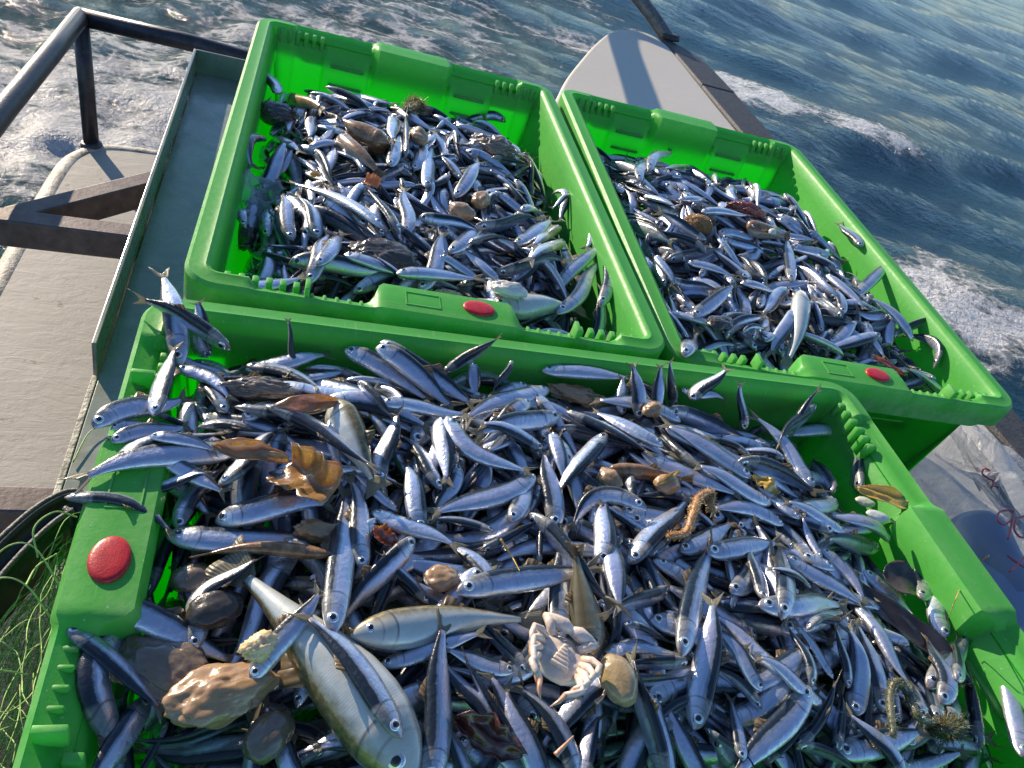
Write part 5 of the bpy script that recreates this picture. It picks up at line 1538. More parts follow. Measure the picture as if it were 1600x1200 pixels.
0 0 2 571 -296 629 -139 -3 9 71 93 -19 -23 -49 -65
0 0 2 765 -250 936 -286 14 9 89 97 -16 -26 -19 -4
0 0 2 773 -562 702 -750 28 -11 96 123 5 7 -8 -40
0 0 2 1381 -100 1188 -147 12 -14 97 65 -105 -103 -121 -90
0 0 2 1411 -464 1211 -532 -26 -5 96 5 -77 -60 -40 -18
0 0 2 1160 -784 1259 -647 4 -4 95 100 -78 -42 -26 -29
0 0 2 686 -884 579 -760 10 6 77 96 -43 -31 -22 -1
0 0 2 605 -935 432 -824 27 14 79 91 -90 -73 -37 -24
0 0 2 750 -739 803 -913 0 5 88 127 -8 -14 -31 -58
0 0 2 1485 -741 1307 -681 21 6 91 38 -103 -80 -57 -44
0 0 2 1400 -139 1173 -195 5 3 112 -18 -124 -104 -85 -49
0 0 2 1442 -628 1509 -475 7 7 78 100 -102 -127 -144 -154
1 0 2 320 1333 387 1543 35 12 104 -1 -218 -235 -263 -287
1 0 2 894 919 1014 767 3 -9 98 150 -172 -180 -198 -211
1 0 2 1031 309 1033 472 -3 1 78 134 -209 -209 -214 -219
1 0 2 1013 1469 1048 1231 12 4 112 115 -271 -259 -246 -238
1 0 2 333 663 152 742 -18 4 85 180 -170 -181 -202 -219
1 0 2 254 1374 327 1527 2 4 70 16 -245 -249 -262 -278
1 0 2 786 1477 985 1375 7 1 111 -28 -257 -248 -241 -244
1 0 2 701 766 716 597 11 -4 84 205 -152 -158 -163 -167
1 0 2 522 125 361 172 0 -2 71 20 -197 -183 -162 -159
1 0 2 1046 1207 1057 1033 11 6 79 174 -220 -222 -221 -222
1 0 2 1007 163 832 117 36 -1 88 51 -192 -190 -191 -185
1 0 2 925 936 1052 1085 2 2 99 182 -157 -171 -199 -211
1 0 2 659 456 864 466 -38 -1 101 181 -163 -156 -150 -153
1 0 2 332 144 469 311 10 -6 108 181 -183 -160 -145 -135
1 0 2 415 1472 647 1508 7 -3 96 29 -264 -269 -278 -285
1 0 2 524 544 720 577 -16 10 90 27 -159 -138 -130 -122
1 0 2 673 132 502 157 -7 7 88 -100 -193 -187 -180 -173
1 0 2 269 1423 399 1542 8 -1 76 48 -225 -235 -261 -279
1 0 2 931 158 746 126 29 -6 73 -68 -184 -179 -184 -182
1 0 2 534 1277 426 1089 -8 -3 100 162 -171 -164 -141 -136
1 0 2 520 227 717 128 -22 -1 93 187 -142 -164 -174 -187
1 0 2 478 1518 653 1515 3 -1 79 -30 -274 -268 -274 -284
1 0 2 558 855 379 837 -3 -4 83 55 -126 -120 -135 -161
1 0 2 1037 433 978 619 -25 -6 93 156 -209 -209 -204 -202
1 0 2 160 389 304 256 -5 4 83 54 -204 -189 -174 -167
1 0 2 170 182 398 222 19 7 108 42 -186 -172 -158 -140
1 0 2 312 586 180 395 -6 12 121 -3 -173 -177 -190 -201
1 0 2 531 1502 688 1416 -8 -7 97 104 -256 -247 -226 -207
1 0 2 815 803 785 595 -44 -3 99 -16 -118 -114 -134 -156
1 0 2 840 831 992 707 9 1 95 63 -165 -168 -177 -183
1 0 2 973 297 971 121 -3 -5 97 131 -188 -182 -180 -176
1 0 2 454 750 483 547 8 5 113 2 -136 -142 -141 -151
1 0 2 817 454 801 271 9 -3 86 162 -142 -148 -147 -148
1 0 2 809 1316 941 1475 22 -4 94 74 -193 -208 -227 -252
1 0 2 373 152 169 207 2 -2 107 198 -174 -173 -176 -180
1 0 2 717 625 754 388 -1 -7 118 5 -124 -112 -118 -125
1 0 2 734 1388 595 1215 36 7 95 163 -180 -161 -150 -139
1 0 2 547 1132 346 1172 9 6 106 212 -105 -92 -121 -148
1 0 2 479 149 640 275 -15 -7 104 11 -161 -148 -146 -128
1 0 2 797 1270 1001 1282 8 -1 84 42 -155 -157 -158 -168
1 0 2 744 1102 577 991 -24 3 84 198 -122 -125 -118 -117
1 0 2 971 348 951 163 -9 -3 85 161 -187 -178 -167 -173
1 0 2 869 403 863 246 2 -10 84 -4 -148 -154 -158 -157
1 0 2 286 444 496 351 -16 -7 116 -2 -148 -124 -91 -80
1 0 2 335 535 332 330 -6 1 84 32 -167 -153 -125 -130
1 0 2 1054 1045 971 870 3 -1 86 97 -184 -179 -194 -199
1 0 2 1038 1353 980 1519 4 0 91 160 -225 -237 -263 -281
1 0 2 1007 220 1012 428 3 0 104 13 -197 -198 -205 -211
1 0 2 819 1537 1029 1447 -23 3 109 -15 -266 -258 -253 -242
1 0 2 704 252 919 259 7 2 96 191 -131 -138 -145 -151
1 0 2 204 387 175 217 36 -2 78 2 -177 -170 -183 -195
1 0 2 830 1157 666 1033 9 8 104 -36 -126 -120 -122 -134
1 0 2 811 1193 996 1283 16 3 103 142 -147 -138 -152 -160
1 0 2 737 868 721 663 9 -1 107 87 -96 -104 -126 -146
1 0 2 796 1492 999 1507 -25 4 96 20 -227 -235 -250 -271
1 0 2 580 803 444 708 -9 5 77 52 -146 -130 -133 -134
1 0 2 302 1403 386 1220 7 8 84 189 -183 -178 -141 -142
1 0 2 349 187 517 143 -2 6 77 160 -145 -141 -148 -147
1 0 2 427 605 550 462 3 -1 80 108 -105 -104 -81 -76
1 0 2 1018 1026 930 1215 -13 -3 103 -25 -164 -154 -162 -145
1 0 2 638 1435 796 1410 16 7 69 19 -198 -206 -215 -230
1 0 2 729 574 884 500 5 -6 88 209 -98 -97 -105 -98
1 0 2 191 197 323 316 -5 -10 83 25 -155 -152 -160 -163
1 0 2 549 1292 646 1110 20 11 91 161 -115 -111 -115 -124
1 0 2 652 568 755 384 -1 -3 93 189 -93 -97 -132 -149
1 0 2 403 657 568 505 -8 3 118 -18 -84 -101 -133 -157
1 0 2 411 1051 278 1221 -7 -4 112 178 -91 -102 -116 -127
1 0 2 1016 1530 812 1539 3 6 95 62 -293 -287 -283 -269
1 0 2 638 799 477 725 -2 4 78 180 -131 -135 -131 -133
1 0 2 618 739 384 684 18 0 113 100 -135 -123 -91 -101
1 0 2 298 539 281 737 9 4 100 69 -124 -129 -142 -138
1 0 2 194 623 180 433 14 4 101 -62 -205 -193 -183 -182
1 0 2 445 1191 257 1077 3 -5 96 73 -129 -96 -109 -115
1 0 2 423 806 239 747 -1 9 87 163 -109 -112 -131 -155
1 0 2 400 1520 585 1529 -2 -2 93 64 -282 -262 -232 -231
1 0 2 623 1161 775 1018 18 4 109 -23 -95 -94 -101 -116
1 0 2 236 1439 356 1255 -3 -1 89 136 -218 -201 -174 -152
1 0 2 800 813 799 573 -3 -8 102 49 -85 -66 -90 -106
1 0 2 398 754 179 729 22 -10 110 0 -108 -127 -154 -178
1 0 2 581 198 746 241 6 5 85 52 -144 -150 -127 -121
1 0 2 684 1451 682 1272 -13 -2 83 121 -183 -175 -161 -142
1 0 2 885 811 1046 881 5 -4 76 16 -154 -169 -190 -207
1 0 2 240 719 219 515 -2 6 102 61 -155 -165 -176 -182
1 0 2 527 773 324 804 -8 1 102 -24 -114 -108 -115 -130
1 0 2 173 888 181 666 16 18 101 185 -185 -170 -185 -197
1 0 2 545 1003 350 1054 -3 -1 84 199 -112 -99 -73 -72
1 0 2 164 318 377 343 -14 -5 97 211 -180 -161 -160 -160
1 0 2 646 865 788 719 12 11 107 167 -101 -103 -74 -56
1 0 2 679 754 778 599 21 6 92 79 -119 -103 -96 -97
1 0 2 495 1053 314 1054 -27 -2 77 136 -93 -88 -89 -96
1 0 2 679 369 830 325 0 -1 74 91 -138 -141 -143 -145
1 0 2 654 1545 855 1511 -6 11 84 7 -293 -273 -238 -229
1 0 2 621 468 763 552 6 3 79 25 -77 -76 -81 -86
1 0 2 672 1355 860 1288 32 -1 99 116 -136 -142 -167 -157
1 0 2 986 212 998 420 17 7 107 65 -159 -156 -164 -164
1 0 2 737 1015 952 1001 16 -7 104 61 -127 -94 -66 -73
1 0 2 1039 1352 1018 1176 7 -2 79 215 -218 -212 -184 -161
1 0 2 1012 945 1041 1144 -14 -10 91 -26 -161 -165 -183 -169
1 0 2 538 744 719 673 -14 -6 107 177 -107 -109 -131 -139
1 0 2 562 1396 787 1397 -45 -1 117 88 -159 -135 -124 -167
1 0 2 545 1301 699 1221 -1 -8 79 -22 -114 -100 -115 -103
1 0 2 971 858 786 753 4 -4 94 3 -146 -131 -106 -87
1 0 2 795 665 969 717 -4 11 67 -62 -84 -97 -114 -137
1 0 2 421 139 543 297 -8 -8 90 26 -141 -129 -125 -114
1 0 2 429 603 362 754 16 -8 75 182 -73 -84 -115 -105
1 0 2 470 1181 463 995 22 1 70 26 -86 -79 -85 -106
1 0 2 302 1116 167 928 -4 -5 116 162 -131 -147 -183 -205
1 0 2 347 548 179 605 0 -9 94 15 -132 -135 -157 -175
1 0 2 849 670 1021 681 2 0 91 52 -99 -108 -130 -152
1 0 2 476 612 284 587 -28 -1 106 -12 -67 -70 -104 -108
1 0 2 639 1278 493 1149 -4 3 94 235 -101 -79 -87 -80
1 0 2 645 211 508 372 8 -5 102 8 -132 -123 -117 -107
1 0 2 544 692 455 544 -2 -8 80 141 -94 -102 -97 -94
1 0 2 543 1302 522 1128 -8 -2 78 144 -110 -105 -82 -75
1 0 2 746 989 728 786 27 11 80 17 -107 -118 -91 -71
1 0 2 455 1034 290 963 13 6 90 -10 -70 -83 -93 -115
1 0 2 1049 987 1049 1189 12 3 91 145 -147 -155 -167 -190
1 0 2 680 1079 791 874 -25 0 99 71 -75 -70 -81 -107
1 0 2 640 685 511 519 41 -7 88 32 -114 -100 -97 -89
1 0 2 519 519 315 466 -9 0 86 85 -75 -107 -120 -116
1 0 2 761 658 949 655 1 7 90 -14 -76 -79 -108 -128
1 0 2 210 465 305 305 5 7 68 -15 -156 -156 -152 -134
1 0 2 379 722 275 897 0 2 109 194 -105 -101 -117 -118
1 0 2 472 650 243 692 18 2 97 227 -62 -76 -123 -134
1 0 2 768 568 741 405 19 -4 88 37 -79 -95 -113 -121
1 0 2 705 793 881 900 -5 -1 104 211 -89 -94 -118 -126
1 0 2 797 1170 980 1246 -6 -5 94 -2 -96 -115 -145 -160
1 0 2 999 1199 1045 989 -20 -2 109 157 -167 -136 -133 -137
1 0 2 217 512 170 723 17 3 96 196 -136 -166 -169 -151
1 0 2 842 475 1021 347 12 2 110 -92 -100 -124 -153 -173
1 0 2 681 1076 863 1075 -12 -13 83 -90 -81 -100 -96 -90
1 0 2 663 1046 508 1158 12 0 99 -15 -87 -92 -83 -74
1 0 2 202 1094 187 880 -24 -17 98 15 -186 -198 -192 -184
1 0 2 507 1085 313 1017 2 2 91 159 -85 -68 -76 -93
1 0 2 611 1116 802 1107 25 -5 102 13 -90 -77 -88 -93
1 0 2 732 763 927 736 4 1 83 99 -51 -62 -93 -110
1 0 2 526 1214 320 1205 32 -6 91 136 -76 -78 -84 -96
1 0 2 835 1013 1022 1160 3 2 108 189 -59 -90 -118 -130
1 0 2 722 721 917 726 -12 -6 87 102 -56 -60 -96 -112
1 0 2 685 1104 780 970 -20 -3 77 14 -74 -67 -81 -92
1 0 2 643 712 457 673 -11 0 83 154 -102 -89 -83 -77
1 0 2 1000 326 857 245 3 5 77 181 -152 -142 -142 -141
1 0 2 259 1346 255 1132 30 9 95 17 -168 -133 -137 -140
1 0 2 555 457 749 419 23 -4 86 95 -78 -71 -70 -85
1 0 2 991 1214 1033 1380 -5 -8 81 -74 -219 -212 -204 -203
1 0 2 317 1394 455 1523 -2 6 90 176 -176 -195 -228 -236
1 0 2 744 987 853 864 11 -5 73 165 -100 -109 -114 -111
1 0 2 1046 705 981 561 -10 -1 78 177 -202 -182 -163 -157
1 0 2 659 1128 631 926 -7 10 109 127 -63 -65 -71 -91
1 0 2 769 635 640 545 7 4 73 191 -93 -97 -97 -91
1 0 2 704 636 912 621 -5 0 108 88 -115 -87 -78 -108
1 0 2 633 1031 491 901 23 -5 85 144 -49 -69 -82 -89
1 0 2 881 1052 1046 1165 -2 -17 98 195 -78 -92 -110 -133
1 0 2 755 787 583 620 3 -4 94 134 -76 -88 -94 -116
1 0 2 565 1108 432 1201 -8 4 79 115 -67 -64 -67 -81
1 0 2 1048 932 1042 763 22 8 75 14 -102 -66 -93 -104
1 0 2 382 1174 260 1034 -9 -2 93 92 -68 -77 -95 -119
1 0 2 559 1443 589 1253 14 -9 97 27 -155 -135 -114 -96
1 0 2 786 686 881 549 3 1 77 76 -56 -56 -67 -71
1 0 2 347 1459 481 1260 -38 2 115 208 -156 -138 -150 -171
1 0 2 214 366 317 234 17 5 80 145 -159 -148 -131 -133
1 0 2 743 1149 691 975 -6 1 86 -97 -71 -64 -46 -43
1 0 2 241 1386 401 1240 -20 -8 109 -106 -187 -139 -125 -143
1 0 2 164 234 357 305 -28 2 91 56 -170 -145 -129 -135
1 0 2 704 1022 860 954 7 4 82 193 -47 -71 -85 -93
1 0 2 1011 1176 997 1378 14 -10 88 34 -156 -172 -186 -181
1 0 2 856 639 942 499 -5 5 80 22 -74 -76 -83 -90
1 0 2 652 549 596 332 -19 6 113 173 -65 -58 -83 -95
1 0 2 308 317 498 395 2 -4 100 -16 -117 -97 -80 -94
1 0 2 622 697 469 674 11 5 71 8 -99 -103 -87 -74
1 0 2 477 636 336 764 -20 6 81 194 -78 -65 -75 -84
1 0 2 414 1271 385 1455 11 0 81 188 -141 -123 -137 -164
1 0 2 322 627 157 459 -19 2 116 21 -98 -110 -137 -174
1 0 2 610 738 703 621 7 0 64 165 -108 -92 -104 -122
1 0 2 491 597 600 448 33 -4 92 198 -104 -107 -92 -66
1 0 2 359 144 523 279 -8 -1 111 2 -143 -131 -131 -116
1 0 2 1012 383 861 308 13 -5 90 -68 -164 -152 -154 -148
1 0 2 194 1338 340 1196 14 -10 89 -2 -180 -154 -128 -118
1 0 2 1024 681 1045 855 4 0 87 97 -177 -166 -157 -176
1 0 2 435 1000 260 1151 27 -3 98 167 -48 -57 -92 -125
1 0 2 600 503 786 411 10 -10 108 74 -52 -53 -78 -102
1 0 2 607 677 425 625 -9 2 85 43 -90 -80 -63 -48
1 0 2 652 1379 824 1360 -3 -11 88 -7 -124 -118 -148 -168
1 0 2 502 1387 641 1201 7 8 116 99 -140 -112 -84 -91
1 0 2 279 1276 317 1082 30 3 91 164 -115 -100 -75 -58
1 0 2 316 1286 265 1079 16 -5 90 39 -88 -87 -110 -103
1 0 2 821 751 767 570 -22 -3 79 31 -42 -46 -66 -78
1 0 2 405 649 266 566 -7 2 81 193 -54 -71 -87 -95
1 0 2 727 145 892 139 -14 -5 83 27 -143 -157 -166 -167
1 0 2 733 1031 927 967 5 5 94 -53 -56 -66 -88 -115
1 0 2 716 1330 719 1100 30 3 95 185 -114 -89 -72 -53
1 0 2 992 1037 950 1230 26 -4 98 99 -101 -104 -133 -136
1 0 2 553 1209 760 1146 -32 -8 82 177 -77 -79 -65 -82
1 0 2 746 906 925 897 40 -5 91 96 -83 -88 -100 -105
1 0 2 887 1284 1021 1456 -21 2 93 121 -151 -162 -185 -210
1 0 2 778 383 977 456 -11 -8 89 79 -134 -119 -119 -118
1 0 2 816 417 931 287 -9 2 87 51 -107 -111 -131 -136
1 0 2 984 453 1037 644 -16 -9 87 -12 -134 -159 -176 -192
1 0 2 863 595 1037 487 -7 -2 94 -65 -72 -83 -106 -131
1 0 2 1050 1516 995 1365 -4 -6 67 189 -244 -225 -207 -194
1 0 2 639 579 863 537 18 6 91 63 -98 -81 -78 -88
1 0 2 919 819 972 1010 10 7 83 74 -96 -97 -122 -133
1 0 2 612 802 436 827 4 -11 82 -19 -93 -79 -91 -117
1 0 2 730 653 831 506 -6 -4 86 155 -102 -71 -65 -71
1 0 2 671 1419 476 1314 -8 2 104 191 -163 -137 -112 -127
1 0 2 337 1349 531 1250 16 13 91 207 -117 -126 -142 -112
1 0 2 608 419 847 400 8 2 97 195 -81 -104 -108 -100
1 0 2 805 814 961 994 11 -4 104 101 -94 -92 -110 -122
1 0 2 461 816 286 908 -11 -10 89 62 -95 -86 -79 -82
1 0 2 304 178 428 308 -18 2 82 14 -154 -139 -115 -99
1 0 2 545 456 737 390 0 -10 82 81 -70 -63 -80 -108
1 0 2 352 486 533 357 -20 -8 85 1 -124 -108 -86 -90
1 0 2 1041 602 968 800 -2 -3 84 172 -172 -153 -151 -167
1 0 2 325 1202 223 1035 -3 0 88 210 -76 -93 -116 -136
1 0 2 398 804 243 699 0 5 87 60 -72 -82 -110 -130
1 0 2 530 1224 385 1119 23 -1 84 -12 -65 -74 -76 -88
1 0 2 821 1108 857 892 -47 6 99 -21 -63 -57 -68 -76
1 0 2 562 1270 683 1099 -20 0 101 213 -70 -65 -58 -57
1 0 2 242 499 348 320 -6 -4 103 197 -145 -134 -117 -94
1 0 2 180 398 395 388 13 -4 88 191 -156 -135 -107 -92
1 0 2 1020 1344 1015 1157 -32 1 85 23 -182 -163 -152 -130
1 0 2 773 747 1010 706 10 2 118 198 -49 -69 -108 -130
1 0 2 794 853 977 847 2 -1 80 113 -82 -83 -95 -124
1 0 2 1040 900 1061 1079 -5 7 77 32 -206 -183 -162 -166
1 0 2 647 403 803 480 2 -1 82 -75 -69 -66 -72 -88
1 0 2 220 671 174 498 -14 -2 100 69 -155 -156 -150 -143
1 0 2 746 1267 978 1234 21 -6 111 161 -81 -98 -124 -143
1 0 2 274 691 268 475 -10 1 105 97 -117 -94 -94 -109
1 0 2 590 1038 412 945 7 6 86 115 -75 -70 -86 -104
1 0 2 725 1100 778 890 -24 6 93 89 -34 -46 -65 -81
1 0 2 460 436 576 287 2 10 88 76 -130 -104 -81 -72
1 0 2 149 297 309 334 -10 0 89 -27 -179 -152 -135 -134
1 0 2 523 532 613 396 -11 4 78 -34 -96 -71 -56 -71
1 0 2 426 1292 368 1104 7 3 92 -16 -137 -120 -85 -74
1 0 2 822 959 924 802 4 -3 93 -44 -83 -74 -77 -104
1 0 2 387 1380 419 1160 3 -10 120 134 -104 -100 -88 -77
1 0 2 874 454 907 276 12 0 99 105 -90 -115 -137 -130
1 0 2 688 930 772 778 -4 5 88 88 -68 -62 -70 -76
1 0 2 255 155 316 302 -6 1 80 195 -162 -142 -122 -117
1 0 2 688 550 830 428 -18 -3 76 25 -85 -77 -89 -109
1 0 2 369 1258 300 1094 -10 -2 78 129 -111 -88 -62 -61
1 0 2 847 611 900 422 -14 2 90 183 -53 -72 -76 -77
1 0 2 333 1310 558 1225 -34 6 95 -12 -110 -81 -80 -64
1 0 2 943 408 799 285 -27 1 85 162 -109 -105 -114 -125
1 0 2 492 1188 298 1249 -24 18 101 -32 -58 -59 -73 -81
1 0 2 594 894 495 768 5 6 83 11 -87 -67 -68 -86
1 0 2 316 808 177 929 -2 -13 95 191 -110 -130 -152 -168
1 0 2 654 1049 561 873 1 3 97 197 -40 -47 -60 -66
1 0 2 741 918 754 733 -4 3 84 169 -77 -69 -55 -60
1 0 2 915 969 1050 1091 16 -4 83 104 -88 -83 -95 -121
1 0 2 201 391 156 608 -14 -2 107 -28 -143 -138 -127 -138
1 0 2 1028 143 848 184 -14 -4 90 99 -173 -155 -154 -162
1 0 2 378 671 238 835 9 10 99 -10 -81 -86 -106 -119
1 0 2 278 1391 427 1245 -32 4 102 58 -139 -116 -86 -72
1 0 2 796 951 964 993 -3 -10 74 55 -57 -70 -87 -94
1 0 2 630 822 672 616 -20 -2 96 42 -114 -104 -91 -120
1 0 2 670 448 666 208 23 6 104 14 -68 -97 -115 -132
1 0 2 1009 1142 1020 1318 -17 4 92 145 -121 -144 -167 -178
1 0 2 625 548 839 476 -11 0 117 -61 -62 -53 -69 -75
1 0 2 1014 144 819 183 -5 10 92 109 -182 -156 -135 -137
1 0 2 847 714 931 939 -14 18 125 197 -57 -70 -93 -110
1 0 2 1043 1045 1013 1203 4 5 72 -53 -119 -116 -124 -123
1 0 2 517 1352 635 1546 -3 -10 113 13 -143 -159 -195 -216
1 0 2 764 1034 937 1200 -21 -11 111 178 -39 -66 -106 -121
1 0 2 398 950 228 1039 -8 -2 99 8 -81 -82 -102 -123
1 0 2 364 272 535 401 -5 10 95 -1 -92 -88 -86 -95
1 0 2 280 162 463 177 3 2 85 18 -156 -141 -116 -108
1 0 2 290 292 450 371 8 1 73 92 -111 -88 -66 -60
1 0 2 684 793 552 629 -30 2 88 -50 -83 -83 -75 -90
1 0 2 554 1157 459 986 -8 5 90 104 -72 -72 -69 -94
1 0 2 398 819 190 838 -9 4 89 -20 -98 -106 -117 -142
1 0 2 458 684 261 681 9 -7 81 -108 -51 -63 -84 -109
1 0 2 202 438 194 631 8 3 92 -32 -115 -109 -118 -126
1 0 2 351 1343 533 1297 4 2 86 34 -91 -98 -124 -114
1 0 2 930 1126 954 1296 5 3 67 194 -104 -116 -132 -145
1 0 2 522 160 642 259 6 5 70 38 -134 -122 -104 -108
1 0 2 746 742 812 924 1 -4 95 226 -45 -58 -85 -85
1 0 2 210 967 158 784 26 4 98 127 -147 -143 -158 -193
1 0 2 203 1339 344 1491 27 8 97 60 -195 -220 -216 -225
1 0 2 351 850 190 1015 18 12 97 -67 -85 -97 -133 -154
1 0 2 655 1379 864 1262 1 -2 124 136 -97 -92 -113 -92
1 0 2 448 699 524 521 26 -7 81 124 -46 -61 -88 -91
1 0 2 678 833 894 940 0 -3 103 120 -56 -52 -72 -76
1 0 2 649 605 758 498 23 0 70 132 -99 -75 -72 -61
1 0 2 178 1006 220 1170 -3 7 82 -10 -177 -171 -176 -184
1 0 2 824 749 995 613 18 19 105 -2 -57 -74 -104 -118
1 0 2 419 520 595 452 4 -17 95 61 -97 -91 -63 -51
1 0 2 281 1276 443 1122 23 5 97 -57 -83 -79 -74 -66
1 0 2 609 380 777 340 -16 4 84 37 -117 -98 -92 -79
1 0 2 411 1177 371 1015 24 -3 79 -21 -60 -73 -57 -43
1 0 2 438 299 538 467 -9 0 94 71 -72 -64 -81 -73
1 0 2 875 442 790 302 28 -6 72 50 -83 -91 -115 -125
1 0 2 474 1157 360 1029 -8 0 81 -4 -58 -55 -54 -46
1 0 2 300 436 253 315 -17 3 49 181 -107 -115 -135 -127
1 0 2 756 309 819 457 13 -2 80 80 -88 -107 -110 -114
1 0 2 225 597 278 420 8 -6 89 72 -104 -95 -100 -100
1 0 2 570 814 418 991 -9 12 114 85 -53 -61 -71 -71
1 0 2 1003 1532 808 1531 -15 -11 97 110 -138 -134 -159 -170
1 0 2 751 509 956 466 -11 -2 110 -25 -50 -57 -85 -104
1 0 2 882 1137 1030 1281 0 4 101 89 -86 -104 -134 -153
1 0 2 298 1210 240 1018 13 -8 93 126 -68 -74 -93 -120
1 0 2 839 1066 994 1164 -18 -1 73 89 -52 -67 -85 -104
1 0 2 646 190 441 236 -23 8 92 56 -140 -107 -105 -126
1 0 2 325 164 373 334 -12 0 81 103 -122 -109 -87 -73
1 0 2 626 901 673 726 10 7 87 92 -78 -66 -73 -80
1 0 2 197 1103 241 1305 1 15 99 -26 -168 -173 -154 -137
1 0 2 931 528 931 339 -1 -5 98 96 -81 -97 -117 -130
1 0 2 504 1389 503 1180 -23 12 94 1 -128 -113 -95 -61
1 0 2 911 1368 1049 1516 7 -1 84 -68 -170 -182 -213 -233
1 0 2 900 141 771 113 10 0 63 -76 -161 -157 -153 -146
1 0 2 849 1307 1034 1403 3 -7 100 -8 -159 -166 -168 -189
1 0 2 1017 655 936 518 -15 -6 77 214 -126 -116 -104 -80
1 0 2 480 777 305 640 -1 3 105 76 -80 -67 -60 -69
1 0 2 490 559 294 632 -16 -1 106 178 -76 -61 -56 -76
1 0 2 805 1475 1018 1490 -20 -3 96 92 -202 -209 -217 -216
1 0 2 766 454 919 364 10 4 78 122 -79 -86 -83 -95
1 0 2 759 842 628 692 4 2 91 158 -43 -54 -76 -76
1 0 2 861 559 955 399 29 0 99 -48 -61 -67 -85 -105
1 0 2 603 1142 592 931 -11 2 104 134 -76 -69 -61 -46
1 0 2 1023 129 795 126 -14 -4 99 120 -157 -139 -143 -146
1 0 2 572 276 711 383 -5 1 76 201 -93 -91 -84 -79
1 0 2 577 586 592 434 6 -1 67 179 -99 -79 -65 -56
1 0 2 499 826 556 664 -1 6 85 -21 -73 -78 -90 -70
1 0 2 767 141 574 132 -13 6 92 174 -137 -142 -146 -163
1 0 2 606 653 587 437 34 -4 81 -8 -85 -70 -39 -31
1 0 2 642 772 660 599 2 2 80 -4 -72 -72 -88 -99
1 0 2 163 885 150 646 -34 1 110 15 -86 -51 -49 -60
1 0 2 608 596 535 432 -18 -1 78 183 -70 -69 -57 -72
1 0 2 1019 789 1021 986 -4 2 87 -12 -150 -160 -171 -153
1 0 2 331 1299 281 1496 -5 3 102 92 -131 -149 -174 -195
1 0 2 171 711 191 915 -14 6 86 184 -134 -128 -131 -149
1 0 2 629 179 840 161 22 -9 108 185 -131 -122 -124 -146
1 0 2 712 971 591 793 31 -4 110 25 -58 -55 -66 -78
1 0 2 782 777 939 825 -8 2 86 171 -60 -56 -52 -78
1 0 2 518 825 361 721 -2 6 88 127 -72 -73 -72 -86
1 0 2 1000 634 1005 856 -8 -4 104 102 -115 -126 -137 -147
1 0 2 665 1279 742 1129 -10 -3 72 2 -107 -92 -72 -56
1 0 2 253 1313 223 1111 6 9 96 188 -133 -136 -158 -162
1 0 2 670 818 690 655 6 -5 67 -60 -53 -57 -83 -101
1 0 2 842 1526 657 1506 -21 6 83 189 -201 -233 -246 -259
1 0 2 533 1193 375 1134 -8 1 68 210 -57 -51 -58 -65
1 0 2 198 538 316 385 4 -6 90 158 -98 -101 -98 -102
1 0 2 465 1310 500 1514 -20 1 97 71 -120 -132 -169 -190
1 0 2 220 1281 184 1104 -9 -2 88 158 -165 -176 -143 -133
1 0 2 517 658 579 495 -6 -7 84 7 -65 -69 -67 -60
1 0 2 202 251 339 350 -20 -3 85 53 -144 -125 -102 -95
1 0 2 997 363 860 200 2 -6 98 30 -130 -108 -96 -125
1 0 2 455 461 625 389 16 -1 84 49 -113 -91 -63 -76
1 0 2 333 1467 471 1316 19 -8 90 209 -165 -146 -135 -119
1 0 2 544 1437 491 1235 -12 9 97 -118 -134 -107 -88 -79
1 0 2 754 994 945 938 9 -4 103 218 -45 -53 -78 -94
1 0 2 653 1248 714 1087 -2 -3 71 19 -101 -86 -63 -54
1 0 2 677 813 508 699 25 10 100 30 -44 -52 -63 -71
1 0 2 825 680 977 568 -12 3 87 183 -66 -68 -87 -107
1 0 2 658 738 658 572 4 -5 76 5 -57 -63 -84 -86
1 0 2 595 283 752 286 -13 3 80 178 -88 -100 -108 -125
1 0 2 767 634 905 497 -12 -8 97 114 -56 -72 -70 -83
1 0 2 310 1353 341 1527 0 6 92 135 -145 -157 -175 -196
1 0 2 294 248 460 210 28 -4 80 140 -91 -88 -106 -119
1 0 2 377 1438 550 1475 -11 1 81 126 -145 -155 -170 -195
1 0 2 765 1278 887 1185 -6 -4 78 6 -72 -84 -100 -109
1 0 2 935 324 921 117 -1 6 89 40 -97 -111 -131 -139
1 0 2 178 1038 191 1237 -21 1 96 -18 -140 -132 -139 -153
1 0 2 802 497 962 388 -8 -2 93 169 -44 -59 -77 -101
1 0 2 604 1350 746 1459 -17 2 83 -1 -105 -115 -141 -160
1 0 2 498 333 674 282 -1 -3 70 66 -88 -77 -81 -89
1 0 2 659 305 768 133 4 3 100 158 -99 -94 -102 -122
1 0 2 579 719 405 738 6 -6 80 -71 -53 -72 -74 -53
1 0 2 628 786 486 727 -7 5 57 29 -100 -102 -83 -76
1 0 2 409 1322 505 1204 -16 -5 66 50 -82 -83 -69 -62
1 0 2 943 153 722 154 -15 2 99 146 -121 -132 -126 -115
1 0 2 360 834 276 978 18 4 86 -13 -78 -66 -66 -77
1 0 2 609 1067 431 995 4 5 90 9 -49 -50 -67 -68
1 0 2 633 122 781 259 14 1 88 133 -138 -108 -93 -97
1 0 2 955 1059 855 1244 5 5 101 211 -81 -75 -95 -107
1 0 2 313 751 230 934 0 -6 89 199 -90 -100 -115 -132
1 0 2 419 251 549 373 6 0 79 192 -95 -89 -79 -86
1 0 2 812 1215 951 1205 3 -4 60 22 -86 -90 -105 -103
1 0 2 810 744 985 623 14 0 93 8 -40 -59 -81 -101
1 0 2 427 262 614 320 7 2 97 148 -82 -89 -75 -67
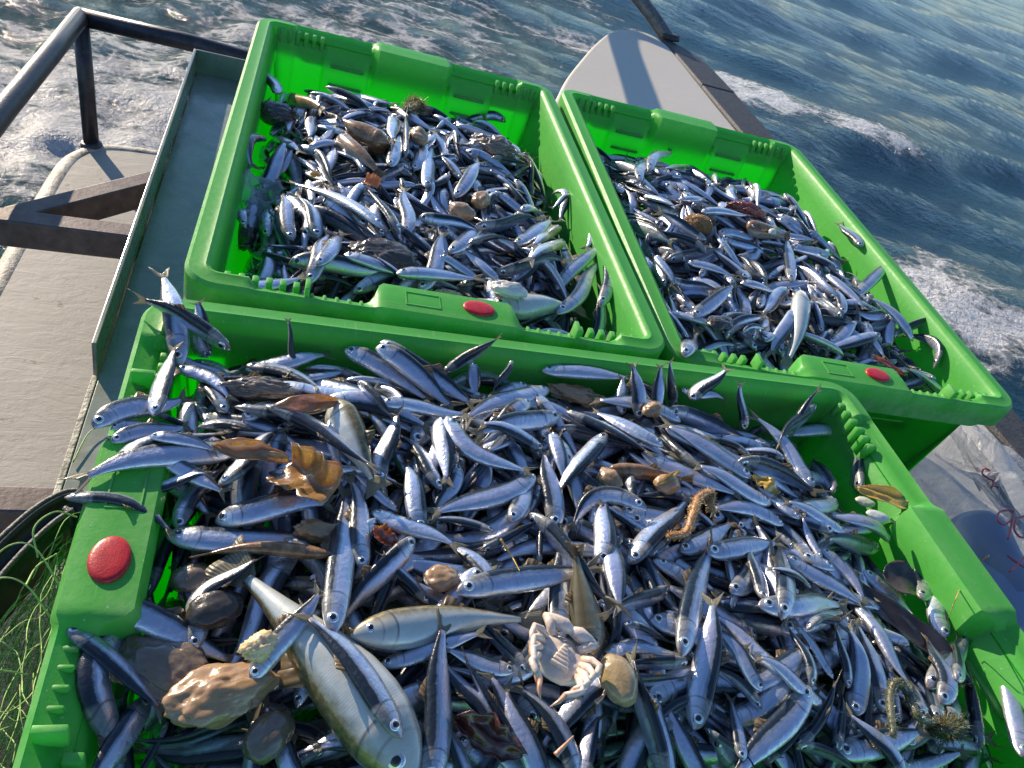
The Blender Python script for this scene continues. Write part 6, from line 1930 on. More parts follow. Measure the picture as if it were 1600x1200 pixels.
1 0 2 148 458 150 636 10 11 75 -7 -114 -106 -136 -148
1 0 2 226 1304 233 1138 4 1 86 124 -135 -127 -132 -143
1 0 2 614 1094 475 1236 -15 0 94 194 -62 -79 -68 -62
1 0 2 691 692 767 503 17 -1 89 131 -94 -81 -55 -47
1 0 2 855 835 979 694 -30 0 94 146 -58 -46 -65 -98
1 0 2 608 1389 790 1459 -15 -16 91 -17 -105 -112 -139 -166
1 0 2 624 486 763 366 3 -2 90 70 -36 -45 -67 -81
1 0 2 354 730 213 630 3 7 90 190 -82 -87 -104 -126
1 0 2 380 541 207 464 2 -6 89 41 -110 -108 -82 -82
1 0 2 758 1236 927 1165 6 -3 91 -79 -71 -71 -72 -76
1 0 2 288 250 477 345 -5 5 84 105 -91 -71 -60 -48
1 0 2 409 594 568 455 36 -2 80 56 -42 -56 -60 -47
1 0 2 723 928 542 849 6 -2 83 119 -48 -47 -59 -43
1 0 2 1010 556 925 446 0 -5 54 14 -107 -104 -87 -76
1 0 2 267 1411 402 1315 -13 -3 73 159 -135 -115 -101 -90
1 0 2 491 218 665 258 1 -2 87 17 -97 -86 -93 -97
1 0 2 753 955 883 888 12 -1 62 46 -84 -68 -57 -57
1 0 2 916 427 978 283 -27 -1 74 118 -76 -92 -97 -104
1 0 2 925 1213 984 1396 1 -6 86 64 -106 -125 -145 -158
1 0 2 776 1147 997 1101 -32 4 107 20 -91 -65 -55 -68
1 0 2 781 1208 977 1311 53 -9 113 68 -73 -87 -120 -137
1 0 2 710 290 879 183 24 -2 91 13 -85 -107 -122 -122
1 0 2 835 1368 1013 1374 19 1 72 148 -146 -141 -154 -177
1 0 2 456 579 482 394 -15 4 87 -6 -52 -72 -88 -87
1 0 2 818 930 1027 938 -33 -6 90 171 -62 -78 -110 -132
1 0 2 200 494 274 299 5 6 82 83 -93 -110 -110 -101
1 0 2 526 214 605 381 21 -8 82 21 -78 -77 -77 -74
1 0 2 898 885 978 681 0 0 92 174 -54 -72 -106 -117
1 0 2 991 1164 1052 947 1 -4 95 153 -86 -93 -123 -154
1 0 2 206 1005 218 785 -5 -6 101 101 -151 -130 -118 -131
1 0 2 204 1499 406 1464 -33 2 102 -16 -226 -198 -165 -159
1 0 2 586 885 459 974 -6 -3 79 -95 -56 -54 -68 -59
1 0 2 218 1498 212 1298 9 -3 104 71 -209 -204 -189 -168
1 0 2 782 1301 983 1339 0 17 90 64 -96 -110 -109 -131
1 0 2 994 947 988 1140 -6 7 92 72 -132 -105 -86 -78
1 0 2 748 1305 671 1129 2 1 77 -76 -82 -72 -62 -57
1 0 2 560 1359 743 1227 5 -6 117 152 -98 -101 -92 -65
1 0 2 611 756 580 566 -5 11 99 224 -49 -65 -96 -84
1 0 2 388 1396 521 1551 19 -10 88 2 -164 -181 -209 -231
1 0 2 682 1265 820 1148 1 -8 93 -22 -68 -64 -87 -87
1 0 2 456 925 280 898 -10 4 85 152 -98 -85 -69 -63
1 0 2 670 678 735 511 -9 -6 83 74 -57 -72 -58 -51
1 0 2 988 1206 1002 1376 -8 -5 77 89 -134 -138 -157 -173
1 0 2 441 202 589 267 -1 3 82 164 -113 -91 -70 -72
1 0 2 365 585 335 402 9 -9 96 171 -93 -94 -99 -102
1 0 2 782 1144 962 1144 12 6 73 197 -82 -95 -83 -101
1 0 2 254 702 195 906 -28 -3 107 133 -126 -119 -102 -96
1 0 2 755 234 888 160 -7 0 65 124 -138 -134 -118 -110
1 0 2 446 184 521 363 23 -5 95 -61 -99 -84 -61 -55
1 0 2 480 164 611 350 14 13 127 45 -98 -61 -57 -79
1 0 2 535 737 531 562 14 -7 80 102 -53 -61 -80 -64
1 0 2 399 593 472 364 22 4 110 48 -55 -60 -59 -56
1 0 2 656 576 509 678 16 1 87 84 -62 -62 -59 -62
1 0 2 847 1166 1064 1253 -25 8 118 111 -82 -93 -118 -145
1 0 2 612 982 469 1003 -13 8 69 87 -36 -41 -44 -53
1 0 2 284 689 276 524 15 -4 68 215 -80 -81 -89 -95
1 0 2 214 1055 172 1243 23 -17 90 238 -134 -122 -113 -121
1 0 2 411 499 347 653 -3 2 85 -43 -94 -89 -55 -54
1 0 2 795 1432 1012 1535 4 1 107 179 -188 -196 -229 -262
1 0 2 697 329 874 274 9 6 91 204 -72 -87 -120 -135
1 0 2 224 183 424 133 -3 0 103 68 -152 -136 -135 -138
1 0 2 837 455 965 254 32 0 105 -68 -41 -58 -89 -109
1 0 2 968 267 912 124 0 0 76 98 -112 -124 -111 -104
1 0 2 925 1351 815 1544 8 -5 90 103 -130 -155 -183 -200
1 0 2 362 1011 327 1147 -2 -3 71 72 -41 -53 -69 -60
1 0 2 505 1403 667 1517 8 -2 94 88 -142 -152 -181 -204
1 0 2 239 134 169 325 -10 7 89 50 -172 -141 -132 -144
1 0 2 686 1481 626 1321 -7 1 90 126 -158 -140 -116 -106
1 0 2 843 331 901 126 10 -7 108 192 -115 -113 -105 -100
1 0 2 493 529 546 338 -7 4 93 176 -63 -62 -68 -69
1 0 2 165 361 179 177 -10 4 79 164 -183 -171 -183 -179
1 0 2 352 169 182 154 -3 6 76 137 -110 -113 -134 -164
1 0 2 414 418 593 320 2 -2 88 153 -72 -57 -54 -55
1 0 2 276 406 416 320 -25 6 65 96 -101 -89 -68 -63
1 0 2 735 151 933 255 15 -2 118 109 -100 -105 -98 -84
1 0 2 578 1508 741 1476 -8 0 73 42 -201 -191 -202 -201
1 0 2 459 1506 667 1463 -18 -7 108 76 -190 -169 -163 -157
1 0 2 936 1345 1063 1453 -23 3 75 -84 -168 -180 -203 -223
1 0 2 606 475 683 322 -20 5 82 189 -40 -58 -78 -80
1 0 2 201 801 207 967 -18 0 78 29 -97 -91 -108 -120
1 0 2 804 1379 1003 1348 -17 2 97 -15 -166 -129 -134 -150
1 0 2 217 411 285 216 -15 -5 88 8 -136 -131 -116 -105
1 0 2 355 609 326 464 -1 5 76 131 -80 -84 -90 -101
1 0 2 576 798 392 788 -4 -1 103 8 -65 -55 -59 -61
1 0 2 326 647 252 481 39 -1 79 91 -59 -70 -73 -70
1 0 2 782 1520 608 1536 3 4 80 92 -197 -214 -238 -242
1 0 2 426 644 368 432 -9 4 97 -6 -36 -48 -75 -93
1 0 2 490 720 354 865 -6 -3 83 43 -70 -58 -70 -86
1 0 2 273 422 476 293 1 4 124 95 -74 -63 -59 -52
1 0 2 428 729 306 866 -43 0 79 191 -45 -47 -60 -56
1 0 2 964 582 1011 382 -26 6 86 86 -84 -77 -97 -123
1 0 2 857 662 1011 566 -27 7 85 89 -52 -57 -77 -100
1 0 2 551 379 729 335 0 -4 83 -16 -103 -85 -66 -59
1 0 2 715 1448 846 1331 -7 6 79 -47 -149 -145 -130 -109
1 0 2 329 709 340 907 -10 4 88 -17 -60 -59 -60 -58
1 0 2 439 973 233 1012 -15 13 105 190 -68 -63 -78 -110
1 0 2 705 189 504 157 16 8 85 87 -80 -83 -103 -125
1 0 2 499 371 676 393 8 -1 75 10 -48 -66 -69 -80
1 0 2 252 510 300 341 11 13 87 217 -68 -63 -83 -113
1 0 2 776 1180 720 998 8 0 90 187 -83 -77 -50 -29
1 0 2 563 1051 432 1099 7 3 60 -25 -44 -66 -64 -59
1 0 2 450 531 514 386 -17 -4 95 21 -32 -33 -51 -53
1 0 2 1049 1014 1049 1198 -20 2 81 52 -145 -171 -191 -199
1 0 2 826 1338 979 1417 11 -7 84 138 -107 -115 -134 -156
1 0 2 865 1517 692 1529 -6 -2 68 76 -169 -174 -191 -205
1 0 2 170 380 330 277 -9 1 95 120 -138 -111 -93 -80
1 0 2 210 1398 205 1218 1 1 84 150 -177 -163 -153 -145
1 0 2 833 974 990 1050 8 0 84 119 -42 -54 -65 -68
1 0 2 326 562 483 411 -12 -3 121 227 -56 -60 -74 -48
1 0 2 551 441 613 278 -21 -4 81 128 -62 -52 -49 -63
1 0 2 884 498 773 325 32 1 97 -5 -41 -38 -66 -77
1 0 2 617 1516 810 1445 10 1 90 146 -196 -195 -183 -170
1 0 2 226 581 373 428 -13 7 93 19 -82 -72 -77 -78
1 0 2 160 803 173 635 -19 -3 87 168 -193 -196 -183 -161
1 0 2 694 1380 876 1476 7 6 93 103 -108 -135 -157 -168
1 0 2 553 807 434 682 -3 -4 88 106 -41 -53 -53 -42
1 0 2 502 862 334 958 11 2 104 159 -97 -84 -76 -99
1 0 2 856 1428 1034 1302 -10 9 100 -56 -128 -115 -133 -151
1 0 2 884 314 748 165 11 9 92 66 -103 -92 -86 -83
1 0 2 254 132 292 324 14 8 87 74 -135 -115 -98 -98
1 0 2 650 301 832 330 2 -1 94 158 -89 -68 -73 -92
1 0 2 292 530 454 362 16 3 120 91 -74 -66 -62 -62
1 0 2 218 601 218 803 7 -7 99 178 -123 -137 -156 -138
1 0 2 1053 1508 1043 1345 -2 4 70 140 -239 -234 -207 -202
1 0 2 1016 234 862 155 18 -4 80 105 -159 -137 -110 -104
1 0 2 619 953 458 1009 2 -4 80 -65 -39 -57 -58 -67
1 0 2 484 452 658 301 2 -1 105 135 -27 -38 -60 -73
1 0 2 808 1509 1001 1476 -4 15 91 71 -160 -166 -188 -201
1 0 2 397 1458 527 1319 16 2 86 14 -140 -130 -104 -97
1 0 2 891 157 686 124 -5 0 102 -84 -100 -116 -118 -146
1 0 2 747 799 707 627 -13 -5 76 108 -45 -62 -83 -86
1 0 2 252 269 492 266 2 7 114 60 -73 -55 -56 -46
1 0 2 235 1459 194 1238 -4 2 87 -55 -184 -158 -138 -137
1 0 2 200 157 152 323 -17 4 87 190 -153 -150 -158 -159
1 0 2 275 987 164 1130 -3 2 90 75 -114 -108 -111 -139
1 0 2 787 186 633 150 2 -2 70 28 -78 -84 -80 -67
1 0 2 226 541 261 366 -17 1 84 179 -77 -77 -89 -107
1 0 2 928 146 760 115 -15 -1 88 -60 -92 -88 -98 -129
1 0 2 987 770 1015 923 -2 -4 77 150 -139 -135 -151 -162
1 0 2 521 674 673 583 0 -2 77 -16 -51 -60 -74 -80
1 0 2 717 305 829 119 -33 3 104 58 -54 -61 -74 -92
1 0 2 423 1502 513 1405 -4 9 65 177 -176 -165 -148 -136
2 0 2 1240 598 1266 785 1 -8 79 133 -139 -136 -137 -140
2 0 2 2074 351 2109 554 -5 2 102 97 -179 -178 -183 -188
2 0 2 2028 223 2107 419 5 -2 110 -33 -170 -167 -164 -171
2 0 2 1228 370 1434 382 29 5 112 183 -120 -110 -121 -119
2 0 2 1430 393 1465 584 9 -14 85 173 -103 -114 -127 -135
2 0 2 1259 881 1340 1108 11 2 114 197 -133 -131 -135 -142
2 0 2 1270 533 1384 706 12 4 106 13 -143 -129 -108 -120
2 0 2 1329 446 1487 507 10 -1 80 -30 -150 -138 -118 -126
2 0 2 2157 1428 1970 1466 16 -2 82 171 -263 -258 -261 -270
2 0 2 2077 219 2106 434 -12 -1 88 -54 -174 -179 -177 -168
2 0 2 1640 1044 1759 835 -13 -10 119 170 -126 -116 -120 -123
2 0 2 1297 1335 1259 1137 -23 7 97 154 -133 -116 -91 -89
2 0 2 2132 1123 2137 909 2 2 109 98 -185 -176 -174 -172
2 0 2 1434 143 1620 98 19 7 85 141 -189 -188 -194 -201
2 0 2 1265 133 1469 134 -11 4 96 4 -163 -174 -190 -198
2 0 2 1399 116 1482 318 1 -5 101 83 -175 -161 -142 -130
2 0 2 1899 1041 1828 825 -19 -10 96 16 -96 -89 -89 -93
2 0 2 1250 530 1414 382 -25 3 113 -12 -130 -108 -81 -83
2 0 2 2059 261 1833 183 -26 2 115 24 -144 -137 -120 -134
2 0 2 1307 485 1490 459 -5 3 87 219 -129 -121 -98 -81
2 0 2 2111 355 2069 188 -13 -2 74 -20 -155 -153 -156 -154
2 0 2 1320 595 1514 663 24 -4 100 153 -100 -102 -106 -110
2 0 2 1245 436 1381 526 -1 1 78 221 -93 -78 -78 -104
2 0 2 1296 1154 1259 930 6 13 104 43 -144 -133 -126 -117
2 0 2 1294 1271 1312 1488 5 -4 108 -33 -130 -154 -185 -202
2 0 2 2058 546 2093 323 -4 8 117 56 -144 -122 -118 -113
2 0 2 1240 596 1248 381 -24 0 110 119 -131 -127 -114 -96
2 0 2 1245 408 1268 587 -13 3 86 28 -79 -86 -108 -120
2 0 2 1880 572 1716 397 32 -6 117 199 -110 -105 -93 -102
2 0 2 1377 1519 1557 1498 -3 1 91 -27 -253 -249 -250 -259
2 0 2 1538 915 1750 934 13 -13 105 92 -70 -87 -77 -82
2 0 2 1714 734 1670 934 -5 -10 98 -14 -116 -91 -62 -54
2 0 2 1572 952 1788 999 -2 -1 100 220 -91 -86 -93 -98
2 0 2 2100 607 1994 413 -17 2 95 -33 -136 -108 -76 -70
2 0 2 2100 478 1903 493 7 1 115 7 -108 -74 -83 -94
2 0 2 1922 449 1685 490 -13 -8 116 -63 -93 -86 -94 -122
2 0 2 1929 534 1774 463 9 5 78 169 -101 -94 -63 -68
2 0 2 1412 742 1513 914 8 -2 95 193 -122 -95 -88 -73
2 0 2 1514 1506 1632 1322 -11 -4 97 182 -227 -207 -195 -173
2 0 2 1748 544 1930 596 13 13 91 -8 -133 -116 -105 -115
2 0 2 1793 732 2000 655 12 4 101 2 -124 -89 -74 -95
2 0 2 1511 108 1345 122 6 -2 79 67 -184 -164 -162 -160
2 0 2 1415 462 1629 539 -2 6 111 82 -90 -81 -63 -75
2 0 2 1944 450 1892 619 12 -11 88 -20 -88 -86 -94 -95
2 0 2 1962 1335 1807 1203 -9 4 95 198 -154 -142 -128 -116
2 0 2 1467 732 1609 849 -10 -9 81 191 -80 -89 -91 -81
2 0 2 1490 976 1336 1115 5 3 104 84 -56 -70 -80 -100
2 0 2 1370 439 1575 458 -5 -4 102 133 -100 -69 -56 -65
2 0 2 1430 611 1582 728 10 -7 112 -95 -104 -84 -87 -83
2 0 2 1608 590 1777 675 -3 1 88 109 -90 -115 -129 -124
2 0 2 1848 407 1776 567 23 4 88 -75 -84 -67 -68 -78
2 0 2 2070 88 1852 98 8 -4 109 44 -181 -184 -192 -198
2 0 2 2051 117 2103 273 4 2 73 196 -184 -164 -150 -148
2 0 2 2071 405 1942 512 -8 -10 84 -20 -84 -67 -55 -63
2 0 2 1976 323 1807 290 -9 -3 82 178 -88 -63 -77 -96
2 0 2 1436 1070 1650 1141 -26 0 107 63 -111 -95 -104 -116
2 0 2 1268 557 1356 681 -16 -7 65 -41 -83 -71 -70 -71
2 0 2 1576 285 1683 447 22 -11 77 166 -137 -113 -99 -104
2 0 2 1745 324 1727 533 -7 -1 99 179 -69 -74 -95 -105
2 0 2 2154 1370 1971 1451 0 7 98 -15 -234 -200 -181 -186
2 0 2 1739 387 1691 602 0 -8 107 138 -57 -74 -100 -122
2 0 2 1502 107 1621 260 20 -2 85 -73 -164 -156 -147 -133
2 0 2 1617 526 1744 676 -44 15 82 69 -68 -90 -124 -126
2 0 2 2106 291 1950 239 7 1 99 233 -143 -129 -119 -113
2 0 2 1399 1031 1564 1010 0 0 87 117 -45 -53 -64 -73
2 0 2 1812 93 1599 103 25 0 96 199 -117 -84 -101 -119
2 0 2 1517 254 1518 460 8 -6 106 64 -106 -91 -70 -51
2 0 2 1513 1373 1635 1209 -16 0 103 201 -124 -103 -114 -125
2 0 2 1669 894 1866 974 -12 -4 97 95 -46 -57 -70 -61
2 0 2 2081 115 1919 122 0 2 80 4 -179 -168 -169 -171
2 0 2 1859 682 2059 771 -11 7 107 112 -76 -86 -122 -141
2 0 2 1666 591 1653 786 -25 -2 88 95 -107 -104 -100 -100
2 0 2 1312 1208 1476 1349 27 -7 114 174 -128 -144 -151 -146
2 0 2 2035 1220 1989 1426 -5 -8 115 175 -144 -145 -161 -175
2 0 2 2082 201 2073 71 12 0 63 -7 -154 -167 -185 -194
2 0 2 1609 895 1733 784 20 -7 66 -15 -55 -48 -53 -67
2 0 2 1422 318 1287 154 9 4 85 185 -101 -105 -122 -151
2 0 2 1843 110 1673 107 4 2 76 180 -156 -151 -168 -185
2 0 2 1321 442 1310 224 10 3 94 -14 -71 -83 -91 -111
2 0 2 1978 342 1806 404 4 -3 79 -21 -88 -73 -81 -73
2 0 2 1798 731 1982 847 9 -4 110 173 -77 -70 -73 -96
2 0 2 1677 783 1846 657 6 -2 95 119 -68 -85 -101 -98
2 0 2 1870 820 2067 848 -23 -15 96 103 -65 -67 -96 -114
2 0 2 1453 760 1642 788 -8 -13 81 140 -66 -73 -110 -127
2 0 2 1249 539 1432 476 22 -2 103 59 -108 -84 -57 -53
2 0 2 1410 1356 1597 1413 9 -10 91 18 -152 -156 -158 -166
2 0 2 1533 1152 1430 1293 -23 4 79 -6 -104 -114 -140 -158
2 0 2 1308 320 1430 434 -10 0 88 -6 -72 -72 -74 -55
2 0 2 1563 892 1682 723 11 3 106 197 -40 -56 -82 -79
2 0 2 1524 893 1327 1000 -1 -2 103 73 -68 -73 -80 -82
2 0 2 1755 473 1821 622 -11 3 73 176 -65 -67 -91 -107
2 0 2 1459 655 1652 715 -7 5 89 69 -65 -83 -103 -123
2 0 2 1898 900 2119 905 -11 -7 96 163 -93 -105 -118 -113
2 0 2 1624 957 1735 848 9 5 82 76 -61 -45 -37 -41
2 0 2 2141 1230 1962 1241 25 0 91 185 -157 -134 -123 -106
2 0 2 1329 703 1269 935 -43 -3 102 174 -84 -80 -90 -89
2 0 2 2082 1282 1900 1279 9 -2 97 108 -125 -108 -132 -132
2 0 2 1459 545 1558 704 -26 -3 83 190 -106 -78 -76 -77
2 0 2 1262 209 1441 153 17 13 88 194 -132 -114 -126 -133
2 0 2 1980 279 1840 306 2 -4 68 10 -99 -68 -58 -66
2 0 2 1830 130 1692 217 13 7 75 142 -185 -172 -141 -133
2 0 2 1373 692 1536 807 -3 -2 85 147 -58 -69 -73 -85
2 0 2 1332 1003 1562 958 -1 -2 107 9 -79 -69 -53 -62
2 0 2 1976 271 1857 111 8 -9 100 133 -86 -92 -122 -148
2 0 2 1643 96 1554 268 6 -3 91 164 -131 -145 -141 -128
2 0 2 1802 109 1649 93 -8 0 75 213 -138 -140 -148 -134
2 0 2 1785 1502 1813 1305 5 -3 95 72 -219 -192 -178 -163
2 0 2 1873 530 1723 712 -4 -4 121 212 -87 -92 -106 -124
2 0 2 2088 1223 2051 1029 4 0 87 47 -119 -127 -139 -112
2 0 2 2005 199 1794 201 7 2 104 224 -87 -82 -108 -128
2 0 2 1985 1476 2149 1498 -10 5 85 -20 -275 -274 -277 -281
2 0 2 1791 866 1948 803 -17 3 72 -46 -60 -63 -52 -46
2 0 2 1471 1259 1495 1387 -4 -3 60 74 -130 -131 -126 -129
2 0 2 1891 518 1807 731 -2 6 106 139 -71 -74 -86 -79
2 0 2 1309 892 1272 1090 15 0 99 117 -88 -85 -90 -107
2 0 2 1462 1032 1587 889 -10 2 105 54 -36 -42 -51 -41
2 0 2 2034 542 1919 397 3 4 89 68 -58 -43 -60 -72
2 0 2 1545 972 1647 1153 -4 -1 99 18 -74 -82 -85 -94
2 0 2 1974 1127 1789 1074 -23 2 92 26 -41 -58 -89 -100
2 0 2 1546 887 1666 1040 4 5 96 182 -55 -70 -66 -83
2 0 2 1296 367 1223 202 25 3 94 221 -75 -77 -95 -125
2 0 2 1312 164 1547 210 6 3 131 186 -134 -90 -66 -71
2 0 2 1717 1022 1814 817 -15 -4 108 54 -81 -54 -35 -43
2 0 2 1980 1495 1886 1328 28 6 98 191 -221 -191 -176 -178
2 0 2 1440 136 1559 204 6 -2 59 21 -138 -135 -129 -126
2 0 2 1592 649 1659 808 -13 -5 80 132 -97 -98 -83 -78
2 0 2 2099 1223 1920 1339 -14 2 105 157 -96 -92 -113 -135
2 0 2 1942 443 1783 306 4 10 97 73 -53 -60 -80 -86
2 0 2 1338 817 1568 801 -12 -1 107 119 -67 -70 -73 -73
2 0 2 1513 924 1594 1128 7 9 106 -8 -20 -42 -70 -83
2 0 2 1552 196 1484 412 30 4 116 136 -81 -74 -83 -96
2 0 2 1327 840 1471 967 -3 -3 98 197 -70 -76 -73 -49
2 0 2 1567 750 1456 954 -26 -7 103 16 -77 -42 -38 -47
2 0 2 1583 1487 1750 1477 22 -2 90 -6 -197 -191 -190 -183
2 0 2 2101 520 1992 687 -15 5 100 58 -130 -101 -96 -117
2 0 2 1466 657 1668 588 -5 1 100 104 -47 -60 -84 -101
2 0 2 1669 280 1727 413 -1 0 73 193 -96 -103 -87 -71
2 0 2 1680 999 1815 923 3 -6 66 80 -54 -44 -61 -71
2 0 2 1510 248 1606 412 24 -6 89 -21 -56 -64 -66 -74
2 0 2 1921 1481 1786 1298 3 -8 111 -48 -214 -179 -164 -151
2 0 2 1354 657 1543 755 -13 3 105 156 -68 -57 -73 -69
2 0 2 1523 987 1694 1001 -14 7 72 2 -25 -47 -60 -75
2 0 2 1383 676 1557 757 -2 7 91 97 -34 -35 -54 -66
2 0 2 1359 266 1443 491 9 0 116 45 -102 -74 -49 -59
2 0 2 1470 518 1649 415 4 -6 91 45 -75 -58 -84 -109
2 0 2 1461 773 1528 933 14 -2 80 197 -57 -54 -41 -23
2 0 2 2017 520 1988 744 26 6 104 159 -52 -71 -93 -112
2 0 2 1325 996 1260 1193 -15 -3 96 191 -75 -91 -123 -143
2 0 2 1529 1059 1720 1000 19 0 103 187 -56 -65 -88 -72
2 0 2 1380 581 1549 681 -15 8 101 25 -74 -68 -48 -52
2 0 2 1627 528 1663 713 -5 7 102 220 -66 -84 -98 -108
2 0 2 2013 481 1847 537 -17 5 80 -17 -31 -55 -63 -72
2 0 2 1986 987 2096 831 8 2 97 202 -138 -123 -110 -111
2 0 2 1925 407 1711 445 24 -5 113 47 -40 -50 -56 -75
2 0 2 1817 454 1732 644 0 -9 92 -80 -50 -59 -90 -110
2 0 2 1808 1189 1932 1024 -2 -9 83 187 -89 -77 -68 -53
2 0 2 1275 524 1368 721 -14 -6 115 106 -65 -50 -53 -66
2 0 2 1939 211 1729 205 14 7 99 79 -64 -75 -104 -113
2 0 2 1504 1174 1691 1139 -2 0 91 -20 -91 -97 -100 -99
2 0 2 1497 1504 1678 1469 -2 -1 87 7 -225 -210 -184 -179
2 0 2 1445 168 1360 336 -6 2 96 4 -63 -61 -78 -66
2 0 2 2121 1343 1938 1302 11 -3 87 5 -159 -135 -114 -115
2 0 2 1279 1303 1287 1111 6 7 82 179 -111 -122 -120 -107
2 0 2 1916 472 1858 294 8 3 88 144 -57 -46 -51 -58
2 0 2 1516 1083 1658 1181 -19 6 91 -65 -58 -58 -70 -86
2 0 2 1920 496 1760 660 -3 -2 92 33 -52 -51 -69 -88
2 0 2 1948 983 1889 750 31 -4 110 160 -97 -69 -56 -76
2 0 2 1925 1342 1727 1284 25 1 104 57 -148 -151 -134 -123
2 0 2 1742 1121 1852 957 10 -3 95 2 -85 -84 -81 -66
2 0 2 1605 1499 1678 1348 20 -3 69 -9 -170 -164 -170 -147
2 0 2 2087 428 1873 408 14 -12 120 142 -70 -48 -39 -27
2 0 2 1972 635 1762 602 -28 -8 111 181 -74 -70 -64 -85
2 0 2 1271 908 1302 763 -4 2 64 58 -110 -108 -113 -125
2 0 2 1307 1518 1437 1382 -1 4 74 136 -219 -194 -184 -173
2 0 2 1867 1293 1841 1092 -23 4 79 106 -107 -85 -70 -68
2 0 2 1452 511 1603 617 -26 -4 76 142 -77 -60 -66 -74
2 0 2 1390 629 1342 839 -2 -6 110 160 -45 -38 -55 -60
2 0 2 1701 220 1580 316 -15 2 73 55 -84 -88 -117 -114
2 0 2 1685 671 1867 696 17 -7 88 28 -93 -91 -74 -71
2 0 2 1951 1259 1758 1174 -13 4 94 100 -109 -85 -72 -85
2 0 2 1743 437 1553 527 3 8 103 -22 -54 -76 -78 -48
2 0 2 1888 970 1958 771 -8 7 97 29 -80 -73 -60 -55
2 0 2 1980 763 2068 936 -5 -3 98 113 -98 -93 -97 -96
2 0 2 1844 1029 1986 862 -12 1 94 168 -47 -50 -54 -80
2 0 2 1424 756 1350 913 -27 -1 79 -15 -64 -69 -79 -77
2 0 2 1517 1494 1662 1373 18 3 69 107 -191 -168 -142 -132
2 0 2 1263 572 1249 806 -10 -3 111 204 -118 -110 -103 -114
2 0 2 1868 1477 1725 1358 9 2 82 201 -206 -183 -166 -158
2 0 2 1906 366 1768 170 25 -3 108 203 -44 -56 -93 -118
2 0 2 1856 1069 1976 911 -1 2 100 -4 -59 -55 -64 -83
2 0 2 1227 326 1340 150 -1 -2 102 198 -109 -93 -99 -111
2 0 2 1877 944 2069 881 -28 -1 71 29 -38 -43 -70 -81
2 0 2 1831 587 1876 758 5 2 87 -1 -42 -49 -67 -89
2 0 2 1816 432 1899 583 18 5 76 65 -43 -44 -51 -64
2 0 2 1626 1398 1737 1263 -1 7 101 175 -129 -129 -135 -119
2 0 2 1285 390 1460 406 -3 -5 75 223 -79 -63 -43 -56
2 0 2 2130 896 2118 1107 1 -2 85 -61 -161 -144 -134 -120
2 0 2 1266 266 1253 458 -14 11 88 12 -76 -82 -77 -72
2 0 2 1369 672 1391 830 19 -7 84 -54 -25 -28 -42 -65
2 0 2 1249 362 1434 303 32 -5 97 188 -67 -47 -43 -72
2 0 2 1323 650 1267 831 -6 -1 92 -27 -87 -92 -118 -120
2 0 2 1856 1276 1726 1225 6 -4 80 213 -104 -108 -110 -105
2 0 2 1962 1384 1820 1238 37 3 90 95 -140 -117 -103 -90
2 0 2 1473 409 1363 575 6 -2 94 51 -56 -36 -45 -60
2 0 2 1827 733 1979 821 7 0 102 100 -55 -46 -40 -46
2 0 2 1976 1084 1766 1106 2 4 105 -31 -50 -51 -66 -79
2 0 2 1289 1289 1306 1486 -13 -3 75 209 -120 -138 -164 -182
2 0 2 1351 520 1274 690 7 7 79 98 -33 -38 -72 -79
2 0 2 1451 192 1629 102 -29 -6 96 -101 -72 -106 -124 -121
2 0 2 1459 1130 1678 1134 -7 -1 109 -44 -90 -71 -40 -42
2 0 2 1800 1021 1895 893 1 4 73 106 -65 -58 -65 -63
2 0 2 2039 330 2065 161 29 9 87 101 -131 -116 -133 -147
2 0 2 2083 1313 1991 1478 -15 6 76 122 -142 -155 -170 -189
2 0 2 1636 272 1572 447 -23 -2 89 93 -97 -93 -67 -69
2 0 2 1597 513 1657 716 9 -12 97 142 -56 -65 -84 -93
2 0 2 1681 541 1823 653 -10 -6 86 8 -83 -75 -67 -55
2 0 2 1302 1288 1321 1109 11 0 82 133 -121 -114 -112 -111
2 0 2 1286 1448 1510 1379 15 6 130 -43 -185 -162 -139 -124
2 0 2 1482 1124 1674 1075 18 -5 86 91 -53 -30 -31 -39
2 0 2 1840 213 1624 173 -5 1 97 83 -80 -92 -121 -153
2 0 2 1964 1154 1754 1167 -14 15 104 -53 -46 -56 -67 -89
2 0 2 1943 1318 1733 1331 6 -1 92 115 -85 -108 -135 -141
2 0 2 2146 1470 2018 1331 8 5 98 80 -216 -195 -168 -158
2 0 2 1504 743 1488 909 -5 0 83 168 -55 -50 -35 -28
2 0 2 1528 1251 1750 1210 -11 -3 108 212 -131 -94 -88 -93
2 0 2 1712 1253 1665 1081 8 2 92 80 -88 -74 -78 -61
2 0 2 1980 1470 1813 1442 -7 0 73 3 -215 -209 -189 -179
2 0 2 1993 1360 1920 1143 -20 -9 99 120 -114 -87 -79 -53
2 0 2 1306 762 1269 558 -4 0 98 -10 -83 -81 -88 -86
2 0 2 1754 115 1594 159 -11 -2 86 28 -131 -144 -142 -135
2 0 2 2132 1239 2059 1440 -16 7 100 11 -154 -153 -156 -160
2 0 2 1500 685 1652 818 -19 9 92 166 -63 -62 -52 -55
2 0 2 1720 924 1784 729 -8 9 86 41 -41 -47 -76 -81
2 0 2 1447 583 1599 645 16 -7 71 49 -83 -46 -46 -64
2 0 2 1412 839 1305 1014 2 5 104 235 -56 -60 -76 -77
2 0 2 1461 1443 1628 1349 -5 -7 87 41 -159 -145 -144 -134
2 0 2 1850 200 1681 108 16 -15 89 -3 -76 -114 -125 -133
2 0 2 1790 1026 1808 821 -5 2 104 -66 -79 -64 -32 -25
2 0 2 1887 960 2043 835 0 -2 92 15 -29 -32 -51 -82
2 0 2 1724 1043 1807 866 9 -3 78 82 -71 -46 -27 -17
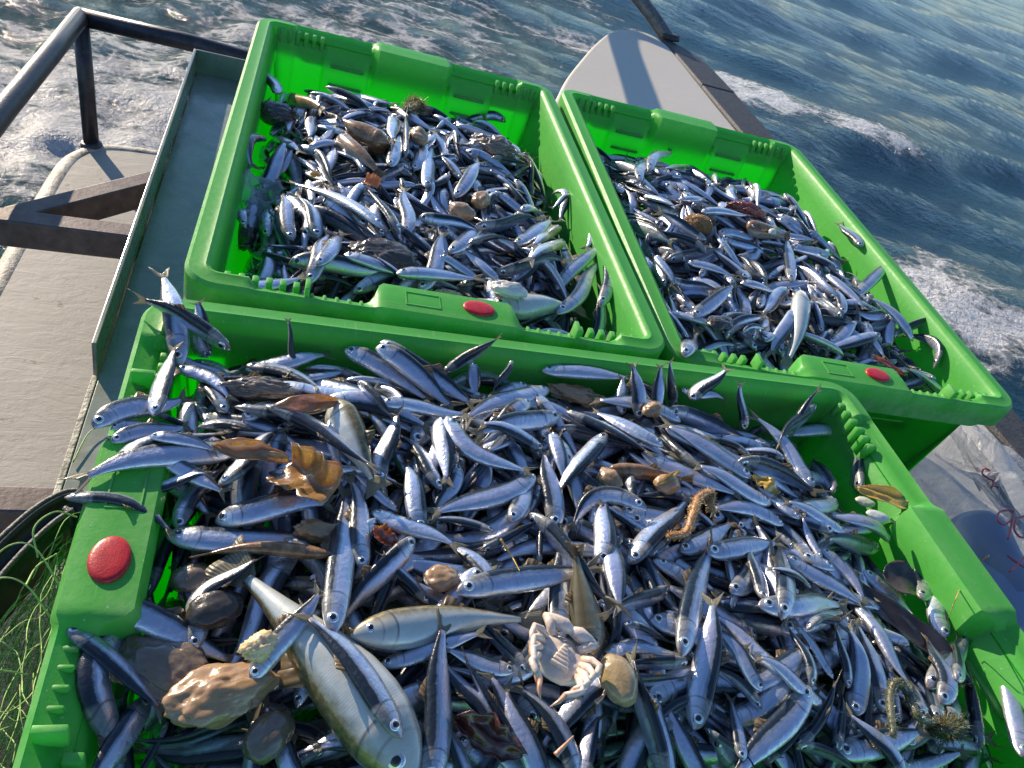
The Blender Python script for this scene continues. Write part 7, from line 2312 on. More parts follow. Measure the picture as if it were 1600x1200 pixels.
2 0 2 1959 985 2005 780 -10 -2 101 154 -51 -33 -51 -66
2 0 2 1965 732 2126 889 18 -6 109 -68 -71 -66 -87 -101
2 0 2 1532 981 1408 1113 -4 -4 80 -66 -21 -38 -56 -58
2 0 2 1939 313 1814 155 0 -9 101 11 -54 -58 -72 -105
2 0 2 1558 1411 1675 1266 -7 -2 95 13 -136 -115 -118 -105
2 0 2 1819 535 1811 702 4 -1 70 160 -80 -48 -46 -53
2 0 2 1674 1430 1828 1304 1 6 104 33 -140 -124 -126 -122
2 0 2 1316 322 1474 198 18 5 93 144 -57 -55 -52 -52
2 0 2 1259 544 1440 495 -20 -5 104 121 -66 -64 -57 -53
2 0 2 1369 551 1414 369 -11 -9 81 157 -44 -56 -46 -35
2 0 2 2087 1093 1876 998 -10 -3 101 222 -103 -69 -39 -33
2 0 2 1383 686 1456 858 9 -4 86 -57 -22 -46 -51 -67
2 0 2 1792 267 1594 307 2 8 94 35 -97 -93 -89 -98
2 0 2 1768 227 1609 127 1 -3 96 135 -74 -87 -117 -131
2 0 2 1950 1459 1723 1384 26 -2 102 -45 -175 -152 -136 -110
2 0 2 1350 1439 1553 1482 -8 2 107 104 -134 -166 -188 -175
2 0 2 1770 1370 1572 1256 -22 11 110 -32 -107 -105 -102 -96
2 0 2 2078 1074 1992 899 -12 6 82 -85 -78 -83 -91 -64
2 0 2 1607 472 1667 691 16 -6 106 91 -58 -37 -58 -66
2 0 2 2087 426 1874 316 -6 2 118 103 -43 -60 -55 -33
2 0 2 1447 840 1478 1004 -25 7 68 80 -61 -59 -34 -16
2 0 2 1487 1227 1678 1153 3 6 98 26 -93 -100 -107 -79
2 0 2 1753 1221 1697 1019 -12 2 102 68 -82 -77 -91 -77
2 0 2 1493 1025 1670 1098 21 -7 91 3 -32 -38 -46 -43
2 0 2 1416 116 1651 124 -22 1 125 184 -144 -157 -145 -129
2 0 2 1803 1326 1644 1230 2 -11 92 -2 -116 -115 -100 -78
2 0 2 1608 1134 1792 1074 -11 7 97 118 -31 -49 -71 -67
2 0 2 1465 858 1271 941 -26 7 92 -45 -74 -70 -58 -66
2 0 2 1491 862 1617 957 -14 -1 78 102 -15 -24 -45 -55
2 0 2 1579 1268 1600 1083 -16 -2 98 0 -77 -65 -34 -20
2 0 2 1787 1321 1698 1119 -8 3 104 30 -112 -102 -73 -64
2 0 2 1915 162 1760 196 -2 -3 73 -98 -85 -83 -74 -75
2 0 2 1988 443 1776 428 11 -2 109 -11 -44 -31 -32 -50
2 0 2 1718 428 1707 650 -24 7 106 -19 -50 -54 -70 -91
2 0 2 2009 556 1812 542 4 3 97 103 -47 -47 -41 -59
2 0 2 1317 932 1262 731 17 -3 102 83 -70 -72 -88 -96
2 0 2 1292 642 1391 777 -23 -2 80 -93 -60 -38 -16 -32
2 0 2 1239 325 1318 178 5 -5 78 182 -76 -67 -76 -90
2 0 2 1468 911 1651 981 9 -12 97 -10 -25 -23 -37 -49
2 0 2 1817 917 1835 730 -14 5 102 -40 -33 -31 -47 -47
2 0 2 1904 1451 1842 1273 -8 -10 76 -4 -148 -125 -106 -100
2 0 2 1807 371 1646 219 8 4 125 111 -76 -72 -73 -97
2 0 2 1700 1265 1671 1080 -17 3 79 188 -86 -78 -49 -37
2 0 2 1840 434 1771 664 -6 12 101 -93 -18 -26 -35 -61
2 0 2 1274 286 1377 119 33 5 98 8 -55 -61 -82 -116
2 0 2 2013 1079 2114 893 -15 -8 105 164 -50 -68 -90 -100
2 0 2 1379 735 1564 781 14 -3 83 112 -14 -36 -42 -52
2 0 2 1567 535 1640 717 -3 10 87 133 -47 -53 -60 -62
2 0 2 1287 442 1427 371 9 -5 70 -47 -75 -59 -39 -49
2 0 2 1368 250 1461 415 1 12 86 69 -65 -59 -64 -55
2 0 2 2028 1089 1912 952 3 5 78 76 -46 -41 -43 -30
2 0 2 1674 411 1730 566 11 -5 73 5 -89 -63 -65 -56
2 0 2 2058 1496 1904 1385 -10 -12 81 123 -230 -203 -176 -170
2 0 2 1962 1467 1890 1317 -3 -1 82 154 -169 -156 -142 -122
2 0 2 1267 315 1394 205 16 -2 80 57 -57 -61 -72 -66
2 0 2 1537 845 1735 765 -8 -1 92 195 -15 -32 -49 -70
2 0 2 1984 304 1838 236 12 -3 83 67 -85 -58 -47 -51
2 0 2 1610 885 1778 793 -27 4 93 142 -19 -27 -42 -70
2 0 2 2116 506 1955 511 -11 12 77 18 -103 -86 -63 -54
2 0 2 1947 1333 1879 1162 -18 1 73 92 -83 -71 -69 -58
2 0 2 1471 186 1625 310 14 3 100 -17 -43 -56 -93 -95
2 0 2 1388 876 1327 1060 17 -3 84 4 -32 -41 -60 -71
2 0 2 1321 1400 1466 1516 3 11 81 -2 -152 -157 -189 -205
2 0 2 1371 531 1345 703 6 -2 81 183 -38 -52 -34 -40
2 0 2 1541 468 1571 657 -2 -5 78 168 -31 -38 -52 -66
2 0 2 1929 1358 1732 1222 -2 -8 96 83 -119 -94 -85 -72
2 0 2 1869 950 1869 788 13 3 84 148 -66 -64 -55 -48
2 0 2 2045 1360 1932 1498 -14 3 99 97 -165 -173 -185 -217
2 0 2 1424 934 1339 1114 22 4 80 203 -43 -43 -62 -96
2 0 2 1542 662 1572 810 12 -1 69 12 -37 -40 -41 -26
2 0 2 1242 190 1403 174 9 -10 74 36 -121 -101 -75 -67
2 0 2 1972 602 1990 746 -11 1 74 88 -56 -62 -75 -69
2 0 2 1471 210 1541 371 -10 5 80 1 -36 -42 -47 -53
2 0 2 1488 472 1661 478 -17 5 74 144 -42 -40 -58 -63
2 0 2 1467 1318 1682 1283 35 0 107 -3 -107 -93 -93 -105
2 0 2 2062 1096 2122 890 16 4 97 19 -76 -96 -103 -97
2 0 2 2124 1299 2004 1436 -21 -1 92 55 -132 -134 -144 -152
2 0 2 2091 1150 1970 986 -22 -9 78 83 -93 -66 -36 -39
2 0 2 1798 207 1620 253 -9 -4 84 27 -65 -71 -73 -79
2 0 2 1784 112 1644 297 18 -11 121 12 -108 -90 -76 -68
2 0 2 1541 177 1603 389 18 6 90 -8 -80 -59 -79 -73
2 0 2 1957 269 1892 96 12 1 84 81 -71 -71 -104 -130
2 0 2 1367 447 1495 582 -4 3 75 35 -31 -36 -56 -47
2 0 2 2053 428 1932 257 3 -5 97 202 -29 -61 -71 -42
2 0 2 2069 1306 1929 1425 -9 7 92 29 -117 -128 -146 -147
2 0 2 1283 691 1374 842 12 1 94 29 -64 -64 -58 -50
2 0 2 1717 296 1693 513 -14 4 87 12 -74 -62 -46 -45
2 0 2 1741 289 1607 143 2 -5 88 48 -44 -54 -94 -109
2 0 2 1670 1142 1578 968 18 1 81 192 -31 -38 -44 -28
2 0 2 1386 1525 1590 1488 -28 -2 97 15 -210 -199 -185 -169
2 0 2 2001 547 2036 705 14 -1 67 4 -57 -74 -92 -109
2 0 2 1540 1089 1675 947 0 0 87 -8 -32 -34 -39 -52
2 0 2 1468 330 1595 456 4 -4 85 142 -67 -53 -39 -30
2 0 2 1853 1173 1740 996 46 9 91 81 -41 -46 -56 -47
2 0 2 1884 102 1755 207 -9 -3 79 -7 -131 -116 -93 -83
2 0 2 1614 485 1571 660 7 8 78 85 -35 -35 -40 -66
2 0 2 1349 966 1323 1188 -23 -7 93 79 -25 -39 -77 -96
2 0 2 1867 1155 1839 991 -1 3 78 -97 -23 -22 -44 -47
2 0 2 1227 301 1382 180 6 -9 90 -17 -70 -51 -47 -52
2 0 2 1453 641 1553 805 -10 8 87 75 -61 -48 -36 -30
2 0 2 1859 254 1775 412 6 7 83 -50 -51 -52 -53 -42
2 0 2 1627 663 1785 786 -9 8 94 -38 -55 -53 -60 -82
2 0 2 1441 1243 1651 1248 -23 14 109 28 -109 -82 -58 -61
2 0 2 1500 1401 1698 1469 -23 6 102 81 -122 -127 -135 -155
2 0 2 1555 737 1773 771 18 11 94 23 -38 -37 -45 -58
2 0 2 1702 594 1879 712 -11 8 104 166 -84 -63 -32 -32
2 0 2 1317 1344 1472 1457 -1 -1 83 194 -137 -151 -138 -148
2 0 2 2042 1126 1892 1091 1 -5 76 117 -61 -48 -31 -26
2 0 2 1748 1186 1817 1032 21 -3 80 138 -66 -72 -63 -55
2 0 2 1865 347 1666 403 5 -5 101 81 -54 -41 -45 -69
2 0 2 1831 310 1662 380 6 -1 83 81 -31 -35 -48 -61
2 0 2 1378 828 1502 916 6 0 76 188 -57 -59 -48 -27
2 0 2 1512 615 1631 740 18 2 75 119 -21 -26 -53 -56
2 0 2 1640 354 1683 527 2 11 76 42 -71 -68 -54 -61
2 0 2 1418 568 1537 701 -37 -3 85 224 -70 -42 -19 -17
2 0 2 1642 919 1725 1056 12 -1 81 -49 -51 -45 -59 -72
2 0 2 1284 572 1318 753 19 9 79 103 -70 -65 -58 -51
2 0 2 1249 623 1286 404 -13 -6 102 26 -109 -95 -74 -67
2 0 2 1468 544 1311 619 6 4 78 131 -65 -69 -40 -36
2 0 2 1278 939 1311 1115 1 2 93 -20 -56 -67 -85 -92
2 0 2 1581 1501 1393 1472 -7 6 99 106 -176 -167 -170 -165
2 0 2 1398 928 1370 1122 1 7 92 207 -31 -34 -42 -42
2 0 2 2082 545 1921 660 -3 2 91 208 -95 -77 -49 -43
2 0 2 2123 1188 2046 1398 -13 6 101 113 -135 -131 -131 -131
2 0 2 1693 1472 1909 1404 -3 -13 84 104 -156 -154 -147 -140
2 0 2 2131 1230 2076 1015 -3 -3 119 -14 -130 -120 -96 -79
2 0 2 1710 1098 1850 903 18 8 103 1 -52 -56 -58 -64
2 0 2 1233 481 1242 659 -9 2 82 -44 -76 -71 -89 -109
2 0 2 2081 1114 1935 1304 41 -13 106 173 -64 -56 -64 -64
2 0 2 1716 1378 1762 1196 -12 0 99 61 -92 -88 -78 -85
2 0 2 1963 525 1904 729 16 3 102 179 -34 -60 -61 -69
2 0 2 1615 725 1791 704 -3 4 91 170 -62 -55 -46 -53
2 0 2 1377 1105 1348 1277 9 -3 79 -39 -51 -79 -100 -102
2 0 2 1313 1045 1487 1147 -16 -13 92 142 -37 -28 -47 -56
2 0 2 1428 176 1490 343 23 -8 87 106 -38 -47 -77 -55
2 0 2 1647 1095 1813 973 1 -2 97 193 -26 -45 -47 -46
2 0 2 1264 632 1385 779 2 -1 85 54 -44 -46 -36 -44
2 0 2 1588 651 1723 791 -38 -10 89 28 -61 -50 -42 -33
2 0 2 1867 603 1979 784 -6 3 107 32 -41 -45 -70 -93
2 0 2 2140 1386 2114 1151 21 -8 112 33 -222 -207 -180 -148
2 0 2 1256 778 1317 560 -2 2 118 81 -76 -48 -23 -7
2 0 2 1733 905 1797 771 6 2 72 -8 -35 -40 -61 -64
2 0 2 1221 185 1245 370 -6 -2 86 -94 -107 -85 -59 -55
2 0 2 2120 694 2132 894 4 17 95 189 -179 -163 -146 -141
2 0 2 1559 728 1727 681 -2 -2 83 55 -34 -40 -39 -58
2 0 2 1451 135 1613 241 18 4 72 55 -89 -68 -71 -90
2 0 2 2028 1180 2074 978 -5 -1 96 186 -39 -45 -62 -75
2 0 2 1266 814 1312 620 3 -2 109 101 -85 -53 -27 -29
2 0 2 2100 1136 1949 1261 4 -2 105 156 -88 -87 -83 -75
2 0 2 1945 715 2084 830 -13 9 80 17 -60 -88 -114 -118
2 0 2 1297 279 1228 433 -16 6 68 126 -42 -46 -55 -69
2 0 2 2099 531 2066 707 -14 4 92 57 -96 -86 -88 -101
2 0 2 1976 634 1942 820 9 -5 87 26 -47 -52 -51 -37
2 0 2 1304 1380 1309 1182 -24 -2 105 0 -109 -87 -87 -98
2 0 2 1426 303 1488 481 23 3 85 26 -52 -46 -38 -34
2 0 2 2126 937 2135 731 -16 -6 108 18 -86 -88 -119 -152
2 0 2 2089 796 2086 628 -10 -6 75 -87 -114 -121 -94 -75
2 0 2 1374 1126 1468 1347 29 -4 130 -11 -61 -83 -116 -131
2 0 2 2104 512 2134 675 -1 -1 89 -3 -97 -97 -122 -154
2 0 2 1407 1021 1557 1194 -13 12 106 140 -41 -46 -37 -35
2 0 2 1337 1241 1319 1430 4 3 86 12 -103 -122 -132 -148
2 0 2 2066 138 1884 276 14 -2 103 65 -120 -94 -60 -45
2 0 2 2075 109 2056 313 18 6 92 196 -126 -120 -123 -117
2 0 2 1252 508 1265 311 -5 -12 81 96 -65 -59 -38 -37
2 0 2 1726 399 1787 547 -30 -4 75 149 -43 -51 -45 -44
2 0 2 1728 760 1921 731 7 9 71 -46 -44 -47 -45 -52
2 0 2 1413 749 1338 901 -1 9 87 -40 -22 -42 -43 -53
2 0 2 1367 268 1551 306 16 0 90 156 -41 -44 -49 -48
2 0 2 1915 612 1969 748 28 1 72 217 -35 -27 -35 -45
2 0 2 1448 304 1496 482 24 5 86 141 -53 -39 -29 -33
2 0 2 1575 121 1607 344 17 8 110 -39 -129 -108 -71 -65
2 0 2 1358 1288 1378 1466 -2 -1 77 209 -134 -140 -132 -135
2 0 2 1758 403 1578 415 7 2 89 -21 -39 -45 -58 -57
2 0 2 1971 138 1791 170 7 -6 89 -13 -131 -107 -100 -85
2 0 2 2087 213 1892 128 17 0 122 12 -106 -85 -91 -91
2 0 2 1546 1088 1439 1266 15 4 105 156 -24 -39 -67 -89
2 0 2 2099 246 1895 210 -5 -4 101 117 -113 -109 -87 -52
2 0 2 2078 322 1935 218 -6 0 78 115 -106 -110 -87 -61
2 0 2 2107 1130 2098 924 -4 2 99 -60 -76 -70 -80 -89
2 0 2 2021 1488 1834 1479 -1 3 83 -10 -193 -198 -229 -226
2 0 2 1977 603 2064 719 14 8 70 241 -45 -54 -79 -93
2 0 2 1318 1396 1546 1360 12 -12 98 -12 -133 -129 -123 -124
2 0 2 1304 1450 1409 1298 10 3 81 118 -140 -121 -124 -114
2 0 2 1446 102 1573 148 12 -2 62 162 -114 -103 -116 -114
2 0 2 1543 111 1744 125 1 8 91 207 -106 -116 -132 -121
2 0 2 2022 578 2124 795 -15 8 120 42 -56 -70 -103 -107
2 0 2 1621 481 1797 524 8 6 94 5 -66 -52 -36 -23
2 0 2 1442 1193 1457 1404 9 1 100 108 -84 -98 -113 -113
2 0 2 1731 187 1574 328 9 -3 97 232 -52 -48 -57 -62
2 0 2 1417 1136 1489 1298 14 -8 67 -9 -47 -61 -80 -103
2 0 2 1804 1197 1763 999 -21 11 103 25 -62 -47 -37 -36
2 0 2 1836 1468 1630 1511 -10 6 106 77 -200 -185 -180 -177
2 0 2 1872 175 1724 175 0 -9 73 1 -57 -61 -76 -71
2 0 2 1242 391 1262 562 5 1 86 126 -49 -37 -52 -66
2 0 2 2114 1139 2121 1327 6 10 96 83 -96 -100 -113 -118
2 0 2 1443 406 1500 561 -8 2 70 168 -13 -25 -48 -60
2 0 2 1317 1376 1280 1500 11 2 57 54 -152 -163 -181 -194
2 0 2 1830 857 1997 832 -5 -6 80 11 -33 -42 -40 -44
2 0 2 1528 353 1634 487 4 0 90 27 -45 -44 -52 -52
2 0 2 1594 857 1707 998 8 -2 78 -45 -13 -35 -33 -48
2 0 2 1358 585 1507 693 0 -3 84 55 -38 -59 -50 -41
2 0 2 1794 1363 1742 1167 5 4 102 -99 -115 -87 -69 -61
2 0 2 1362 1064 1312 1250 -18 -4 94 106 -28 -44 -70 -88
2 0 2 1669 135 1478 111 24 1 103 211 -109 -103 -116 -107
2 0 2 1401 742 1313 908 -5 1 92 91 -11 -17 -36 -46
2 0 2 1972 886 2131 802 4 -7 84 221 -30 -51 -76 -86
2 0 2 1839 1481 1659 1476 4 0 87 79 -179 -160 -169 -176
2 0 2 1283 805 1287 1000 -23 4 94 200 -76 -54 -54 -52
2 0 2 2109 231 2108 405 -30 -2 89 89 -83 -42 -57 -85
2 0 2 1338 711 1277 852 -13 -2 62 170 -28 -42 -50 -51
2 0 2 1453 112 1268 114 -10 -8 84 -41 -105 -120 -144 -160
2 0 2 1343 1259 1430 1364 4 -11 70 32 -98 -111 -128 -138
2 0 2 2105 137 1940 178 7 8 75 242 -116 -84 -66 -63
2 0 2 1680 133 1602 268 7 0 77 3 -104 -102 -111 -82
0 0 2 53 -317 138 -370 18 1 50 120 4 -9 -14 -23
0 0 2 72 -404 168 -492 0 -1 75 20 -16 -23 -28 -45
0 0 2 0 -382 100 -387 0 -1 31 90 5 5 -8 -13
0 0 2 5 -365 104 -351 7 3 52 10 7 7 -5 -5
0 0 2 139 -313 97 -222 0 -2 56 0 -14 -23 -33 -43
0 0 2 143 -780 106 -873 0 2 38 60 -73 -78 -91 -100
0 0 2 878 -798 943 -874 6 -2 49 80 -30 -27 -24 -24
0 0 2 863 -839 922 -919 6 -3 39 90 -21 -14 -14 -17
0 0 2 1267 -783 1258 -684 0 -1 44 10 -37 -40 -37 -34
0 0 2 1309 -834 1384 -741 0 -1 69 0 -35 -44 -56 -58
0 0 2 1245 -857 1110 -854 0 -1 77 -10 -51 -47 -29 -20
0 0 2 1181 -318 1321 -353 10 3 83 0 -19 -32 -49 -58
0 0 2 1467 -404 1428 -306 0 -4 61 -10 -116 -120 -114 -115
0 0 2 710 -242 591 -361 0 -3 77 180 -13 -5 6 13
0 0 2 1113 -72 1243 -78 0 -3 64 20 -25 -30 -29 -49
1 0 2 696 1338 762 1553 0 -5 101 0 -94 -112 -142 -163
1 0 2 179 1158 127 1422 0 -11 105 0 -57 -70 -75 -89
1 0 2 293 367 196 389 0 -1 42 0 -89 -95 -102 -106
1 0 2 246 209 242 309 0 -1 46 0 -93 -97 -97 -93
0 0 2 598 -878 536 -761 0 1 77 0 -27 -20 -1 13
0 0 2 958 -822 888 -750 -13 -1 52 100 -3 -1 -2 -4
0 0 2 1153 -614 1056 -591 0 -2 50 10 5 22 33 26
0 0 2 1122 -772 1071 -687 -6 0 41 170 -12 -3 9 18
0 0 2 1073 -882 1139 -783 0 1 68 90 -23 -17 -20 -23
0 0 2 1425 -862 1302 -868 0 2 67 -10 -85 -77 -66 -60
0 0 2 1574 -112 1378 -80 0 -5 105 180 -77 -80 -101 -118
0 0 2 1498 -305 1584 -106 -9 5 105 90 -63 -64 -60 -61
0 0 2 1355 -425 1555 -390 0 -7 92 -20 -59 -58 -62 -64
0 0 2 1303 -464 1149 -409 0 0 94 0 -18 -20 -23 -29
0 0 2 1176 -518 1147 -423 0 -2 36 110 -12 -16 -31 -32
0 0 2 438 -486 360 -423 0 1 48 180 -5 5 11 18
0 0 2 1041 -489 963 -427 0 -2 47 0 -29 -13 -3 0
0 0 2 1288 -270 1187 -229 0 1 63 0 -23 -21 -35 -46
0 0 2 947 -155 956 -72 0 2 72 180 -46 -28 -16 -4
0 0 2 1265 -146 1243 -72 0 -5 72 0 -62 -39 -9 23
0 0 2 656 -583 676 -482 0 0 54 90 -8 -3 -2 -7
0 0 2 118 -120 88 -72 0 4 91 150 -40 -14 20 60
0 0 2 275 -121 246 -72 0 3 54 90 -39 -19 10 45
0 0 2 289 -159 375 -107 0 0 47 0 -35 -38 -43 -42
0 0 2 621 -72 627 -155 0 1 73 0 -21 -27 -39 -47
0 0 2 702 -72 648 -166 0 3 65 90 -5 -8 -12 -12
1 0 2 325 1262 474 1123 21 2 105 150 -48 -42 -39 -43
1 0 2 399 1413 562 1297 0 9 105 0 -122 -103 -82 -69
1 0 2 238 1190 230 968 0 4 100 0 -120 -110 -97 -95
1 0 2 294 1088 282 873 0 -2 97 0 -76 -70 -59 -56
1 0 2 192 1011 265 824 0 -2 102 0 -133 -106 -86 -75
1 0 2 579 812 629 993 0 0 104 0 -53 -47 -41 -31
1 0 2 502 765 546 1014 0 0 105 0 -33 -34 -35 -34
1 0 2 687 927 662 1101 0 -2 101 0 -51 -56 -47 -47
1 0 2 715 788 654 920 0 1 83 0 -39 -39 -34 -43
1 0 2 550 844 582 1203 0 -2 105 90 -35 -34 -40 -42
1 0 2 296 803 362 590 0 5 101 90 -52 -44 -46 -48
1 0 2 217 773 240 874 0 2 59 0 -117 -106 -93 -85
1 0 2 312 883 357 1008 0 1 76 0 -52 -64 -61 -49
1 0 2 412 287 316 313 0 -2 56 0 -51 -54 -73 -78
1 0 2 444 356 348 329 0 0 43 0 -64 -49 -38 -37
1 0 2 422 421 330 640 0 -5 105 10 -38 -40 -50 -51
1 0 2 465 397 401 533 0 -5 86 10 -37 -33 -29 -31
1 0 2 509 218 432 282 0 0 40 0 -38 -31 -25 -22
1 0 2 748 339 966 420 7 -6 105 90 -55 -40 -27 -46
1 0 2 892 298 768 322 0 2 73 90 -98 -86 -77 -66
1 0 2 1017 263 1155 616 0 -9 105 10 -61 -46 -46 -47
1 0 2 1139 699 1039 524 0 -4 91 0 -47 -47 -50 -56
1 0 2 877 667 994 817 0 1 89 0 -44 -55 -87 -106
1 0 2 1077 861 1005 791 0 -2 44 0 -59 -63 -76 -81
2 0 2 1316 710 1260 836 0 5 79 0 -28 -35 -51 -67
2 0 2 1334 892 1388 755 0 1 84 0 -28 -9 8 15
2 0 2 1473 658 1299 720 0 2 105 90 -32 -15 2 11
2 0 2 1288 516 1517 613 0 1 105 90 -34 -27 -22 -13
2 0 2 1251 397 1401 377 0 0 87 80 -28 -32 -26 -27
2 0 2 1244 504 1254 364 0 -4 80 0 -22 -18 -20 -29
2 0 2 1230 172 1200 336 0 1 96 20 -78 -65 -49 -29
2 0 2 1215 140 1167 228 0 -2 53 0 -32 -29 -15 -15
2 0 2 1276 124 1350 56 0 0 42 0 -78 -71 -56 -46
2 0 2 1711 286 1731 408 0 -3 71 0 -51 -42 -26 -16
2 0 2 1774 315 1763 460 0 3 84 90 -10 -14 -28 -46
2 0 2 1830 739 2047 776 0 0 105 20 -30 -41 -44 -54
2 0 2 1868 565 1811 647 0 3 47 0 -36 -34 -29 -24
2 0 2 1814 360 1868 506 0 3 89 0 -23 -17 -19 -23
2 0 2 1876 299 1871 185 0 -1 65 0 -36 -38 -41 -43
2 0 2 2025 136 2007 255 0 1 69 0 -55 -69 -89 -93
2 0 2 1332 951 1520 1356 0 17 105 0 -10 -20 -53 -86
2 0 2 1735 1387 1447 1069 0 -4 105 0 -91 -70 -29 -6
0 0 2 1489 -591 1524 -695 0 -1 63 100 -127 -117 -104 -102
0 0 2 1462 -892 1592 -701 -6 -6 105 170 -53 -62 -60 -60
0 0 2 954 -885 1043 -840 0 -1 55 110 -39 -26 -20 -16
0 0 2 1005 -872 1112 -908 11 2 65 90 -13 -26 -30 -46
0 0 2 1235 -835 1268 -741 0 -1 44 0 -40 -39 -35 -32
0 0 2 1366 -158 1462 -72 0 -3 105 80 -72 -44 -5 33
0 0 2 1481 -72 1296 -230 -11 4 105 100 -26 -33 -30 -36
0 0 2 1418 -315 1480 -163 0 -7 93 100 -74 -81 -98 -121
0 0 2 1220 -451 1173 -346 0 3 66 180 -4 -9 -19 -24
0 0 2 1234 -533 1237 -433 0 -2 43 170 -16 -18 -13 -2
0 0 2 377 -221 438 -312 0 1 63 90 25 32 32 30
0 0 2 870 -506 787 -450 -4 0 47 0 3 -2 4 11
0 0 2 1025 -130 974 -72 0 -3 47 0 -38 -29 -14 -1
0 0 2 75 -158 167 -198 8 -1 45 10 -9 -23 -20 -22
0 0 2 1033 -146 1027 -72 0 2 77 0 -40 -17 12 48
0 0 2 1117 -115 1194 -72 0 4 105 150 -18 4 29 59
1 0 2 283 840 402 906 9 1 78 0 -64 -52 -54 -54
1 0 2 713 507 947 650 7 -10 105 90 -26 -35 -41 -53
1 0 2 561 501 726 468 9 -5 96 70 -28 -22 -22 -25
1 0 2 598 328 717 282 7 3 74 10 -25 -39 -48 -49
1 0 2 678 399 828 484 26 -5 96 140 -17 -27 -35 -37
1 0 2 782 404 686 376 0 1 48 0 -85 -79 -79 -69
1 0 2 927 308 816 288 0 -1 65 0 -93 -87 -78 -82
2 0 2 1346 460 1426 364 14 1 72 10 -56 -37 -29 -25
2 0 2 1458 282 1505 476 0 1 105 0 -53 -42 -45 -36
2 0 2 1348 182 1523 295 20 4 97 60 -45 -37 -33 -27
2 0 2 1398 196 1492 228 11 0 50 60 -30 -24 -27 -30
2 0 2 1536 474 1453 617 0 -2 95 0 -27 -27 -21 -17
2 0 2 1499 441 1652 443 0 -2 87 0 -28 -24 -37 -46
2 0 2 1685 474 1510 309 0 -5 105 0 -37 -39 -44 -39
2 0 2 1711 506 1855 827 0 0 105 0 -30 -32 -31 -36
2 0 2 1944 613 1815 736 0 2 103 0 -25 -19 -28 -31
2 0 2 1971 463 1895 585 0 -1 82 20 -33 -32 -27 -36
2 0 2 2142 659 2057 720 0 1 60 0 -105 -88 -75 -77
2 0 2 2020 348 2221 442 0 5 105 90 -71 -56 -33 -27
2 0 2 1708 233 1873 351 0 -3 105 0 -46 -41 -31 -33
0 0 2 1094 -102 1043 -72 0 -3 105 0 -49 -19 21 60
1 0 2 800 1171 929 1005 56 -9 105 180 -80 -64 -44 -37
1 0 2 745 172 641 254 0 3 76 0 -37 -52 -73 -80
1 0 2 678 573 602 702 0 1 86 150 -75 -75 -64 -42
1 0 2 752 299 646 397 -7 2 84 185 -59 -45 -40 -22
2 0 2 1417 548 1275 654 -22 -6 101 60 -11 -8 -16 -9
2 0 2 1347 502 1476 439 11 3 83 10 -25 -18 -13 -12
2 0 2 1501 658 1565 529 0 3 83 -10 -12 -17 -29 -27
2 0 2 1510 815 1733 883 0 7 105 -10 -10 -6 -10 -15
2 0 2 1882 585 1910 384 10 -4 105 0 -28 -22 -21 -16
2 0 2 2154 813 2161 991 0 -4 102 -20 -19 -18 -23 -24
2 0 2 1982 526 2278 785 0 2 105 0 -51 -36 -23 -15
2 0 2 2077 327 1955 466 -23 1 105 180 -60 -31 -18 -10
2 0 2 1903 287 1659 190 0 2 105 0 -27 -37 -45 -50
"""
KIND = ('sprat', 'whiting', 'goby', 'pout')
BODY = {'sprat': M_SPRAT, 'whiting': M_WHITING, 'goby': M_GOBY, 'pout': M_POUT}
PS = np.array([0, .02, .05, .10, .16, .195, .215, .27, .38, .50, .62, .72, .80, .86, .885])
PH = {'sprat': np.array([.15, .40, .60, .79, .90, .94, .945, .98, 1.0, .97, .85, .64, .42, .29, .27]),
      'whiting': np.array([.12, .30, .50, .74, .90, .96, .97, 1.0, .95, .78, .56, .38, .26, .19, .18]),
      'goby': np.array([.25, .55, .80, .95, 1., 1., .98, .97, .93, .85, .72, .58, .45, .36, .34])}
PH['pout'] = PH['whiting']
PT = np.array([.16, .36, .54, .74, .93, .98, .95, .98, 1.0, .92, .74, .52, .32, .18, .14])
TH = {'sprat': .54, 'whiting': .72, 'goby': .95, 'pout': .72}

def spine_of(row, n):
    h = np.array(row[3:5]) / 2000; t = np.array(row[5:7]) / 2000
    b, s2 = row[7] / 2000, row[8] / 2000
    zz = np.array(row[11:15]) / 2000
    s = np.linspace(0, 1, n)
    d = t - h; L = np.hypot(*d); nr = np.array([-d[1], d[0]]) / L
    xy = h + np.outer(s, d) + np.outer(np.sin(np.pi * s) * b + np.sin(2 * np.pi * s) * s2, nr)
    co = np.polyfit([0, .33, .67, 1], zz, 3)
    P = np.column_stack([xy, np.polyval(co, s)])
    T = np.gradient(P, axis=0); T /= np.linalg.norm(T, axis=1)[:, None]
    left = np.column_stack([-T[:, 1], T[:, 0], 0 * s]); left /= np.linalg.norm(left, axis=1)[:, None]
    up = np.cross(T, left)
    r = np.radians(row[10])
    D = np.cos(r) * left + np.sin(r) * up
    S = np.cross(T, D)
    return s, P, T, D, S, L

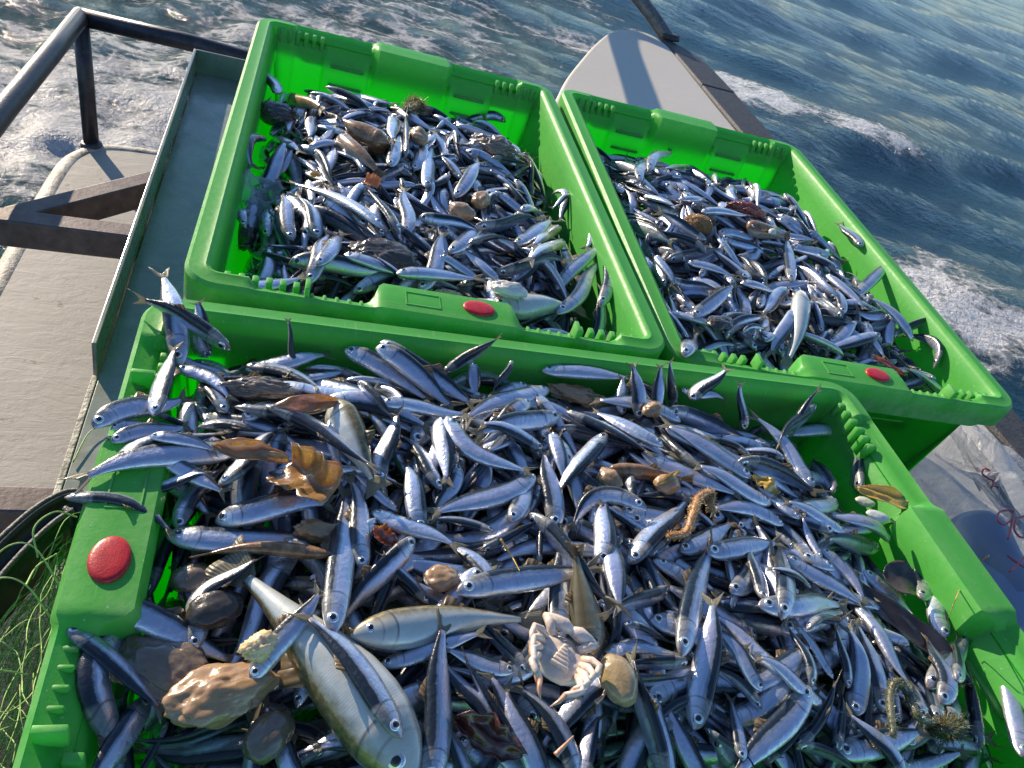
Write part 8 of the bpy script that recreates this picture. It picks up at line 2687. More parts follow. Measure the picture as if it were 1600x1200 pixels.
def body_arrays(row, kind, NS, NC, rnd):
    s, P, T, D, S, L = spine_of(row, 41)
    a = row[9] / 10000
    q = np.concatenate([np.linspace(0, .22, int(NS * .4)), np.linspace(.22, .885, NS - int(NS * .4) + 1)[1:]])
    f = lambda A: np.column_stack([np.interp(q, s, A[:, i]) for i in range(3)])
    P, T, D, S = f(P), f(T), f(D), f(S)
    hh = np.interp(q, PS, PH[kind]) * a
    tt = np.interp(q, PS, PT) * a * TH[kind]
    th = np.linspace(0, 2 * np.pi, NC, endpoint=False)
    c, sn = np.cos(th), np.sin(th)
    sn2 = np.sign(sn) * np.abs(sn) ** .85
    shift = -.10 * np.exp(-((q - .34) / .22) ** 2) + .16 * np.exp(-(q / .05) ** 2)
    V = P[:, None] + D[:, None] * (hh[:, None] * (c[None] + shift[:, None]))[..., None] + S[:, None] * (tt[:, None] * sn2[None])[..., None]
    sd = np.stack([np.broadcast_to(q[:, None], V.shape[:2]), np.broadcast_to(c[None], V.shape[:2]), np.full(V.shape[:2], rnd)], -1)
    n = len(q)
    i = np.arange(n - 1)[:, None] * NC; j = np.arange(NC)[None]
    F = np.stack([i + j, i + (j + 1) % NC, i + NC + (j + 1) % NC, i + NC + j], -1).reshape(-1, 4)
    V = V.reshape(-1, 3); sd = sd.reshape(-1, 3)
    # close nose and tail with a centre vertex written as degenerate free triangles (quads with apex)
    nb = len(V)
    V = np.vstack([V, P[0] - T[0] * hh[0] * .6, P[-1] + T[-1] * hh[-1] * .2]); sd = np.vstack([sd, [0, 0, rnd], [.885, 0, rnd]])
    tris = []
    for k in range(NC):
        tris.append((nb, (k + 1) % NC, k)); tris.append((nb + 1, (n - 1) * NC + k, (n - 1) * NC + (k + 1) % NC))
    return V, F, np.array(tris), sd, (s, a, L)

def eye_arrays(row, kind, side, seg=16):
    s, P, T, D, S, L = spine_of(row, 41)
    a = row[9] / 10000
    pos = {'sprat': .070, 'whiting': .085, 'goby': .07, 'pout': .10}[kind]
    R_ = {'sprat': .41, 'whiting': .26, 'goby': .22, 'pout': .33}[kind] * a
    i = pos * 40; k = int(i)
    p, t, d, n = P[k], T[k], D[k], S[k] * side
    p = P[k] + (P[k + 1] - P[k]) * (i - k)
    tt = np.interp(pos, PS, PT) * a * TH[kind]
    ctr = p + d * a * .16 + n * tt * .86
    n = n + d * .18 - t * .12; n /= np.linalg.norm(n)
    e1 = t - n * (t @ n); e1 /= np.linalg.norm(e1); e2 = np.cross(n, e1)
    rr = [1.0, .93, .75, .52, .50, .30, .0001]; hz = [-.25, .06, .17, .20, .24, .31, .34]
    V = []; F = []; mi = []
    for r_, h_ in zip(rr, hz):
        for q in range(seg):
            an = 2 * math.pi * q / seg
            V.append(ctr + (e1 * math.cos(an) + e2 * math.sin(an)) * R_ * r_ + n * R_ * h_)
    for j in range(len(rr) - 1):
        for q in range(seg):
            f = (j * seg + q, j * seg + (q + 1) % seg, (j + 1) * seg + (q + 1) % seg, (j + 1) * seg + q)
            F.append(f if side > 0 else f[::-1]); mi.append(0 if j < 3 else 1)
    return np.array(V), F, mi

def fin_arrays(row, kind, rnd):
    """forked tail fin, a thin two sided membrane that follows the spine"""
    s, P, T, D, S, L = spine_of(row, 41)
    a = row[9] / 10000
    k = 35
    base = P[k]; t = T[-3]; d = D[-3]; n = S[-3]
    Lf = L * .155
    spread = a * (.92 if kind == 'sprat' else .8)
    fork = .42 if kind == 'sprat' else .85
    M, N = 13, 6
    V = []; sd = []
    for side in (1, -1):
        for i in range(N):
            f = i / (N - 1)
            for j in range(M):
                g = j / (M - 1) * 2 - 1
                ln = Lf * (fork + (1 - fork) * abs(g) ** 1.2) * (1 + .05 * math.sin(j * 12.9 + rnd * 40))
                w = a * .24 + (spread - a * .24) * f ** .8
                wob = n * (math.sin(g * 5 + rnd * 9) * a * .07 * f)
                V.append(base + t * ln * f + d * g * w + wob + n * side * (.00045 * (1 - f) + .00010))
                sd.append((.9 + .1 * f, g, rnd))
    F = []
    o = M * N
    for i in range(N - 1):
        for j in range(M - 1):
            q = (i * M + j, i * M + j + 1, (i + 1) * M + j + 1, (i + 1) * M + j)
            F.append(q); F.append(tuple(o + x for x in reversed(q)))
    edge = [i for i in range(M)] + [i * M + M - 1 for i in range(1, N)] + [(N - 1) * M + j for j in range(M - 2, -1, -1)] + [i * M for i in range(N - 2, 0, -1)]
    for x, y in zip(edge, edge[1:] + edge[:1]):
        F.append((y, x, o + x, o + y))
    return np.array(V), F, np.array(sd)

def small_fin(row, kind, rnd, at, length, hgt, dorsal=1):
    s, P, T, D, S, L = spine_of(row, 41)
    a = row[9] / 10000
    V = []; sd = []; F = []
    M = 7
    for side in (1, -1):
        for i in range(M):
            f = i / (M - 1)
            u = at + length * f; k = int(u * 40)
            hh = np.interp(u, PS, PH[kind]) * a
            top = hgt * a * (1 - f) ** .7 * (0.35 if i == 0 else 1)
            c = P[k] + D[k] * hh * .90 * dorsal
            V.append(c + S[k] * side * .0003); V.append(c + D[k] * dorsal * (top + .1 * hh) + T[k] * L * .03 + S[k] * side * .00012)
            sd.append((u, f * .6, rnd)); sd.append((u, f * .6, rnd))
    o = 2 * M
    for i in range(M - 1):
        q = (2 * i, 2 * i + 1, 2 * i + 3, 2 * i + 2)
        F.append(q); F.append(tuple(o + x for x in reversed(q)))
    edge = [0] + [2 * i + 1 for i in range(M)] + [2 * M - 2]
    for x, y in zip(edge, edge[1:]): F.append((y, x, o + x, o + y))
    return np.array(V), F, np.array(sd)

def make_mesh(name, V, F, mats, sd=None, midx=None, origin=None):
    me = bpy.data.meshes.new(name)
    V = np.asarray(V, np.float64)
    if origin is not None: V = V - origin
    nq = [len(f) for f in F]
    flat = np.fromiter((i for f in F for i in f), np.int32)
    me.vertices.add(len(V)); me.vertices.foreach_set('co', V.astype(np.float32).reshape(-1))
    me.loops.add(len(flat)); me.loops.foreach_set('vertex_index', flat)
    me.polygons.add(len(F))
    me.polygons.foreach_set('loop_start', np.concatenate([[0], np.cumsum(nq)[:-1]]).astype(np.int32))
    me.polygons.foreach_set('use_smooth', np.ones(len(F), bool))
    for m in mats: me.materials.append(m)
    if midx is not None: me.polygons.foreach_set('material_index', np.asarray(midx, np.int32))
    if sd is not None:
        at = me.attributes.new('sd', 'FLOAT_VECTOR', 'POINT')
        at.data.foreach_set('vector', np.asarray(sd, np.float32).reshape(-1))
    me.update(calc_edges=True)
    return me

def link(name, me, parent):
    o = bpy.data.objects.new(name, me); C.objects.link(o); o.parent = parent; return o

ROWS = [list(map(int, ln.split())) for ln in TABLE.strip().splitlines()]
FISH_OBJS = []
def build_fish(row):
    kind = KIND[row[1]]
    rnd = random.random()
    mid = np.array([(row[3] + row[5]) / 4000, (row[4] + row[6]) / 4000, (row[12] + row[13]) / 4000])
    root = empty(kind, mid)
    big = kind != 'sprat'
    V, F, Tt, sd, _ = body_arrays(row, kind, 34 if not big else 44, 16 if not big else 22, rnd)
    me = make_mesh('body', V, F.tolist() + Tt.tolist(), [BODY[kind]], sd, origin=mid)
    link('body', me, root)
    r = row[10]
    # S direction of side +1 points up when roll is near 0 ... pick the visible side(s)
    sides = (1, -1)
    for sd_ in sides:
        up = spine_of(row, 5)[4][0][2] * sd_
        if up < -.55: continue
        V, F, mi = eye_arrays(row, kind, sd_)
        link('eye', make_mesh('eye', V, F, [M_IRIS, M_PUPIL], midx=mi, origin=mid), root)
    V, F, sd = fin_arrays(row, kind, rnd)
    link('tail_fin', make_mesh('tail_fin', V, F, [M_FIN2 if kind in ('goby', 'pout') else M_FIN], sd, origin=mid), root)
    V, F, sd = small_fin(row, kind, rnd, .47, .12, .55)
    link('dorsal_fin', make_mesh('dorsal_fin', V, F, [M_FIN2], sd, origin=mid), root)
    return root, mid

heapV, heapF, heapSD, heapM = [], [], [], []
off = 0
for row in ROWS:
    if row[2] < 2:
        root, mid = build_fish(row)
        FISH_OBJS.append((row, root, mid))
    else:
        rnd = random.random()
        V, F, Tt, sd, _ = body_arrays(row, 'sprat', 16, 10, rnd)
        L_ = F.tolist() + Tt.tolist()
        heapV.append(V); heapSD.append(sd); heapF += [tuple(i + off for i in f) for f in L_]; heapM += [0] * len(L_); off += len(V)
        up = spine_of(row, 5)[4][0][2]
        for side in ((1,) if up > .4 else (-1,) if up < -.4 else (1, -1)):
            V, F, mi = eye_arrays(row, 'sprat', side, 10)
            heapV.append(V); heapSD.append(np.zeros((len(V), 3))); heapF += [tuple(i + off for i in f) for f in F]; heapM += [1 + m for m in mi]; off += len(V)
        V, F, sd = fin_arrays(row, 'sprat', rnd)
        heapV.append(V); heapSD.append(sd); heapF += [tuple(i + off for i in f) for f in F]; heapM += [3] * len(F); off += len(V)
# the deeper layers of the same catch: flat lying sprats right across each crate
deep = random.Random(21)
for ci, M4, wx, wy in DEEP:
    Mx = Matrix(M4)
    for lay in range(2):
        nx = int((wx - .09) / .062); ny = int((wy - .09) / .0135)
        for ix in range(nx):
            for iy in range(ny):
                lx = .045 + (wx - .09) * (ix + deep.uniform(.2, .8)) / nx; ly = .045 + (wy - .09) * (iy + .5) / ny
                dz = (-.092 if ci == 0 else -.105) - .022 * lay
                L2 = deep.uniform(.040, .048); an = deep.gauss(0, .28) + (1.57 if (int(lx / .11) + int(ly / .11) + lay) % 2 else 0)
                dx, dy = math.cos(an) * L2, math.sin(an) * L2
                mx_, my_ = .052, .052
                if not (mx_ < lx + dx < wx - mx_ and mx_ < lx - dx < wx - mx_ and my_ < ly + dy < wy - my_ and my_ < ly - dy < wy - my_):
                    lx = min(max(lx, mx_ + abs(dx)), wx - mx_ - abs(dx)); ly = min(max(ly, my_ + abs(dy)), wy - my_ - abs(dy))
                a_ = Mx @ Vector((lx - dx, ly - dy, dz)); b_ = Mx @ Vector((lx + dx, ly + dy, dz))
                if deep.random() < .5: a_, b_ = b_, a_
                if a_.y < -.52: continue
                zz = [int(2000 * (a_.z + deep.uniform(-.003, .003)))] * 4
                row = [ci, 0, 2, a_.x * 2000, a_.y * 2000, b_.x * 2000, b_.y * 2000, deep.gauss(0, 6), 0, 92, deep.choice((0, 180, 80)) + deep.gauss(0, 25)] + zz
                V, F, Tt, sd, _ = body_arrays(row, 'sprat', 12, 8, deep.random())
                L_ = F.tolist() + Tt.tolist()
                heapV.append(V); heapSD.append(sd); heapF += [tuple(i + off for i in f) for f in L_]; heapM += [0] * len(L_); off += len(V)
if heapV:
    me = make_mesh('sprat_heap', np.vstack(heapV), heapF, [M_SPRAT, M_IRIS, M_PUPIL, M_FIN], np.vstack(heapSD), heapM)
    o = bpy.data.objects.new('sprat_heap', me); C.objects.link(o)
    tag(o, 'mass of small silver sprats filling all three green crates beneath the topmost fish', 'fish', kind='stuff')

# ------------------------------------------------------------------ things among the fish
M_AMBER = mat_jelly('amber_jelly', (0.30, 0.175, 0.075), (0.44, 0.29, 0.15), 0.45, 0.35, 40)
M_STONE = mat_jelly('brown_stone', (0.12, 0.085, 0.055), (0.20, 0.145, 0.09), 0.0, 0.6, 30)
M_OCHRE = mat_jelly('ochre_stone', (0.30, 0.22, 0.10), (0.38, 0.27, 0.13), 0.1, 0.4, 40)
M_DARKST = mat_jelly('dark_stone', (0.035, 0.03, 0.025), (0.07, 0.055, 0.04), 0.0, 0.5, 30, 0.35)
M_DRED = mat_jelly('dark_red_weed', (0.05, 0.014, 0.010), (0.09, 0.03, 0.02), 0.0, 0.5, 40, 0.5)
M_CRAB = mat_jelly('crab_shell', (0.60, 0.47, 0.36), (0.72, 0.62, 0.52), 0.15, 0.35, 60)
M_CLAW = mat_jelly('crab_orange', (0.50, 0.24, 0.13), (0.62, 0.38, 0.24), 0.1, 0.3, 60)
M_KELP = mat_jelly('brown_kelp', (0.20, 0.10, 0.035), (0.34, 0.19, 0.07), 0.2, 0.5, 50)
M_REDK = mat_jelly('red_kelp', (0.16, 0.025, 0.012), (0.26, 0.06, 0.025), 0.2, 0.5, 50)
M_DARKK = mat_jelly('dark_kelp', (0.012, 0.009, 0.008), (0.022, 0.016, 0.012), 0.0, 0.25, 30)
M_YELK = mat_jelly('yellow_weed', (0.48, 0.28, 0.03), (0.55, 0.36, 0.06), 0.2, 0.3, 60)
M_ORK = mat_jelly('orange_leaf', (0.50, 0.13, 0.02), (0.58, 0.20, 0.03), 0.2, 0.3, 60)
M_OLIVE = mat_jelly('olive_weed', (0.07, 0.075, 0.03), (0.13, 0.12, 0.05), 0.1, 0.5, 60)
M_FUZZ = mat_jelly('rusty_fuzz', (0.34, 0.15, 0.04), (0.50, 0.27, 0.09), 0.2, 0.6, 80)
M_SHELL = mat_jelly('pale_shell', (0.50, 0.54, 0.46), (0.62, 0.64, 0.56), 0.2, 0.3, 60)
M_PALE = mat_jelly('pale_flesh', (0.60, 0.55, 0.48), (0.70, 0.66, 0.60), 0.3, 0.4, 40)
M_CRYS = mat_jelly('yellow_roe', (0.62, 0.46, 0.20), (0.72, 0.58, 0.32), 0.3, 0.4, 90)

THINGS = []
def note(o, pos, short):
    THINGS.append((o, Vector(pos), short))

def lump(name, pos, size, rotz, mat, label, cat, seed=0, lobes=0.28, tilt=0.0, rough=0.045, short=None):
    bm = bmesh.new()
    bmesh.ops.create_icosphere(bm, subdivisions=5 if max(size) > .02 else 4, radius=1)
    off = Vector((seed * 3.1, seed * 1.7, seed * 5.3))
    for v in bm.verts:
        n = v.co.normalized()
        k = 1 + lobes * mnoise.noise(n * 1.3 + off) + lobes * .5 * mnoise.noise(n * 2.9 + off) + rough * mnoise.noise(n * 7 + off) + rough * .5 * mnoise.noise(n * 19 + off)
        v.co = Vector((n.x * size[0] * k, n.y * size[1] * k, n.z * size[2] * k))
    o = bm_obj(name, bm, mat, None, True)
    o.location = pos; o.rotation_euler = (tilt, 0, rotz)
    tag(o, label, cat)
    if short: note(o, pos, short)
    return o

def sheet(name, pos, lx, ly, rotz, mat, label, cat, seed=0, curl=0.4, wave=0.15, tilt=(0, 0), shape='leaf', short=None, torn=0.0):
    nx, ny = 26, 14
    bm = bmesh.new()
    off = Vector((seed * 2.3, seed * 4.1, 0))
    layers = []
    for side in (1, -1):
        g = []
        for i in range(nx):
            f = i / (nx - 1)
            w = {'leaf': max(.04, math.sin(math.pi * min(1, f * .92 + .04)) ** .7), 'strip': 1.0 - .25 * abs(f - .5), 'round': max(.05, math.sqrt(max(0, 1 - (2 * f - 1) ** 2)))}[shape]
            row = []
            for j in range(ny):
                q = j / (ny - 1) * 2 - 1
                wob = 1 + torn * mnoise.noise(Vector((f * 6, math.copysign(1, q) * 3, seed))) * 1.6
                x = (f - .5) * lx * (1 + torn * .4 * mnoise.noise(Vector((q * 4, seed, f))))
                y = q * w * ly * .5 * wob
                z = curl * ly * (q * q * w * w - .3) * .6 + wave * lx * mnoise.noise(Vector((f * 3, q * 1.2, 0)) + off) + .012 * lx * mnoise.noise(Vector((f * 14, q * 5, 3)) + off)
                row.append(bm.verts.new((x, y, z + side * .0004)))
            g.append(row)
        layers.append(g)
    for s, g in enumerate(layers):
        for i in range(nx - 1):
            for j in range(ny - 1):
                q = [g[i][j], g[i + 1][j], g[i + 1][j + 1], g[i][j + 1]]
                bm.faces.new(q if s == 0 else q[::-1])
    a, b = layers
    ring = [(i, 0) for i in range(nx)] + [(nx - 1, j) for j in range(1, ny)] + [(i, ny - 1) for i in range(nx - 2, -1, -1)] + [(0, j) for j in range(ny - 2, 0, -1)]
    for (i, j), (k, l) in zip(ring, ring[1:] + ring[:1]):
        bm.faces.new((a[k][l], a[i][j], b[i][j], b[k][l]))
    o = bm_obj(name, bm, mat, None, True)
    o.location = pos; o.rotation_euler = (tilt[0], tilt[1], rotz)
    tag(o, label, cat)
    if short: note(o, pos, short)
    return o

def fuzzy(name, pts, rad, mat, label, cat, hair=.004, n=700, short=None):
    pts = [Vector(p) for p in pts]
    org = pts[len(pts) // 2].copy()
    root = empty(name, org)
    cp = catmull([p - org for p in pts], 8)
    rr = [rad * (.55 + .45 * math.sin(math.pi * min(1, i / (len(cp) - 1) * .9 + .08))) for i in range(len(cp))]
    V, F = tube_mesh([(cp, rr)], rad, 10)
    mesh_obj('stem', V, F, mat, root)
    paths = []
    for k in range(n):
        i = random.randrange(len(cp) - 1)
        p = cp[i].lerp(cp[i + 1], random.random())
        d = Vector((random.gauss(0, 1), random.gauss(0, 1), random.gauss(0, 1))).normalized()
        l = hair * random.uniform(.5, 1.3)
        e = Vector((random.gauss(0, 1), random.gauss(0, 1), random.gauss(0, 1))) * l * .3
        paths.append(([p + d * rr[i] * .8, p + d * (rr[i] + l * .6) + e * .5, p + d * (rr[i] + l) + e], [.0004, .0003, .0001]))
    V, F = tube_mesh(paths, 0, 3, False)
    o = mesh_obj('fringe', V, F, mat, root); o['kind'] = 'stuff'
    tag(root, label, cat)
    if short: note(root, org, short)
    return root

def twig(name, pts, rad, mat, label, cat, short=None):
    cp = catmull(pts, 8)
    org = cp[0].copy()
    rr = [rad * (1 - .7 * i / (len(cp) - 1)) for i in range(len(cp))]
    V, F = tube_mesh([([p - org for p in cp], rr)], rad, 8)
    o = mesh_obj(name, V, F, mat); o.location = org
    tag(o, label, cat)
    if short: note(o, org, short)
    return o

# crate nearest the camera
lump('jelly_lump', (0.1008, -0.3863, -0.0112), (.031, .017, .011), R(18), M_AMBER, 'large glistening amber jelly lump in the hollow at the lower left of the nearest crate', 'jelly lump', 1, short='large amber jelly lump')
lump('flat_stone', (0.0674, -0.3624, -0.0206), (.031, .019, .009), R(-28), M_STONE, 'flat brown stone with a pale edge beside the large amber jelly lump', 'stone', 2, .3, short='flat brown stone')
lump('dark_stone', (0.0911, -0.3251, -0.0117), (.018, .014, .008), R(20), M_DARKST, 'dark rounded stone in the shaded hollow behind the large amber jelly lump', 'stone', 3, .15, short='dark rounded stone')
lump('brown_stone', (0.1314, -0.4086, -0.0212), (.018, .013, .010), R(50), M_STONE, 'smooth brown stone at the bottom edge below the large amber jelly lump', 'stone', 4, .12)
lump('brown_stone', (0.0740, -0.2970, -0.0204), (.015, .012, .009), R(10), M_STONE, 'small dark brown stone just right of the red badge under the sprats', 'stone', 14, .15)
lump('amber_stone', (0.2451, -0.3091, 0.0061), (.013, .010, .008), R(0), M_AMBER, 'small wet amber stone between two silver sprats in the middle of the nearest crate', 'stone', 5, .2, short='small wet amber stone')
lump('jelly_blob', (0.4302, -0.0538, -0.0233), (.028, .012, .009), R(-8), M_AMBER, 'long rough amber jelly blob near the back wall of the nearest crate', 'jelly blob', 6, .45, rough=.12, short='long rough amber blob')
lump('brown_stone', (0.4159, -0.1948, 0.0004), (.011, .013, .009), R(40), M_AMBER, 'rounded orange brown stone left of the yellow weed blade', 'stone', 7, .2, short='rounded orange brown stone')
lump('brown_stone', (0.4700, -0.2014, 0.0070), (.013, .010, .009), R(0), M_AMBER, 'smooth tan stone lying under the yellow weed blade', 'stone', 8, .12)
lump('ochre_stone', (0.3601, -0.3945, 0.0141), (.013, .019, .011), R(6), M_OCHRE, 'smooth ochre pear shaped stone touching the right side of the crab', 'stone', 9, .10, rough=.02, short='smooth ochre stone')
lump('jelly_blob', (0.1572, -0.2676, 0.0012), (.017, .008, .007), R(-6), M_AMBER, 'rough amber jelly blob above the slim brown goby', 'jelly blob', 10, .35, rough=.12, short='rough amber jelly blob')
lump('jelly_blob', (0.1059, -0.1233, 0.0050), (.030, .010, .009), R(6), M_STONE, 'wet brown lump with a glossy top near the back left corner of the nearest crate', 'jelly blob', 11, .4, rough=.12, short='wet brown lump')
lump('brown_stone', (0.4964, -0.0900, -0.0007), (.012, .009, .008), R(30), M_AMBER, 'small tan lump just right of the long rough amber blob', 'stone', 12, .3)
lump('roe_cluster', (0.1202, -0.3691, 0.0151), (.011, .008, .007), R(30), M_CRYS, 'bumpy yellowish roe cluster at the tip of the amber jelly lump', 'roe', 13, .3, rough=.25)
sheet('torn_kelp', (0.1466, -0.2337, 0.0222), .048, .036, R(-40), M_KELP, 'torn curled piece of amber brown kelp standing among the sprats', 'kelp', 1, 0.9, .16, (R(30), R(-12)), 'strip', 'torn curled kelp', .2)
sheet('kelp_strip', (0.1038, -0.2217, 0.0320), .055, .016, R(-8), M_KELP, 'translucent brown kelp strip left of the torn curled kelp', 'kelp', 2, .4, .10, (R(15), 0), 'leaf', None, .2)
sheet('kelp_strip', (0.1426, -0.1607, 0.0275), .055, .016, R(16), M_KELP, 'long tan fin like kelp strip behind the torn curled kelp', 'kelp', 12, .3, .08, (R(25), 0), 'leaf', None, .1)
sheet('red_leaf', (0.2050, -0.2768, 0.0104), .022, .013, R(-35), M_REDK, 'dark red torn leaf of weed between upright sprats left of the small amber stone', 'seaweed', 3, .6, .2, (R(30), R(10)), 'leaf', 'dark red torn leaf', .4)
sheet('red_leaf', (0.2649, -0.4250, 0.0029), .048, .022, R(-30), M_DRED, 'broad dark red weed leaf left of the crab at the bottom edge', 'seaweed', 4, .4, .25, (R(15), 0), 'leaf', 'broad dark red leaf', .5)
sheet('yellow_weed', (0.4685, -0.2003, 0.0155), .036, .006, R(32), M_YELK, 'narrow bright yellow weed blade lying across the sprats', 'seaweed', 5, .3, .06, (R(20), 0), 'leaf', 'narrow yellow weed blade', .15)
sheet('kelp_piece', (0.5886, -0.1870, 0.0017), .030, .014, R(-38), M_YELK, 'crumpled orange brown kelp piece in the right half of the nearest crate', 'kelp', 6, .8, .25, (R(20), 0), 'leaf', 'crumpled orange kelp', .4)
sheet('ochre_kelp', (0.7583, -0.1804, -0.0116), .075, .024, R(-18), M_YELK, 'flat ochre kelp blade against the right wall of the nearest crate', 'kelp', 7, .3, .08, (R(10), 0), 'leaf', 'flat ochre kelp blade', .15)
sheet('dark_kelp', (0.6926, -0.3316, -0.0240), .125, .030, R(-58), M_DARKK, 'long black kelp blade lying over the sprats at the right of the nearest crate', 'kelp', 8, .2, .05, (R(8), 0), 'leaf', 'long black kelp blade', .15)
sheet('dark_kelp', (0.7103, -0.2799, -0.0182), .036, .036, R(-20), M_DARKST, 'round dark brown kelp disc above the long black kelp blade', 'kelp', 9, .3, .06, (R(12), 0), 'round', 'round dark kelp disc')
twig('yellow_twig', [(1.1910, -0.0682, -0.2431), (1.1722, -0.0741, -0.2720), (0.7609, -0.2978, -0.0059), (0.7405, -0.3207, -0.0195)], .0012, M_YELK, 'thin yellow weed stalk leaning over the right rim of the nearest crate', 'seaweed', 'thin yellow stalk')
twig('yellow_twig', [(0.2921, -0.2802, 0.0176), (0.3010, -0.2923, 0.0119), (0.2987, -0.3150, 0.0258)], .0010, M_YELK, 'short thin yellow stalk right of the small wet amber stone', 'seaweed')
fuzzy('fuzzy_worm', [(0.4425, -0.2701, 0.0178), (0.4639, -0.2621, 0.0141), (0.4783, -0.2411, 0.0169), (0.4924, -0.2218, 0.0142), (0.5124, -0.2108, 0.0102), (0.5050, -0.2297, 0.0069)], .0040, M_FUZZ, 'rusty orange fuzzy worm curled in a hook over the sprats', 'worm', .0025, 900, 'rusty fuzzy worm')
fuzzy('olive_weed_curl', [(0.5781, -0.4386, 0.0064), (0.6013, -0.4059, -0.0001), (0.6137, -0.3947, 0.0027), (0.6255, -0.4019, -0.0037), (0.6205, -0.4222, -0.0019), (0.6497, -0.4228, -0.0112)], .0038, M_OLIVE, 'olive brown hairy weed curl at the lower right of the nearest crate', 'seaweed', .0022, 900, 'olive hairy weed curl')
fuzzy('olive_weed_tuft', [(0.6429, -0.4245, -0.0126), (0.6542, -0.4274, -0.0128), (0.6735, -0.4205, -0.0176)], .007, M_OLIVE, 'dark olive weed tuft right of the hairy weed curl', 'seaweed', .005, 900)
lump('shell', (0.7446, -0.1699, -0.0317), (.012, .007, .003), R(-10), M_SHELL, 'pale green shell against the right wall, the upper of two', 'shell', 15, .12, short='pale green shells')
lump('shell', (0.7213, -0.2088, -0.0094), (.013, .007, .003), R(-14), M_SHELL, 'pale green shell against the right wall, the lower of two', 'shell', 16, .12)

# the crab, lying on its back
def crab(pos):
    root = empty('crab', pos, (R(-10), R(6), R(-32)))
    root.scale = (1.15, 1.15, 1.2)
    tag(root, 'pale crab lying on its back with folded legs and orange leg tips', 'crab')
    note(root, pos, 'pale crab')
    bm = bmesh.new()
    bmesh.ops.create_uvsphere(bm, u_segments=32, v_segments=18, radius=1)
    for v in bm.verts:
        x, y, z = v.co
        w = 1 + .10 * (y > 0) * (1 - abs(x)) - .18 * max(0, -y)
        v.co = Vector((x * .0205 * w, y * .0180, z * (.0065 if z > 0 else .004)))
        v.co.z += .0010 * mnoise.noise(v.co * 260)
        v.co.z -= .0012 * math.exp(-((abs(v.co.x) - .007) / .0008) ** 2) * (v.co.z > 0)
    bm_obj('body', bm, M_CRAB, root, True)
    for k in range(6):            # segments of the tail flap
        w = .0060 * (1 - k * .14); y = -.0115 + k * .0030
        b = box_bm(-w, w, y, y + .0027, .0040 + .0006 * k ** .5, .0072 + .0004 * k ** .5, .0009)
        bm_obj('flap_segment', b, M_CRAB, root, True)
    for side in (-1, 1):
        for k in range(4):
            y0 = .006 - k * .0050
            a = Vector((side * .0125, y0, .0045))
            kn = Vector((side * (.0225 - .002 * k), y0 - .003 - .0035 * k, .0095))
            an = Vector((side * (.0200 - .004 * k), y0 - .0150 - .002 * k, .0085))
            tp = Vector((side * (.0150 - .004 * k), y0 - .0245 - .002 * k, .0045))
            leg = tube('leg', [a, a.lerp(kn, .5) + Vector((0, 0, .0015)), kn, kn.lerp(an, .5) + Vector((side * .001, 0, .0005)), an], [.0020, .0025, .0021, .0020, .0015], M_CRAB, root, 10)
            tube('leg_tip', [an + (kn - an) * .03, an.lerp(tp, .5) + Vector((side * .001, 0, 0)), tp], [.0016, .0013, .0003], M_CLAW, leg, 8)
        s0 = Vector((side * .009, .010, .004)); e = Vector((side * .017, .018, .007)); w = Vector((side * .005, .0185, .0085))
        arm = tube('claw', [s0, s0.lerp(e, .6) + Vector((0, 0, .002)), e, e.lerp(w, .4), w, w + Vector((-side * .006, -.0015, .0005))], [.0026, .0034, .0032, .0042, .0046, .0024], M_CRAB, root, 12)
        tube('pincer', [w + Vector((-side * .004, .001, 0)), w + Vector((-side * .009, .0005, .0002)), w + Vector((-side * .013, -.003, 0))], [.0022, .0017, .0003], M_CLAW, arm, 8)
    return root
crab((0.3172, -0.3805, 0.0171))
tube_o = twig('crab_claw', [(0.3399, -0.4090, 0.0110), (0.3454, -0.4059, 0.0135), (0.3496, -0.3994, 0.0150)], .0018, M_CLAW, 'loose orange crab leg right below the crab', 'crab leg')
twig('crab_claw', [(0.3058, -0.4400, 0.0055), (0.3122, -0.4354, 0.0081), (0.3195, -0.4299, 0.0090)], .0020, M_CLAW, 'loose orange crab leg below the crab at the bottom edge', 'crab leg')

# crate beside the tray
lump('amber_stone', (0.3446, 0.2977, -0.0199), (.019, .014, .011), R(-30), M_AMBER, 'amber brown jelly stone, the left one of a touching pair in the tray side crate', 'jelly lump', 21, .15, short='pair of amber stones')
lump('amber_stone', (0.3764, 0.3347, -0.0167), (.017, .013, .011), R(60), M_AMBER, 'amber brown jelly stone, the right one of a touching pair in the tray side crate', 'jelly lump', 22, .15)
sheet('orange_leaf', (0.2238, 0.3281, -0.0157), .020, .018, R(-20), M_ORK, 'bright orange scrap of weed among the sprats of the tray side crate', 'seaweed', 21, .3, .1, (R(35), 0), 'strip', 'bright orange scrap', .3)
sheet('orange_leaf', (0.1513, 0.3440, -0.0296), .014, .010, R(10), M_YELK, 'small ochre scrap of weed left of the bright orange one', 'seaweed', 22, .3, .1, (R(20), 0), 'leaf', None, .3)
lump('brown_lump', (0.4302, 0.5299, -0.0184), (.036, .020, .012), R(-20), M_STONE, 'large wet brown weed lump at the back right of the tray side crate', 'weed lump', 23, .45, rough=.15, short='large wet brown lump')
lump('brown_lump', (0.2993, 0.4876, -0.0094), (.012, .020, .010), R(20), M_AMBER, 'small orange brown lump left of the large wet brown weed lump', 'weed lump', 24, .3, rough=.1)
lump('brown_lump', (0.0936, 0.5467, -0.0469), (.030, .022, .016), R(0), M_DARKST, 'dark olive stone in the back left corner of the tray side crate', 'stone', 25, .15, short='dark olive stone')
